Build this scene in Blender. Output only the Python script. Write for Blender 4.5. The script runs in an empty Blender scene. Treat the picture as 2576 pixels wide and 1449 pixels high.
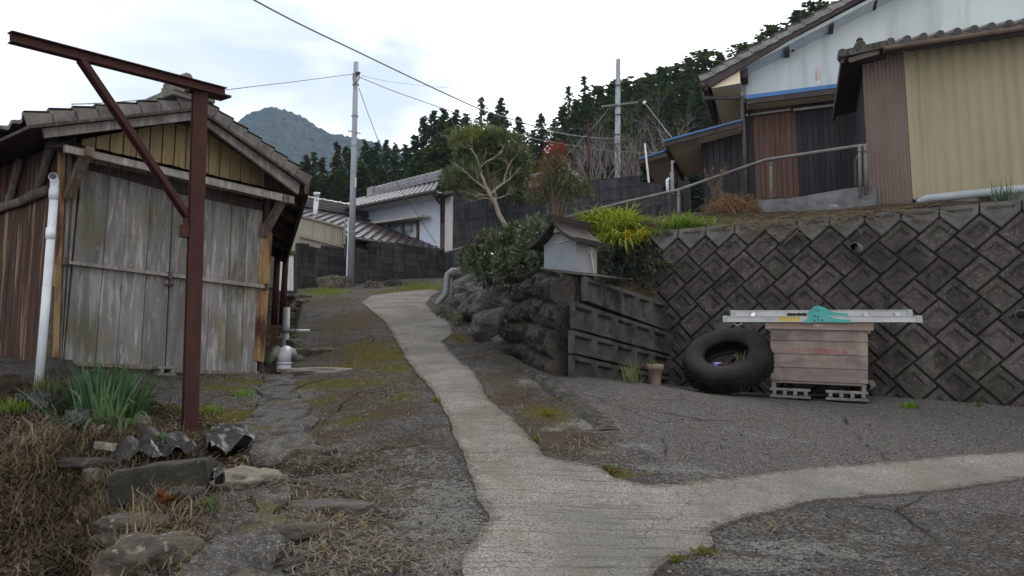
import bpy, math, random
import numpy as np
from mathutils import Vector, Matrix, noise
from mathutils.geometry import delaunay_2d_cdt
random.seed(7); rng = np.random.default_rng(7)
S = bpy.context.scene; COL = S.collection
PI = math.pi; R = math.radians
# ------------------------------------------------------------------ camera model (eye at the origin, z up, y ahead)
F = 1950.0; CX, CY = 1288.0, 724.5
PITCH = math.atan(0.1212); CP, SP_ = math.cos(PITCH), math.sin(PITCH)
def ray(x, y):
    cx = (x-CX)/F; cy = (CY-y)/F
    return Vector((cx, CP-cy*SP_, SP_+cy*CP))
def at(x, y, Y):
    d = ray(x, y); return d*(Y/d.y)
def proj(p):
    dep = p.y*CP+p.z*SP_; up = -p.y*SP_+p.z*CP
    return CX+F*p.x/dep, CY-F*up/dep
cam_d = bpy.data.cameras.new('camera'); cam = bpy.data.objects.new('camera', cam_d); COL.objects.link(cam)
cam_d.sensor_width = 36; cam_d.lens = 36*F/2576; cam_d.clip_end = 5000; cam_d.clip_start = .05
cam.rotation_euler = (PI/2+PITCH, 0, 0); S.camera = cam
# ------------------------------------------------------------------ numpy value noise
def _h(ix, iy, s):
    v = np.sin(ix*127.1+iy*311.7+s*74.7)*43758.5453
    return v-np.floor(v)
def vn(x, y, s=0):
    x = np.asarray(x, float); y = np.asarray(y, float)
    ix = np.floor(x); iy = np.floor(y); fx = x-ix; fy = y-iy
    fx = fx*fx*(3-2*fx); fy = fy*fy*(3-2*fy)
    a = _h(ix, iy, s); b = _h(ix+1, iy, s); c = _h(ix, iy+1, s); d = _h(ix+1, iy+1, s)
    return (a+(b-a)*fx)*(1-fy)+(c+(d-c)*fx)*fy-.5
def fbm(x, y, s=0, o=4):
    r = 0; a = 1.0
    for i in range(o):
        r = r+a*vn(x, y, s+i*13); x = np.asarray(x)*2.03; y = np.asarray(y)*2.03; a *= .5
    return r
def sm(x, a, b):
    t = np.clip((x-a)/(b-a), 0, 1); return t*t*(3-2*t)
class TPS:
    def __init__(s, pts, reg=.02):
        s.p = np.array([q[:2] for q in pts], float); v = np.array([q[2] for q in pts], float); n = len(pts)
        A = np.zeros((n+3, n+3)); A[:n, :n] = s.k(s.p, s.p)+reg*np.eye(n)
        A[:n, n] = 1; A[:n, n+1:] = s.p; A[n, :n] = 1; A[n+1:, :n] = s.p.T
        s.w = np.linalg.solve(A, np.concatenate([v, np.zeros(3)]))
    @staticmethod
    def k(a, b):
        d = ((a[:, None]-b[None])**2).sum(-1); return .5*d*np.log(d+1e-9)
    def __call__(s, X, Y):
        X = np.asarray(X, float); Y = np.asarray(Y, float); sh = X.shape; q = np.stack([X.ravel(), Y.ravel()], 1)
        r = np.concatenate([s.k(q[i:i+20000], s.p)@s.w[:-3] for i in range(0, len(q), 20000)])
        return (r+s.w[-3]+q@s.w[-2:]).reshape(sh)
# ------------------------------------------------------------------ ground height
RES = [(0,0,0),(0,2,0),(0,5,0),(-.5,8,0),(-.8,12,0),(-1.5,16,0),(-2.5,19.5,0),(-2.6,6.3,-.15),(-4.2,7.3,.12),(-3.5,8.2,-.06),(-2.93,9,-.2),
       (.53,7.6,.04),(3.1,7.8,-.25),(4.8,7.36,-.2),(2.05,9.28,-.42),(2.5,5,-.17),(4,4,-.2),(1.5,3,-.05),(5,2,-.2),(-3,5.3,.07),(-4,5.8,.1),(-3,4.2,.06),
       (-2.4,3,.02),(-5,3,.1),(8,5,-.25),(10,2,-.3),(-8,2,.2),(-9,8,.2),(2,15,0),(8,12,0),(-8,20,0),(-2,24,.2),(6,24,0),(-14,14,0),(-14,28,0),(14,28,0),(14,0,-.3),(-14,-2,.1),(0,-3,0)]
_tps = TPS(RES)
XL_Y = [8.2, 8.9, 9.5, 12, 15, 18, 19]; XL_X = [-2.4, -2.45, -2.62, -3.3, -4.05, -5.0, -5.3]
def gz(X, Y, lump=True):
    X = np.asarray(X, float); Y = np.asarray(Y, float)
    z = -1.5+.2*Y+np.clip(_tps(X, Y), -.5, .5)
    xl = np.interp(Y, XL_Y, XL_X)
    ditch = sm(xl-X, 0.0, .35)*sm(Y, 8.75, 9.2)*(1-sm(Y, 17, 18.2))
    z = z*(1-ditch)+(np.minimum(z, .0+.02*Y))*ditch
    if lump:
        left = sm(-X, .9, 2.0)*(1-sm(Y, 5.9, 7.0))
        z = z+left*(.16*fbm(X*1.7, Y*1.7, 3)+.05*fbm(X*7, Y*7, 5))
        bank = sm(-X, 1.7, 2.5)*(1-sm(Y, 4.9, 5.6))
        z = z-bank*.48*(1-sm(Y, 4.25, 5.15))+bank*.26*fbm(X*2.3+5, Y*2.3, 9)+bank*.06*fbm(X*8, Y*8, 19)
        rough = sm(-X, .2, .8)*(1-sm(-X, 2.4, 3.0))*(1-sm(Y, 5.0, 6.2))
        z = z+rough*(.035*fbm(X*4.5, Y*4.5, 41)+.022*fbm(X*16, Y*16, 43))
        for hx, hy, hr, hd in ((-1.31,4.93,.20,.13),(-1.12,4.97,.14,.10),(-1.02,3.80,.10,.10),(-1.06,3.5,.10,.12),(-1.62,4.55,.12,.10),(-1.0,5.03,.12,.08),(-1.85,5.35,.12,.09)):
            z = z-hd*np.exp(-((X-hx)/hr)**2-((Y-hy)/(hr*.6))**2)
        z = z+.02*fbm(X*1.3, Y*1.3, 1)+.008*fbm(X*9, Y*9, 2)
    return z
_gx0, _gy0, _gst = -12., .8, .03
_gxs = np.arange(-12, 12.01, _gst); _gys = np.arange(.8, 33, _gst); _GZ = gz(*np.meshgrid(_gxs, _gys))
def gl(X, Y):
    """bilinear look-up in a table of the ground"""
    fx = np.clip((X-_gx0)/_gst, 0, len(_gxs)-1.001); fy = np.clip((Y-_gy0)/_gst, 0, len(_gys)-1.001); i = fx.astype(int); j = fy.astype(int); u = fx-i; v = fy-j
    return (_GZ[j,i]*(1-u)+_GZ[j,i+1]*u)*(1-v)+(_GZ[j+1,i]*(1-u)+_GZ[j+1,i+1]*u)*v
def g1(X, Y): return float(gl(np.array([X]), np.array([Y]))[0])
_YS = np.concatenate([np.arange(1.0, 12, .03), np.arange(12, 32, .1)])
def G(x, y, dz=0):
    d = ray(x, y); t = _YS/d.y
    h = gl(d.x*t, _YS)-d.z*t
    i = int(np.argmax(h > 0)); i = max(i, 1)
    if h[i] <= 0: i = len(_YS)-1
    f = h[i-1]/(h[i-1]-h[i]) if h[i] != h[i-1] else 0
    Y = _YS[i-1]+f*(_YS[i]-_YS[i-1]); p = d*(Y/d.y)
    return Vector((p.x, p.y, p.z+dz))
# ------------------------------------------------------------------ objects
def tag(o, label=None, cat=None, group=None, kind=None):
    if label: o['label'] = label
    if cat: o['category'] = cat
    if group: o['group'] = group
    if kind: o['kind'] = kind
    return o
def T(name, label, cat, loc, group=None):
    o = bpy.data.objects.new(name, None); o.empty_display_size = .2; COL.objects.link(o); o.location = loc
    return tag(o, label, cat, group)
class MB:
    def __init__(s): s.v = []; s.f = []; s.uv = {}
    def add(s, vs, fs, uvs=None):
        o = len(s.v); s.v += [tuple(v) for v in vs]; s.f += [tuple(i+o for i in f) for f in fs]
        if uvs:
            for i, u in enumerate(uvs): s.uv[o+i] = u
        return s
    def prism(s, pts, vec):
        n = len(pts); vec = Vector(vec); a = [Vector(p) for p in pts]; b = [p+vec for p in a]
        return s.add(a+b, [tuple(range(n)), tuple(range(2*n-1, n-1, -1))]+[(i, i+n, (i+1) % n+n, (i+1) % n) for i in range(n)])
    def box(s, c, sx, sy, sz, ux=(1,0,0), uy=(0,1,0), uz=(0,0,1)):
        c = Vector(c); X = Vector(ux).normalized()*sx/2; Y = Vector(uy).normalized()*sy/2; Z = Vector(uz).normalized()*sz/2
        v = [c+X*i+Y*j+Z*k for k in (-1,1) for j in (-1,1) for i in (-1,1)]
        return s.add(v, [(0,2,3,1),(4,5,7,6),(0,1,5,4),(2,6,7,3),(0,4,6,2),(1,3,7,5)])
    def beam(s, p, q, w, h, up=(0,0,1)):
        p = Vector(p); q = Vector(q); d = q-p; u = Vector(up); x = d.cross(u)
        if x.length < 1e-5: x = d.cross(Vector((0,1,0)))
        x.normalize(); y = x.cross(d).normalized()
        return s.box((p+q)/2, w, d.length, h, x, d, y)
    def tube(s, pts, r, n=8, caps=True):
        pts = [Vector(p) for p in pts]; rr = r if isinstance(r, (list, tuple)) else [r]*len(pts); vs = []; fs = []
        prev = None
        for i, p in enumerate(pts):
            d = (pts[min(i+1, len(pts)-1)]-pts[max(i-1, 0)]).normalized()
            if prev is None:
                a = d.cross(Vector((0,0,1)))
                if a.length < .05: a = d.cross(Vector((0,1,0)))
            else: a = prev-d*prev.dot(d)
            a.normalize(); prev = a; b = d.cross(a)
            vs += [p+(a*math.cos(2*PI*k/n)+b*math.sin(2*PI*k/n))*rr[i] for k in range(n)]
        for i in range(len(pts)-1):
            fs += [(i*n+k, i*n+(k+1) % n, (i+1)*n+(k+1) % n, (i+1)*n+k) for k in range(n)]
        if caps: fs += [tuple(range(n-1, -1, -1)), tuple(range((len(pts)-1)*n, len(pts)*n))]
        return s.add(vs, fs)
    def pipe(s, pts, r, n=16, th=.006):
        s.tube(pts, r, n, False); s.tube(pts, r-th, n, False)
        for e in (0, -1):
            k = len(s.v); a = k-2*n*len(pts)+(0 if e == 0 else n*(len(pts)-1)); b = a+n*len(pts)
            s.f += [(a+i, a+(i+1) % n, b+(i+1) % n, b+i) for i in range(n)]
        return s
    def grid(s, P, nu, nv, uvs=None):
        return s.add(P, [(j*nu+i, j*nu+i+1, (j+1)*nu+i+1, (j+1)*nu+i) for j in range(nv-1) for i in range(nu-1)], uvs)
    def build(s, name, mat, parent=None, smooth=False, origin=None, bevel=0, **kw):
        if parent is not None: org = Vector(parent['_o'] if '_o' in parent else parent.location)
        elif origin is not None: org = Vector(origin)
        else:
            A = np.array(s.v); org = Vector(((A[:,0].min()+A[:,0].max())/2, (A[:,1].min()+A[:,1].max())/2, A[:,2].min()))
        # the accumulated origin of the whole chain
        chain = org if parent is None else None
        if parent is not None:
            chain = Vector((0,0,0)); q = parent
            while q is not None: chain += q.location; q = q.parent
        vs = [(v[0]-chain.x, v[1]-chain.y, v[2]-chain.z) for v in s.v]
        me = bpy.data.meshes.new(name); me.from_pydata(vs, [], s.f); me.update()
        if s.uv:
            l = me.uv_layers.new(name='UVMap'); vi = np.zeros(len(me.loops), int); me.loops.foreach_get('vertex_index', vi)
            arr = np.array([s.uv.get(int(i), (0,0)) for i in vi], np.float32); l.data.foreach_set('uv', arr.ravel())
        o = bpy.data.objects.new(name, me); COL.objects.link(o)
        if parent is not None: o.parent = parent
        else: o.location = chain
        if mat: me.materials.append(mat)
        if smooth: me.polygons.foreach_set('use_smooth', [True]*len(me.polygons))
        if bevel:
            b = o.modifiers.new('bevel', 'BEVEL'); b.width = bevel; b.segments = 2; b.limit_method = 'ANGLE'; b.angle_limit = R(40)
        tag(o, kw.get('label'), kw.get('cat'), kw.get('group'), kw.get('kind'))
        return o
class Plane:
    """vertical plane through a plan point; u runs along it, n points to the viewer's side"""
    def __init__(s, x, y, u, flip=False):
        s.p = Vector((x, y, 0)); s.u = Vector((u[0], u[1], 0)).normalized(); n = Vector((s.u.y, -s.u.x, 0))
        if n.dot(-s.p) < 0: n = -n
        s.n = -n if flip else n
    def hit(s, x, y, off=0):
        d = ray(x, y); q = s.p+s.n*off
        return d*(q.dot(s.n)/d.dot(s.n))
    def poly(s, pts, off=0): return [s.hit(x, y, off) for x, y in pts]
    def along(s, p): return (p-s.p).dot(s.u)
def solve_along(P0, d, xpix, lo=0, hi=30):
    for _ in range(60):
        m = (lo+hi)/2; f0 = proj(P0+d*lo)[0]-xpix; fm = proj(P0+d*m)[0]-xpix
        if (f0 < 0) == (fm < 0): lo = m
        else: hi = m
    return lo
# ------------------------------------------------------------------ materials
class N:
    def __init__(s, name):
        s.m = bpy.data.materials.new(name); s.m.use_nodes = True; s.t = s.m.node_tree
        s.b = s.t.nodes['Principled BSDF']; s.out = s.t.nodes['Material Output']; s._co = {}
    def nd(s, typ, ins=None, **pr):
        n = s.t.nodes.new(typ)
        for k, v in pr.items(): setattr(n, k, v)
        for k, v in (ins or {}).items(): s.set(n.inputs[k], v)
        return n
    def set(s, sock, v):
        if isinstance(v, bpy.types.NodeSocket): s.t.links.new(v, sock)
        elif isinstance(v, (tuple, list)) and len(v) == 3 and sock.type == 'RGBA': sock.default_value = (*v, 1)
        else: sock.default_value = v
    def co(s, kind='Object', stretch=(1,1,1)):
        key = (kind, stretch)
        if key not in s._co:
            o = s.nd('ShaderNodeTexCoord').outputs[kind]
            if stretch != (1,1,1): o = s.nd('ShaderNodeMapping', {'Vector': o, 'Scale': stretch}).outputs[0]
            s._co[key] = o
        return s._co[key]
    def noise(s, vec, scale, detail=4, rough=.55, dist=0):
        return s.nd('ShaderNodeTexNoise', {'Vector': vec, 'Scale': scale, 'Detail': detail, 'Roughness': rough, 'Distortion': dist}).outputs['Fac']
    def rng(s, v, a, b, c=0., d=1.):
        return s.nd('ShaderNodeMapRange', {'Value': v, 'From Min': a, 'From Max': b, 'To Min': c, 'To Max': d}).outputs[0]
    def mix(s, f, a, b, mode='MIX'):
        n = s.nd('ShaderNodeMix', data_type='RGBA', blend_type=mode)
        s.set(n.inputs[0], f); s.set(n.inputs[6], a); s.set(n.inputs[7], b); return n.outputs[2]
    def math(s, op, a, b=0.):
        n = s.nd('ShaderNodeMath', operation=op); s.set(n.inputs[0], a); s.set(n.inputs[1], b); return n.outputs[0]
    def attr(s, name): return s.nd('ShaderNodeAttribute', attribute_name=name).outputs['Fac']
    def bump(s, h, strength, dist=.02, prev=None):
        n = s.nd('ShaderNodeBump', {'Height': h, 'Strength': strength, 'Distance': dist})
        if prev is not None: s.set(n.inputs['Normal'], prev)
        return n.outputs[0]
    def done(s, color, rough=.85, normal=None, spec=.3, metal=0., trans=0):
        s.set(s.b.inputs['Base Color'], color); s.set(s.b.inputs['Roughness'], rough); s.b.inputs['Specular IOR Level'].default_value = spec
        s.b.inputs['Metallic'].default_value = metal
        if normal is not None: s.set(s.b.inputs['Normal'], normal)
        return s.m
def W(name, c1, c2, scale=4., st=(1,1,1), rough=.85, bump=.3, bscale=40., bst=None, spots=(), island=0., spec=.3, metal=0., coord='Object', detail=5, bdist=.01):
    """weathered surface: two tones mixed by noise, spots of further colours, fine bump, per-piece tone"""
    s = N(name); v = s.co(coord, st)
    c = s.mix(s.rng(s.noise(v, scale, detail), .3, .7), c1, c2)
    for (col, sc, lo, hi, amt, sst) in spots:
        c = s.mix(s.rng(s.noise(s.co(coord, sst), sc, 5, .6, .3), lo, hi, 0., amt), c, col)
    if island:
        r = s.nd('ShaderNodeNewGeometry').outputs['Random Per Island']
        c = s.mix(1., c, s.nd('ShaderNodeCombineColor', {0: s.rng(r, 0, 1, 1-island, 1+island), 1: s.rng(r, 0, 1, 1-island, 1+island), 2: s.rng(r, 0, 1, 1-island, 1+island)}).outputs[0], 'MULTIPLY')
    nb = s.bump(s.noise(s.co(coord, bst or st), bscale, 4, .6), bump, bdist) if bump else None
    return s.done(c, rough, nb, spec, metal)
O1 = (1,1,1)
def leafmat(name, a, b, c=None, rough=.5, spec=.3):
    s = N(name); r = s.nd('ShaderNodeNewGeometry').outputs['Random Per Island']
    col = s.mix(r, a, b)
    if c: col = s.mix(s.rng(s.noise(s.co(), 2.2, 3), .52, .66), col, c)
    s.done(col, rough, None, spec)
    tl = s.nd('ShaderNodeBsdfTranslucent', {'Color': s.mix(1., col, (1.15,1.25,.75), 'MULTIPLY')}); mx = s.nd('ShaderNodeMixShader', {0: .38})
    s.t.links.new(s.b.outputs[0], mx.inputs[1]); s.t.links.new(tl.outputs[0], mx.inputs[2]); s.t.links.new(mx.outputs[0], s.out.inputs['Surface'])
    return s.m
# ================================================================== sky and light
SUN_EL, SUN_AZ = R(48), R(15)        # sun ahead of the viewer, behind thin cloud
w = bpy.data.worlds.new('World'); S.world = w; w.use_nodes = True; nt = w.node_tree
bg = nt.nodes['Background']; bg.inputs[1].default_value = .1
sky = nt.nodes.new('ShaderNodeTexSky'); sky.sky_type = 'NISHITA'; sky.sun_disc = False; sky.sun_elevation = SUN_EL; sky.sun_rotation = SUN_AZ
tc = nt.nodes.new('ShaderNodeTexCoord'); mp = nt.nodes.new('ShaderNodeMapping'); mp.inputs['Scale'].default_value = (1.0, 1.0, 1.9)
nt.links.new(tc.outputs['Generated'], mp.inputs[0])
def wn(sc, det, dist, off):
    m2 = nt.nodes.new('ShaderNodeMapping'); m2.inputs['Location'].default_value = off; nt.links.new(mp.outputs[0], m2.inputs[0])
    n = nt.nodes.new('ShaderNodeTexNoise'); n.inputs['Scale'].default_value = sc; n.inputs['Detail'].default_value = det; n.inputs['Distortion'].default_value = dist
    nt.links.new(m2.outputs[0], n.inputs['Vector']); return n.outputs['Fac']
def wr(v, a, b, c=0., d=1.):
    n = nt.nodes.new('ShaderNodeMapRange'); n.interpolation_type = 'SMOOTHSTEP'; nt.links.new(v, n.inputs[0])
    for i, k in enumerate((a, b, c, d)): n.inputs[i+1].default_value = k
    return n.outputs[0]
def wm(f, a, b):
    n = nt.nodes.new('ShaderNodeMix'); n.data_type = 'RGBA'
    for s_, v in ((n.inputs[0], f), (n.inputs[6], a), (n.inputs[7], b)):
        if isinstance(v, bpy.types.NodeSocket): nt.links.new(v, s_)
        elif isinstance(v, tuple): s_.default_value = (*v, 1)
        else: s_.default_value = v
    return n.outputs[2]
def wdir(d, a, b):                       # brightness lobe of the cloud deck about a world direction
    n = nt.nodes.new('ShaderNodeVectorMath'); n.operation = 'DOT_PRODUCT'; nt.links.new(tc.outputs['Generated'], n.inputs[0])
    n.inputs[1].default_value = Vector(d).normalized(); return wr(n.outputs['Value'], a, b)
gap = wr(wn(2.2, 6, .35, (.35, .2, .1)), .44, .62)
thin = wn(4.5, 6, .5, (2.1, 1.3, .4))
cl = wm(wr(thin, .35, .7), (13.4, 13.3, 13.4), (15.5, 15.4, 15.3))
glow = wdir((-.02, 1, .52), .90, .985)
cl = wm(glow, cl, (18.5, 18.5, 18.3))
blue = wm(wr(thin, .3, .75), (7.0, 7.8, 8.8), (9.6, 10.3, 11.1))
left = wdir((-.24, 1, .40), .935, .99)
mul = nt.nodes.new('ShaderNodeMath'); mul.operation = 'MULTIPLY'; nt.links.new(gap, mul.inputs[0])
lf = nt.nodes.new('ShaderNodeMath'); lf.operation = 'MULTIPLY_ADD'; nt.links.new(left, lf.inputs[0]); lf.inputs[1].default_value = .9; lf.inputs[2].default_value = .10
nt.links.new(lf.outputs[0], mul.inputs[1])
c1 = wm(mul.outputs[0], cl, blue)
c2 = wm(.9, sky.outputs[0], c1)
nt.links.new(c2, bg.inputs[0])
sl = bpy.data.lights.new('sun', 'SUN'); sl.energy = 1.35; sl.angle = R(14); sl.color = (1, .97, .92)
so = bpy.data.objects.new('sun', sl); COL.objects.link(so)
sd = Vector((math.sin(SUN_AZ)*math.cos(SUN_EL), math.cos(SUN_AZ)*math.cos(SUN_EL), math.sin(SUN_EL)))
so.rotation_euler = sd.to_track_quat('Z', 'Y').to_euler(); so.location = (0, 0, 30)
S.view_settings.view_transform = 'Standard'; S.view_settings.look = 'None'; S.view_settings.exposure = .16; S.view_settings.gamma = 1
S.render.film_transparent = False
try: S.cycles.max_bounces = 6; S.cycles.diffuse_bounces = 3; S.cycles.use_adaptive_sampling = True; S.cycles.adaptive_threshold = .02; S.cycles.transparent_max_bounces = 6
except Exception: pass

# ================================================================== ground
xs = np.unique(np.round(np.concatenate([np.arange(-40, -8, 2.), np.arange(-8, -5, .4), np.arange(-5, 6.2, .045), np.arange(6.2, 12, .5), np.arange(12, 42, 3.)]), 3))
ys = np.unique(np.round(np.concatenate([np.arange(-6, 2.4, .6), np.arange(2.4, 11.5, .04), np.arange(11.5, 24, .11), np.arange(24, 34, 1.)]), 3))
XX, YY = np.meshgrid(xs, ys); ZZ = gz(XX, YY)
mb = MB(); P = np.stack([XX.ravel(), YY.ravel(), ZZ.ravel()], 1)
me = bpy.data.meshes.new('ground'); nu, nv = len(xs), len(ys)
ii = (np.arange(nv-1)[:, None]*nu+np.arange(nu-1)[None]).ravel()
fc = np.stack([ii, ii+1, ii+nu+1, ii+nu], 1)
me.vertices.add(len(P)); me.vertices.foreach_set('co', P.astype(np.float32).ravel())
me.loops.add(fc.size); me.loops.foreach_set('vertex_index', fc.ravel().astype(np.int32))
me.polygons.add(len(fc)); me.polygons.foreach_set('loop_start', (np.arange(len(fc))*4).astype(np.int32))
me.polygons.foreach_set('use_smooth', np.ones(len(fc), bool)); me.update(); me.validate()
def poly_sd(poly, X, Y):
    """signed distance in plan, positive inside"""
    p = np.array(poly); X = X.ravel(); Y = Y.ravel(); best = np.full(X.shape, 1e9); ins = np.zeros(X.shape, bool)
    for i in range(len(p)):
        a = p[i]; b = p[(i+1) % len(p)]; ab = b-a; t = np.clip(((X-a[0])*ab[0]+(Y-a[1])*ab[1])/(ab@ab+1e-12), 0, 1)
        best = np.minimum(best, (X-a[0]-t*ab[0])**2+(Y-a[1]-t*ab[1])**2)
        c = (a[1] > Y) != (b[1] > Y); xi = (b[0]-a[0])*(Y-a[1])/(b[1]-a[1]+1e-12)+a[0]; ins ^= c & (X < xi)
    return np.where(ins, 1, -1)*np.sqrt(best)
def blobs(lst):
    r = np.zeros(XX.shape)
    for x, y, rx, ry, a in lst:
        q = G(x, y); r = np.maximum(r, a*np.exp(-((XX-q.x)/rx)**2-((YY-q.y)/ry)**2))
    return r
moss = blobs([(920,870,.35,.5,.7),(880,920,.45,.4,.8),(940,960,.4,.4,.7),(1010,1000,.2,.3,.6),(780,1080,.3,.3,.5),(870,1060,.5,.3,.5),(1000,860,.3,.6,.5),(500,1030,.3,.2,.6),(740,965,.3,.25,.6),(960,895,.45,.5,1),(1000,925,.35,.4,.9),(830,965,.5,.35,1),(600,1045,.28,.22,1.2),(640,960,.5,.25,.7),(560,975,.4,.3,.6),(1090,725,.9,.5,1.2),(1000,735,.8,.5,.7),
              (800,1010,.4,.3,.5),(1270,860,.25,.4,.6),(1160,850,.2,.4,.8),(1380,1040,.25,.25,.7),(1540,1190,.2,.1,.9),(1750,1390,.2,.05,.7),(820,735,.5,.5,.9),(880,820,.5,.7,.4),(1200,790,.2,.5,.5)])
dirt = blobs([(850,880,.5,.9,.7),(960,1040,.5,.4,.7),(1020,1120,.35,.3,.6),(1050,950,.2,.6,.6),(820,1100,.4,.3,.7),(700,930,.4,.3,.7),(950,1250,.4,.4,.5),(1060,1350,.3,.3,.4),(640,1020,.4,.4,.5),(1150,960,.2,.4,.4),(1250,950,.25,.4,.8),(1360,1020,.25,.4,.8),(900,800,.6,1.6,.8),(930,900,.5,.8,.8),(880,1000,.5,.7,.6),(1000,985,.3,.5,.5),(1290,1000,.25,.5,.9),(1430,1110,.3,.4,.9),(1350,1050,.25,.35,.8),(1200,900,.15,.5,.7),(900,1180,.45,.35,.55),
              (860,1300,.4,.3,.5),(780,1250,.35,.3,.6),(800,760,1,1.5,.8),(560,1080,.6,.4,.9),(400,1150,.8,.4,1),(200,1150,.8,.6,1.1),(250,1050,.7,.6,1.1)])
pale = blobs([(1440,1075,.25,.15,1),(1330,960,.12,.2,.8),(1130,1240,.5,.3,.5),(1480,1130,.2,.08,1),(1700,1180,.35,.1,.6),(2000,1380,.4,.12,.7),(1900,1420,.3,.1,.7),(2200,1350,.5,.15,.35),(700,1000,.35,.9,.7),(740,1120,.4,.35,.5),(690,1350,.35,.6,.45),
              (1600,1120,.2,.1,.5),(1950,1100,.5,.2,.3),(1100,1320,.3,.3,.8),(1060,1240,.3,.3,.7),(1120,1400,.15,.2,.8),(1000,1150,.4,.3,.4),(950,1350,.4,.3,.4)])
bankw = sm(-XX, 1.35, 1.9)*(1-sm(YY, 5.3, 6.2))+.9*sm(-XX, 2.2, 2.7)*(1-sm(YY, 6.6, 7.4))
bankw = np.maximum(bankw, sm(np.interp(YY, XL_Y, XL_X)-XX, -.05, .2)*sm(YY, 8.7, 9.2))
bankw = np.maximum(bankw, sm(YY, 21.0, 22.))
PADE = [(1230,870),(1300,925),(1370,960),(1540,1090),(1640,1150),(1720,1215)]
padq = [G(x, y) for x, y in PADE]
pad = [(q.x, q.y) for q in padq]+[(3.0,4.6),(9,3.0),(12,14),(.9,13)]
padd = np.clip(poly_sd(pad, XX, YY).reshape(XX.shape), -.5, .5)
wheel = np.clip(poly_sd([(2.2,2.0),(1.6,3.9),(4.2,4.5),(8,3.2),(8,1.5)], XX, YY).reshape(XX.shape), -.5, .5)
for nm, arr in (('moss', moss), ('dirt', dirt), ('pale', pale), ('soil', bankw), ('pad', padd), ('near', wheel)):
    a = me.attributes.new(nm, 'FLOAT', 'POINT'); a.data.foreach_set('value', arr.ravel().astype(np.float32))
s = N('ground'); v = s.co()
fine = s.noise(v, 75, 3, .7); mid = s.noise(v, 9, 5, .6); big = s.noise(v, 1.6, 4)
vor = s.nd('ShaderNodeTexVoronoi', {'Vector': v, 'Scale': 62.}, feature='F1')
agg = s.rng(vor.outputs['Distance'], .1, .55)
vcol = s.nd('ShaderNodeSeparateColor', {0: vor.outputs['Color']}).outputs[0]
base = s.mix(s.rng(fine, .37, .63), (.020,.0185,.017), (.205,.192,.172))
base = s.mix(s.rng(vcol, .8, .95, 0, .75), base, (.28,.27,.25))                # pale aggregate grains
base = s.mix(s.rng(mid, .35, .7, 0, .5), base, (.048,.047,.047))
base = s.mix(s.rng(s.noise(s.co('Object', (1,1.8,1)), 24, 5, .75), .52, .66, 0, .7), base, (.17,.165,.15))
base = s.mix(s.rng(s.noise(v, 2.6, 6, .7), .5, .62, 0, .5), base, (.062,.05,.036))
padc = s.mix(s.rng(fine, .36, .64), (.038,.035,.032), (.225,.21,.19))
padc = s.mix(s.rng(vcol, .86, .98, 0, .7), padc, (.28,.275,.26))
padc = s.mix(s.rng(s.noise(v, 3.2, 5, .65), .4, .7, 0, .45), padc, (.155,.15,.14))
pdm = s.rng(s.math('ADD', s.attr('pad'), s.rng(mid, 0, 1, -.05, .05)), -.01, .02)
base = s.mix(pdm, base, padc)
pn = s.noise(s.co('Object', (1,2.2,1)), 13, 6, .75)
base = s.mix(s.rng(s.math('ADD', s.attr('pale'), s.rng(pn, .2, .8, -.85, .75)), .28, .42, 0, .8), base, s.mix(s.rng(fine, .35, .65), (.09,.088,.08), (.36,.35,.32)))
straw = s.noise(s.co('Object', (1, 3.4, 1)), 30, 4, .7, .8)
dc = s.mix(s.rng(straw, .38, .66), (.038,.031,.024), (.155,.122,.085))
dm = s.rng(s.math('ADD', s.attr('dirt'), s.rng(s.noise(v, 7, 8, .75), .2, .8, -.7, .55)), .2, .5, 0, .88)
base = s.mix(dm, base, dc)
soilc = s.mix(s.rng(s.noise(v, 14, 6, .7), .38, .70), (.016,.012,.009), (.085,.062,.045))
soilc = s.mix(s.rng(s.noise(v, 45, 3, .6), .56, .7, 0, .6), soilc, (.17,.135,.10))
soilc = s.mix(s.rng(s.noise(v, 2.1, 4, .6), .54, .66, 0, .75), soilc, (.085,.072,.018))
sm_ = s.rng(s.math('ADD', s.attr('soil'), s.rng(mid, 0, 1, -.35, .35)), .35, .55)
base = s.mix(sm_, base, soilc)
mc = s.mix(s.rng(s.noise(v, 60, 4, .7), .35, .65), (.05,.048,.014), (.17,.15,.03))
mm = s.rng(s.math('ADD', s.attr('moss'), s.rng(s.noise(v, 11, 8, .78), .22, .78, -.75, .55)), .2, .46, 0, .85)
base = s.mix(mm, base, mc)
crack = s.nd('ShaderNodeTexVoronoi', {'Vector': s.nd('ShaderNodeMapping', {'Vector': s.mix(.12, v, s.nd('ShaderNodeTexNoise', {'Vector': v, 'Scale': 2.5, 'Detail': 4.}).outputs['Color']), 'Scale': (1,1,.2)}).outputs[0], 'Scale': .85}, feature='DISTANCE_TO_EDGE').outputs['Distance']
ck = s.rng(crack, .0, .012, 1, 0)
ck = s.math('MULTIPLY', ck, s.rng(big, .45, .6))
base = s.mix(s.math('MULTIPLY', ck, .85), base, (.02,.018,.014))
nb = s.bump(s.noise(v, 18, 8, .8), 1., .05)
nb = s.bump(agg, .9, .014, nb)
nb = s.bump(ck, -.6, .03, nb)
me.materials.append(s.done(base, 1., nb, .03))
go = bpy.data.objects.new('ground', me); COL.objects.link(go); tag(go, kind='structure')

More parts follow.
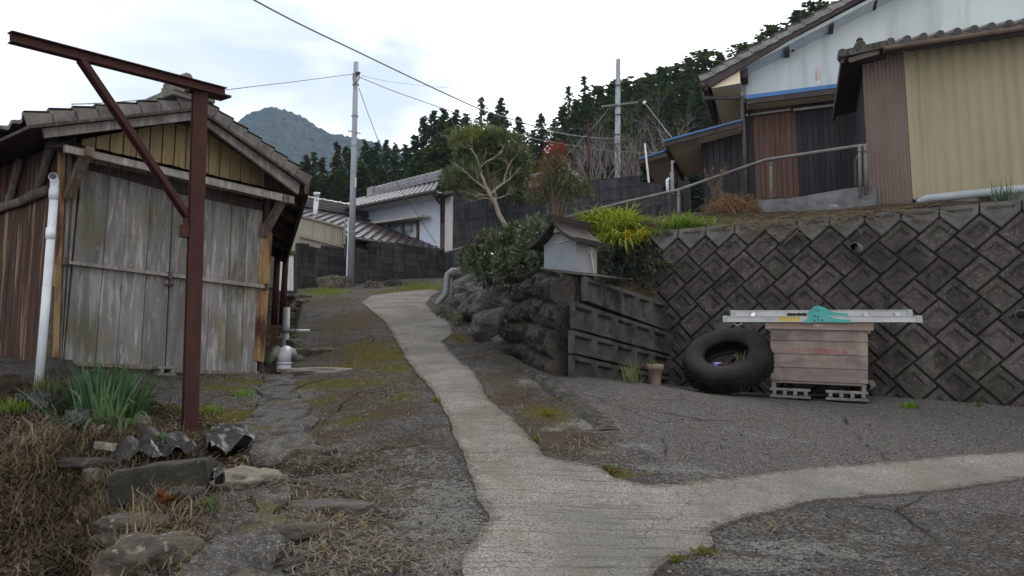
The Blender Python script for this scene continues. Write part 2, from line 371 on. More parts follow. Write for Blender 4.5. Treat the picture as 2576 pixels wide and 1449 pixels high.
def sheet(name, pts, z_up, mat, step=.10, jit=.012, thick=.05, kind='structure', attrs=None, lump=True, **kw):
    """a thin slab cast over the ground; its outline in plan, ragged by jit"""
    b = []
    for i in range(len(pts)):
        a = Vector(pts[i]); c = Vector(pts[(i+1) % len(pts)]); n = max(1, int((c-a).length/(step*.5)))
        for k in range(n):
            q = a+(c-a)*(k/n); j = jit*2.2*float(fbm(q.x*6, q.y*6, 21)); j2 = jit*2.2*float(fbm(q.x*6+9, q.y*6+4, 22)); b.append((q.x+j, q.y+j2))
    A = np.array(b); x0, y0 = A.min(0); x1, y1 = A.max(0)
    gx, gy = np.meshgrid(np.arange(x0, x1, step), np.arange(y0, y1, step)); gx = gx+(np.arange(gx.shape[0]) % 2)[:, None]*step/2
    sd = poly_sd(b, gx, gy); ip = [(float(u), float(v)) for u, v, d in zip(gx.ravel(), gy.ravel(), sd) if d > step*.45]
    v2, e2, f2, *_ = delaunay_2d_cdt([Vector(q) for q in b+ip], [(i, (i+1) % len(b)) for i in range(len(b))], [], 1, 1e-5)
    V2 = np.array([tuple(q) for q in v2]); Z = gz(V2[:,0], V2[:,1], lump)+z_up
    m = MB(); m.add([(x, y, z) for (x, y), z in zip(V2, Z)], f2)
    nb_ = len(b); Zb = gz(A[:,0], A[:,1], lump)+z_up
    m.add([(x, y, z) for (x, y), z in zip(b, Zb)]+[(x, y, z-thick) for (x, y), z in zip(b, Zb)], [(i, i+nb_, (i+1) % nb_+nb_, (i+1) % nb_) for i in range(nb_)])
    o = m.build(name, mat, origin=(float(V2[:,0].mean()), float(V2[:,1].mean()), float(Z.min())), kind=kind, **kw)
    at_ = o.data.attributes.new('edge', 'FLOAT', 'POINT'); at_.data.foreach_set('value', np.concatenate([np.abs(poly_sd(b, V2[:,0], V2[:,1])), np.zeros(2*nb_)]).astype(np.float32))
    return o
# pale ribbed concrete track with its branch to the right
s = N('track_concrete'); v = s.co()
fine = s.noise(v, 85, 3, .75); mid = s.noise(v, 7, 6, .65); big = s.noise(v, 1.1, 4)
c = s.mix(s.rng(fine, .36, .64), (.066,.062,.055), (.335,.317,.285))
c = s.mix(s.rng(mid, .4, .72, 0, .6), c, (.135,.13,.12)); c = s.mix(s.rng(big, .42, .62, 0, .6), c, (.10,.097,.09))
gv = s.nd('ShaderNodeVectorMath', {0: v, 1: s.nd('ShaderNodeVectorMath', {0: s.nd('ShaderNodeTexNoise', {'Vector': s.co('Object', (.8,2.5,.8)), 'Scale': 1.5, 'Detail': 4.}).outputs['Color'], 'Scale': .12}, operation='SCALE').outputs[0]}, operation='ADD').outputs[0]
gn = s.noise(s.nd('ShaderNodeMapping', {'Vector': gv, 'Scale': (.22, 9., 3.)}).outputs[0], 1.6, 4, .62)
wv = s.math('ABSOLUTE', s.math('SUBTRACT', s.math('FRACT', s.math('MULTIPLY', gn, 6.)), .5))
far = s.nd('ShaderNodeSeparateXYZ', {0: v}).outputs[0]
gm = s.math('MULTIPLY', s.rng(wv, .0, .13, 1, 0), s.math('MULTIPLY', s.rng(far, 1.1, 1.9, 1, 0), s.rng(s.noise(s.co('Object', (.5, 2, 1)), 5, 4), .36, .52)))
c = s.mix(s.math('MULTIPLY', gm, .85), c, (.04,.038,.034))
crack = s.nd('ShaderNodeTexVoronoi', {'Vector': s.nd('ShaderNodeVectorMath', {0: v, 1: s.nd('ShaderNodeTexNoise', {'Vector': v, 'Scale': 3., 'Detail': 5.}).outputs['Color']}, operation='ADD').outputs[0], 'Scale': .55}, feature='DISTANCE_TO_EDGE').outputs['Distance']
ck = s.rng(crack, 0, .005, 1, 0); c = s.mix(s.math('MULTIPLY', ck, .7), c, (.035,.033,.03))
ed = s.attr('edge'); em = s.rng(s.math('ADD', ed, s.rng(s.noise(v, 16, 6, .75), .2, .8, -.09, .10)), .015, .05, .75, 0)
c = s.mix(em, c, s.mix(s.rng(fine, .35, .65), (.025,.022,.018), (.13,.118,.10)))
c = s.mix(s.rng(s.noise(s.co('Object', (1.3,.5,1)), 1.4, 6, .7), .5, .66, 0, .55), c, s.mix(fine, (.06,.05,.038), (.20,.18,.15)))
nb = s.bump(s.noise(v, 60, 5, .7), .5, .012); nb = s.bump(gm, -.6, .02, nb); nb = s.bump(ck, -.4, .02, nb)
TRACK = s.done(c, 1., nb, .03)
TRK = [(1165,1449),(1168,1400),(1200,1360),(1226,1312),(1185,1205),(1140,1090),(1105,1010),(1060,955),(1012,885),(985,835),(962,805),(935,785),(908,762),(935,745),(1000,736),(1085,729),
       (1108,735),(1085,748),(1074,766),(1088,788),(1130,812),(1138,842),(1112,862),(1150,902),(1212,973),(1226,1010),(1290,1062),(1340,1112),(1372,1152),(1440,1166),(1510,1182),(1545,1207),(1620,1226),(1720,1221),
       (1900,1200),(2100,1176),(2400,1151),(2600,1137),(2800,1122),(3300,1085),(3300,1142),(2800,1185),(2576,1210),(2400,1233),(2200,1252),(2030,1270),(1950,1290),(1850,1312),(1790,1346),(1797,1372),(1760,1396),(1690,1416),(1640,1449),(1560,1560),(1160,1560)]
trk = [tuple(G(x, y).xy) for x, y in TRK]
sheet('concrete_track', trk, .014, TRACK, .08, .013)
# broken concrete slabs along the left edge of the road
SLABM = W('slab_concrete', spec=.03, rough=1., c1=(.045,.043,.04), c2=(.13,.125,.115), scale=9, bump=1., bscale=45, detail=8, spots=[((.30,.29,.27), 70, .56, .66, .8, O1), ((.025,.023,.021), 6, .5, .62, .7, O1), ((.10,.09,.03), 3.5, .56, .68, .6, O1), ((.13,.105,.075), 22, .58, .7, .6, (1,3,1))], bdist=.03)
SL1 = [(480,1449),(520,1395),(590,1335),(640,1275),(700,1230),(722,1262),(712,1320),(735,1352),(700,1400),(690,1449),(660,1580),(430,1580)]
sheet('concrete_slab', [tuple(G(x, y).xy) for x, y in SL1], .035, SLABM, .05, .05, .12)
SL2 = [(640,1170),(612,1130),(585,1100),(565,1075),(640,1060),(655,1000),(665,950),(735,945),(752,1000),(772,1040),(800,1060),(775,1090),(790,1130),(842,1140),(800,1150),(720,1155),(690,1172)]
sheet('concrete_slab', [tuple(G(x, y).xy) for x, y in SL2], .03, SLABM, .05, .04, .12)
# crumbling kerb strip between road and paved yard
KM = W('kerb', spec=.03, rough=1., c1=(.026,.024,.021), c2=(.105,.098,.086), scale=14, bump=1., bscale=30, detail=8, spots=[((.24,.23,.21), 30, .6, .7, .6, O1), ((.03,.026,.02), 7, .5, .64, .7, O1), ((.05,.055,.02), 4, .55, .7, .6, O1)], bdist=.03)
m = MB(); ln = [G(x, y) for x, y in [(1232,868),(1300,922),(1370,957),(1420,995),(1480,1040),(1540,1088)]]
rows = []
for i in range(len(ln)-1):
    for k in range(10): rows.append(ln[i].lerp(ln[i+1], k/10))
V = []
for i, q in enumerate(rows):
    d = (rows[min(i+1, len(rows)-1)]-rows[max(i-1, 0)]); d.z = 0; d.normalize(); nrm = Vector((d.y, -d.x, 0))
    fade = 1-.85*max(0, (i-28)/(len(rows)-28))
    for t, h in ((-.13,-.06),(-.09,.03),(-.03,.055),(.04,.045),(.10,.01),(.2,-.05)):
        p = q-nrm*t*1.0; z = g1(p.x, p.y)+h*fade*(1 if h > 0 else 1)+.045*float(fbm(p.x*9, p.y*9, 31))*fade
        V.append((p.x+.03*float(fbm(p.x*8, p.y*8, 33)), p.y, z))
m.grid(V, 6, len(rows)); m.build('kerb', KM, smooth=True, kind='structure')
# ================================================================== big retaining wall of diamond-laid blocks
CONC = W('wall_block', (.030,.026,.025), (.074,.066,.062), 7, bump=1., bscale=60, island=.2, rough=.95, spec=.15,
         spots=[((.15,.14,.127), 34, .56, .65, .65, O1), ((.016,.014,.014), 1.6, .48, .72, .75, O1), ((.06,.036,.034), 7, .56, .72, .6, O1), ((.13,.122,.105), 2.0, .58, .72, .5, (1,1,.45)), ((.045,.05,.02), 1.3, .56, .70, .5, O1), ((.018,.016,.016), 1.5, .54, .66, .6, (4,4,.35))])
JOINT = W('joint', (.010,.009,.009), (.026,.024,.023), 8, bump=.4)
O = Vector((3.32, 8.4, -.2)); rr = Vector((.82, -.57, -.030)).normalized(); nback = Vector((.57, .82, 0)).normalized()
wu = (nback*.29+Vector((0,0,1))); wu = (wu-rr*wu.dot(rr)).normalized(); wn_ = rr.cross(wu); wn_ = wn_ if wn_.dot(-O) > 0 else -wn_
def whit(x, y):
    d = ray(x, y); p = d*(O.dot(wn_)/d.dot(wn_)); return (p-O).dot(rr), (p-O).dot(wu)
def wpt(s_, t_, h=0): return O+rr*s_+wu*t_+wn_*h
PB = .372; b_ = PB/math.sqrt(2); a_ = b_*1.26; q2 = 1/math.sqrt(2)
s0, t1 = whit(1778, 596); _, ttop = whit(1778, 574); sL, _ = whit(1627, 640); sR = whit(2576, 700)[0]+1.6
def clip(poly, axis, val, sign):
    out = []
    for i in range(len(poly)):
        p, q = poly[i], poly[(i+1) % len(poly)]; dp = (p[axis]-val)*sign; dq = (q[axis]-val)*sign
        if dp >= 0: out.append(p)
        if (dp >= 0) != (dq >= 0):
            f = dp/(dp-dq); out.append((p[0]+(q[0]-p[0])*f, p[1]+(q[1]-p[1])*f))
    return out
def area(p): return .5*sum(p[i][0]*p[(i+1) % len(p)][1]-p[(i+1) % len(p)][0]*p[i][1] for i in range(len(p)))
def clean(p):
    o = []
    for q in p:
        if not o or math.hypot(q[0]-o[-1][0], q[1]-o[-1][1]) > .012: o.append(q)
    if len(o) > 1 and math.hypot(o[0][0]-o[-1][0], o[0][1]-o[-1][1]) < .012: o.pop()
    return o
def inset(p, d):
    n = len(p); ls = []
    for i in range(n):
        a, b = p[i], p[(i+1) % n]; L = math.hypot(b[0]-a[0], b[1]-a[1]); nx, ny = -(b[1]-a[1])/L, (b[0]-a[0])/L
        ls.append((nx, ny, nx*a[0]+ny*a[1]+d))
    o = []
    for i in range(n):
        a, b, c = ls[i-1]; e, f, g = ls[i]; D = a*f-b*e
        if abs(D) < 1e-6: return None
        o.append(((c*f-b*g)/D, (a*g-c*e)/D))
    for i in range(n):      # each edge must keep its direction
        if (o[(i+1) % n][0]-o[i][0])*(p[(i+1) % n][0]-p[i][0])+(o[(i+1) % n][1]-o[i][1])*(p[(i+1) % n][1]-p[i][1]) <= 0: return None
    return o
def block(mb, poly, pt, joint=.011, frame=.052, h=.04, rec=.024):
    poly = clean(poly)
    if len(poly) < 3: return
    if area(poly) < 0: poly = poly[::-1]
    if area(poly) < .004: return
    n = len(poly); o0 = inset(poly, joint)
    if not o0: return
    dh = random.uniform(-.006, .006); rings = [(o0, 0), (o0, h-.008+dh)]; o1 = inset(poly, joint+.007)
    if o1: rings.append((o1, h+dh))
    o2 = inset(poly, joint+frame); o3 = inset(poly, joint+frame+.022)
    if o1 and o2 and o3 and area(o3) > .004: rings += [(o2, h+dh), (o3, h-rec+dh)]
    V = [pt(q[0], q[1], hh) for r_, hh in rings for q in r_]
    Fs = [(k*n+i, k*n+(i+1) % n, (k+1)*n+(i+1) % n, (k+1)*n+i) for k in range(len(rings)-1) for i in range(n)]+[tuple(range((len(rings)-1)*n, len(rings)*n))]
    mb.add(V, Fs)
wall = T('retaining_wall', 'long dark retaining wall of diamond-laid concrete blocks behind the wooden box', 'retaining wall', wpt(.2, -.1))
mb = MB()
for r_ in range(11):
    dx = sum((-a_ if i % 2 == 0 else a_) for i in range(r_))*q2; ty = t1-r_*a_*q2
    for k in range(-14, 22):
        Tx = s0+k*PB+dx
        if r_ % 2 == 0: L1, L2 = b_, a_        # right leg, left leg
        else: L1, L2 = a_, b_
        top = (Tx, ty); rt = (Tx+L1*q2, ty-L1*q2); lf_ = (Tx-L2*q2, ty-L2*q2); bt = (rt[0]-L2*q2, rt[1]-L2*q2)
        p = clip([top, lf_, bt, rt], 0, sL, 1); p = clip(p, 0, sR, -1) if len(p) > 2 else p
        if len(p) > 2 and min(q[1] for q in p) < t1+.2 and max(q[1] for q in p) > -.35: block(mb, p, wpt)
mb.build('block_face', CONC, wall)
mb = MB()
for k in range(-14, 22):
    x0 = s0+k*PB; p = [(x0, ttop), (x0, t1), (x0+PB/2, t1-PB/2), (x0+PB, t1), (x0+PB, ttop)]
    p = clip(p, 0, sL, 1); p = clip(p, 0, sR, -1) if len(p) > 2 else p
    if len(p) > 2: block(mb, p, wpt, .007, .05, .055)
mb.build('coping', W('coping', (.05,.048,.045), (.13,.125,.115), 5, bump=.7, bscale=60, island=.12, spots=[((.03,.029,.03), 3, .45, .7, .7, O1), ((.2,.19,.17), 30, .6, .7, .4, O1)]), wall)
mb = MB(); mb.prism([wpt(sL, -.5, .004), wpt(sR, -.5, .004), wpt(sR, ttop-.004, .004), wpt(sL, ttop-.004, .004)], nback*.45)
mb.build('joint_backing', JOINT, wall)
PVC = W('pvc_grey', (.16,.17,.18), (.26,.27,.28), 6, bump=.05, rough=.5, spots=[((.06,.055,.05), 3, .55, .75, .5, O1)])
PVCW = W('pvc_white', (.50,.53,.58), (.66,.69,.73), 3, bump=.05, rough=.4, spots=[((.10,.09,.075), 12, .64, .74, .8, (1,1,.5)), ((.3,.3,.3), 2, .5, .7, .5, O1)])
for px in ((2163,630), (2193,971), (2572,797)):
    q = wpt(*whit(*px)); m = MB(); m.pipe([q+wn_*.06, q-nback*.3], .048, 20, .006)
    o = m.build('weep_pipe', W('weep', (.09,.09,.085), (.15,.145,.135), 5, bump=.1), wall, smooth=True)
    m = MB(); m.tube([q+wn_*.03, q+wn_*.032], .042, 16); m.build('pipe_bore', JOINT, o)

# ================================================================== small retaining wall of waffle blocks
SW = Plane(.53, 7.6, (.57, .82)); 
def swpt(s_, z, h=0): return SW.p+SW.u*s_+Vector((0,0,z))+SW.n*h
sw = T('waffle_block_wall', 'low dark waffle-block wall below the small roofed shrine', 'retaining wall', SW.hit(1500, 950))
rowpx = [[(1466,697),(1660,762),(1664,833),(1455,759)], [(1452,761),(1662,835),(1664,893),(1425,828)], [(1427,830),(1664,895),(1664,945),(1420,890)], [(1422,892),(1664,947),(1600,992),(1420,962)]]
mb = MB()
for i, pp in enumerate(rowpx):
    tl, tr, br, bl = [SW.hit(x, y) for x, y in pp]
    sa, sb_ = min(SW.along(tl), SW.along(bl)), SW.along(tr)+.02; n = 5 if i else 5
    zt = (tl.z+tr.z)/2; zt0, zt1 = tl.z, tr.z; zb0, zb1 = bl.z, br.z
    for k in range(n+1):
        f0 = (k)/(n); f1 = min((k+1)/n, 1.25)
        if k == n and i == 0: continue
        if k == n: f1 = f0+.45/n
        P4 = [(sa+(sb_-sa)*f0, zb0+(zb1-zb0)*f0), (sa+(sb_-sa)*f1, zb0+(zb1-zb0)*f1), (sa+(sb_-sa)*f1, zt0+(zt1-zt0)*f1), (sa+(sb_-sa)*f0, zt0+(zt1-zt0)*f0)]
        back = -.06*(3-i)*0
        block(mb, P4, lambda s_, z, h: swpt(s_, z, h+.03+.004*i), .006, .042 if k < n else .3, .05, .045)
mb.build('block_face', W('waffle', (.028,.026,.026), (.105,.10,.094), 6, bump=.9, bscale=55, island=.15, rough=.95, spec=.15, spots=[((.16,.155,.145), 26, .56, .72, .5, O1), ((.013,.012,.013), 2.2, .45, .7, .7, (1,1,.4)), ((.42,.42,.40), 5, .72, .76, .6, (6,6,1))]), sw)
mb = MB(); mb.prism([swpt(.2, -.5), swpt(2.35, -.6), swpt(2.35, SW.hit(1660,766).z), swpt(.3, SW.hit(1440,694).z)], -SW.n*.07); mb.build('joint_backing', JOINT, sw)

# ================================================================== rough stones
def rock(mb, c, sx, sy, sz, rz=0, seed=0, rough=.22, sub=3, pw=3.2, tilt=0):
    import bmesh
    bm = bmesh.new(); bmesh.ops.create_icosphere(bm, subdivisions=sub, radius=1)
    M = Matrix.Rotation(rz, 3, 'Z') @ Matrix.Rotation(tilt, 3, 'X'); off = Vector((seed*7.3, seed*3.1, seed*1.7)); vs = []
    for v in bm.verts:
        d = v.co.normalized(); k = (abs(d.x)**pw+abs(d.y)**pw+abs(d.z)**pw)**(-1/pw)
        n1 = noise.fractal(d*1.5+off, 1, 2, 4); cr = noise.noise(d*5+off)+.6*noise.noise(d*11+off)
        r = k*(1+rough*n1+.07*cr); p = d*r
        vs.append(Vector(c)+M@Vector((p.x*sx, p.y*sy, p.z*sz)))
    mb.add(vs, [tuple(x.index for x in f.verts) for f in bm.faces]); bm.free()
STONE = W('stone_dark', (.018,.0165,.016), (.060,.054,.050), 4, bump=1., bscale=22, rough=.95, spec=.2, spots=[((.10,.094,.085), 22, .58, .68, .5, O1), ((.06,.04,.028), 3, .52, .7, .7, O1), ((.055,.058,.028), 3, .54, .68, .6, O1), ((.12,.115,.105), 2.2, .58, .7, .6, (3,3,.5))], bdist=.03)
ROCKM = W('rock_grey', (.030,.026,.021), (.105,.094,.078), 5, bump=.9, bscale=28, rough=.95, spots=[((.32,.31,.27), 20, .58, .68, .7, O1), ((.035,.03,.024), 3, .5, .7, .7, O1), ((.085,.075,.025), 4, .52, .66, .7, O1), ((.10,.075,.05), 9, .52, .66, .6, O1)], bdist=.03)
def loft(mb, base, top, nu, nv, amp, seed, cells=2.2, outward=None):
    """rough face between a foot line and a top line"""
    def samp(L, f):
        x = f*(len(L)-1); i = min(int(x), len(L)-2); return L[i].lerp(L[i+1], x-i)
    V = []
    for j in range(nv):
        for i in range(nu):
            f = i/(nu-1); g = j/(nv-1); p = samp(base, f).lerp(samp(top, f), g); out = outward if isinstance(outward, Vector) else Vector((-.8, -.6, .15))
            bulge = math.sin(g*PI*.9+.2)*.12
            kk = .12 if amp > .2 else .05
            d4, pts4 = noise.voronoi(p*cells+Vector((seed, seed*2, 0)))
            edge = min(1, (d4[1]-d4[0])*(4.5 if amp > .2 else 9)); cell = noise.noise(pts4[0]*5.7)
            if amp < .2:      # coursed big stones
                cy = g*4.2+.25*noise.noise(Vector((f*5,1.3,seed))); ci = int(cy//1); cu = f*3.6+.5*(ci % 2)+.28*noise.noise(Vector((ci*3.1,f*3,seed))); bi = int(cu//1); fy, fx = cy-ci, cu-bi
                eg = min(min(fy,1-fy)*.27, min(fx,1-fx)*.55); groove = 1-min(1, eg/.035); off_ = noise.noise(Vector((ci*2.7+.5, bi*4.1+.3, seed)))
                V.append(p+out*(.05+.07*off_+.05*min(1, eg/.12)-.06*groove+.06*noise.fractal(p*3.1,1,2,3)+.05*noise.fractal(p*10,1,2,5))); continue
            h = bulge+amp*(.9*cell+.55*noise.fractal(p*2.3, 1, 2, 5))-amp*.75*(1-edge)
            V.append(p+out*h)
    V += [q+Vector((.7,.35,-.02)) for q in V[-nu:]]
    mb.grid(V, nu, nv+1)
bpx = [(1425,958),(1395,945),(1330,905),(1250,875),(1200,842),(1152,815),(1128,800)]
base = [G(x, y, -.12) for x, y in bpx]; base[0] = SW.hit(1462,965,.03)
tpx = [(1442,688,7.75),(1405,680,8.3),(1370,678,8.8),(1310,700,9.9),(1265,722,11.),(1205,694,13.4),(1158,670,15.6)]
top = [at(*q) for q in tpx]; top[0] = SW.hit(1488,697,.03); top[1] = SW.hit(1430,684,.04)-SW.n*.1
mb = MB(); loft(mb, base[:4], top[:4], 150, 90, .10, 3, 1.9)
mb.build('stone_wall', STONE, smooth=True, label='rough dark masonry of big stones beside the waffle-block wall under the shrine', cat='stone wall')
mb = MB(); loft(mb, base[3:], top[3:], 90, 46, .32, 9, 1.1)
mb.build('rock_outcrop', W('outcrop', (.04,.04,.042), (.16,.157,.15), 3, bump=1., bscale=14, rough=.9, spec=.3, spots=[((.2,.195,.18), 12, .6, .72, .5, O1), ((.02,.018,.016), 2, .5, .68, .7, O1), ((.09,.07,.045), 5, .6, .72, .5, O1)], bdist=.05), label='bare grey rock outcrop below the leafy hedge at the road bend', cat='rock')

# ================================================================== terraces behind the walls
UP = [(1.86,10.14,1.93),(5.25,7.79,1.82),(3.66,8.89,1.88),(5.46,10.5,2.42),(4.2,11.2,2.5),(4.3,14,3.3),(1.7,13.6,2.3),(-1.2,16,2.6),(.9,9.5,1.2),(7.5,14,3.3),(8,8,1.9),(.6,7.75,1.0),(1.8,9.45,.93),(.75,8.8,1.18),(-.2,11.5,1.6),(-1.3,15.8,2.35),(.3,8.6,1.12),(8,18,3.6),(3,18,3.2)]
_up = TPS(UP)
def uz(x, y): return float(_up(np.array([x]), np.array([y]))[0])
def upt(x, y, dz=0):
    d = ray(x, y); ts = np.arange(7, 22, .02)/d.y; h = _up(d.x*ts, d.y*ts)-d.z*ts; i = int(np.argmax(h > 0)); p = d*float(ts[i]); return p+Vector((0,0,dz))
tl = [wpt(s_, ttop-.015, -.02) for s_ in (sL, (sL+sR)/2, sR)]
outl = [(.78,8.0),(1.8,9.42),(tl[0].x,tl[0].y),(tl[1].x,tl[1].y),(tl[2].x,tl[2].y),(12,7),(12,19),(-1,19),(-1.1,16.4),(.1,12.0),(.55,10.0),(.68,8.8)]
outl = outl+[]
EARTH = W('earth', spec=.02, rough=1., c1=(.016,.013,.009), c2=(.06,.046,.03), scale=8, bump=.8, bscale=40, spots=[((.11,.088,.055), 40, .55, .7, .6, O1), ((.03,.036,.012), 2.5, .55, .7, .5, O1)], bdist=.02)
def usheet():
    b = []
    for i in range(len(outl)):
        a = Vector(outl[i]); c = Vector(outl[(i+1) % len(outl)]); n = max(1, int((c-a).length/.15)); b += [tuple(a+(c-a)*(k/n)) for k in range(n)]
    A = np.array(b); gx, gy = np.meshgrid(np.arange(-1.7, 12, .2), np.arange(7.6, 19, .2)); sd = poly_sd(b, gx, gy)
    ip = [(float(u), float(v)) for u, v, d in zip(gx.ravel(), gy.ravel(), sd) if d > .1]
    v2, e2, f2, *_ = delaunay_2d_cdt([Vector(q) for q in b+ip], [(i, (i+1) % len(b)) for i in range(len(b))], [], 1, 1e-5)
    V2 = np.array([tuple(q) for q in v2]); Z = _up(V2[:,0], V2[:,1])+.03*fbm(V2[:,0]*3, V2[:,1]*3, 4)
    m = MB(); m.add([(x, y, z) for (x, y), z in zip(V2, Z)], f2); n_ = len(b); Zb = _up(A[:,0], A[:,1])
    m.add([(x, y, z) for (x, y), z in zip(b, Zb)]+[(x, y, z-.9) for (x, y), z in zip(b, Zb)], [(i, i+n_, (i+1) % n_+n_, (i+1) % n_) for i in range(n_)])
    m.build('terrace_ground', EARTH, smooth=True, kind='structure')
usheet()
# ================================================================== old wooden shed
SP = Plane(-4.22, 7.3, (.602, .7985)); WL = Vector((-.7985, .602, 0)); WR = Vector((-.322, .947, 0)).normalized(); Z3 = Vector((0,0,1))
shed = T('old_shed', 'weathered old timber shed with grey plank doors and tiled gable roof', 'shed', SP.hit(420, 930))
def woodmat(name, a, b, light, isl=.14, green=0, dark=(.03,.026,.024), st=(14,14,1.1)):
    sp = [(light, 1.3, .52, .64, .75, (13,13,1.6)), (dark, 1.6, .56, .72, .6, (14,14,1.0)), (dark, 1.5, .5, .72, .55, O1), (light, 3., .62, .66, .6, (9,9,2.5))]
    if green: sp.append(((.12,.115,.045), 1.4, .5, .66, green, O1))
    return W(name, a, b, 2.2, st, .9, .5, 8, (30,30,3), sp, isl, .15, bdist=.008)
DOORM = woodmat('grey_boards', (.115,.108,.106), (.20,.188,.182), (.32,.305,.285), .3, .6, (.045,.039,.036), (5,5,.7))
BEAMM = woodmat('grey_beam', (.17,.155,.14), (.27,.25,.225), (.36,.335,.30), .05, 0, (.07,.06,.05), (3,3,3))
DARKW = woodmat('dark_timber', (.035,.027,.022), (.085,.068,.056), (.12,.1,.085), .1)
BROWNW = woodmat('brown_timber', (.07,.05,.038), (.15,.112,.085), (.2,.16,.13), .1)
RUSTC = W('rusty_sheet', (.085,.045,.032), (.030,.017,.015), 2.2, (9,9,.55), .85, .3, 40, None, [((.25,.19,.11), 1.6, .56, .62, .75, (11,11,.35)), ((.17,.085,.04), 3, .6, .7, .6, (4,4,.6)), ((.018,.012,.012), 1.1, .55, .75, .7, (5,5,.5))])
YELP = W('yellow_panel', (.30,.235,.115), (.23,.175,.085), 3, (3,3,1), .7, .15, 30, None, [((.10,.055,.025), 2.5, .52, .68, .7, (16,16,.6)), ((.13,.11,.075), 2, .5, .7, .5, O1)], .1)
RUSTP = W('rust_trim', (.27,.18,.085), (.17,.10,.045), 3, (3,3,.7), .8, .3, 30, None, [((.055,.02,.013), 1.5, .5, .6, 1., (4,4,.9)), ((.13,.05,.02), 4, .55, .7, .8, (5,5,1))])
TILE = W('old_tile', (.085,.078,.07), (.20,.185,.165), 7, rough=.85, bump=.6, bscale=40, island=.1, spots=[((.035,.032,.03), 3, .48, .7, .8, O1), ((.13,.125,.06), 6, .6, .72, .4, O1)])
def rake(mbx, xt0, xt1, xb0, xb1, n, off, th, gap=.004, jit=.0):
    """a row of boards between px top line xt0..xt1 and px foot line xb0..xb1 (each end an (x, y) pixel)"""
    cuts = [0]+[min(.999, (k+random.uniform(-jit, jit))/n) for k in range(1, n)]+[1]
    T0, T1, B0, B1 = SP.hit(*xt0, off), SP.hit(*xt1, off), SP.hit(*xb0, off), SP.hit(*xb1, off); L = (B1-B0).length
    for a, b in zip(cuts, cuts[1:]):
        g = gap/L; o = SP.n*random.uniform(-.004, .004)
        mbx.prism([B0.lerp(B1, a+g)+o, B0.lerp(B1, b-g)+o, T0.lerp(T1, b-g)+o, T0.lerp(T1, a+g)+o], -SP.n*th)
for (a, b, n) in (((206,424), (436,484), 4), ((437,484), (661,531), 5)):
    tl_, tr_ = a, b; xb = {206: ((160,916), (415,928)), 437: ((417,928), (646,939))}[a[0]]
    m = MB(); rake(m, tl_, tr_, xb[0], xb[1], n, .03, .03, .003, .16); d = m.build('plank_door', DOORM, shed, bevel=.003)
    m = MB(); 
    if a[0] == 206: rake(m, (165,380), (205,424), (150,912), (158,916), 2, .02, .03); m.build('jamb_board', DOORM, shed)
    m = MB(); q = SP.hit(421 if a[0] == 206 else 431, 716, .05); m.box(q, .05, .03, .02, SP.u, SP.n); m.tube([q+SP.n*.01, q+SP.n*.05], .012, 8); m.build('hasp', BROWNW, d)
m = MB(); m.prism(SP.poly([(165,655),(172,664),(676,727),(676,717)], .085), -SP.n*.045); m.build('door_bar', BEAMM, shed, bevel=.004)
for px in ((163,657), (425,693), (668,722)):
    m = MB(); q = SP.hit(*px, .075); m.box(q, .03, .09, .075, SP.u, SP.n); m.build('bar_staple', DARKW, shed)
m = MB(); m.prism(SP.poly([(150,906),(420,921),(420,932),(150,919)], .07), -SP.n*.1); m.prism(SP.poly([(428,926),(652,935),(652,945),(428,938)], .06), -SP.n*.09)
m.prism(SP.poly([(150,920),(655,944),(655,956),(150,940)], .0), -SP.n*.1); m.build('sill', woodmat('sill_wood', (.10,.085,.07), (.2,.17,.145), (.28,.24,.2), .1), shed, bevel=.006)
# header above the doors, deep under the canopy
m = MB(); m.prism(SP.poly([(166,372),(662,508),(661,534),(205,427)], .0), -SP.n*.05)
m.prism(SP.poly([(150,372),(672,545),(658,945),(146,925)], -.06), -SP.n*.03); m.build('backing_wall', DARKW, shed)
# canopy: front beam, boarded underside, rusty flashing on top
CO = .42
bt = [(164,363),(741,494)]; bb = [(164,382),(741,513)]
m = MB(); m.prism(SP.poly([bt[0], bt[1], bb[1], bb[0]], CO), -SP.n*.045); m.build('canopy_beam', BEAMM, shed, bevel=.006)
A0, A1 = SP.hit(*bt[0], CO), SP.hit(*bt[1], CO); wallz = (A0.z+A1.z)/2
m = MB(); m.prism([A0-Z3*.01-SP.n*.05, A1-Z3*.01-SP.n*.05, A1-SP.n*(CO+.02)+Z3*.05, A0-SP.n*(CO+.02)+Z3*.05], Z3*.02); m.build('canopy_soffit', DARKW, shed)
m = MB(); nn = 70
V = []
for i in range(nn+1):
    f = i/nn; e = A0.lerp(A1, f)+Z3*(.015+.01*random.random())+SP.n*(.02+.02*random.random()); bk = A0.lerp(A1, f)-SP.n*(CO-.02)+Z3*.13; V += [e, e.lerp(bk, .5)+Z3*.005, bk]
m.grid(V, 3, nn+1); m.build('flashing', RUSTC, shed)
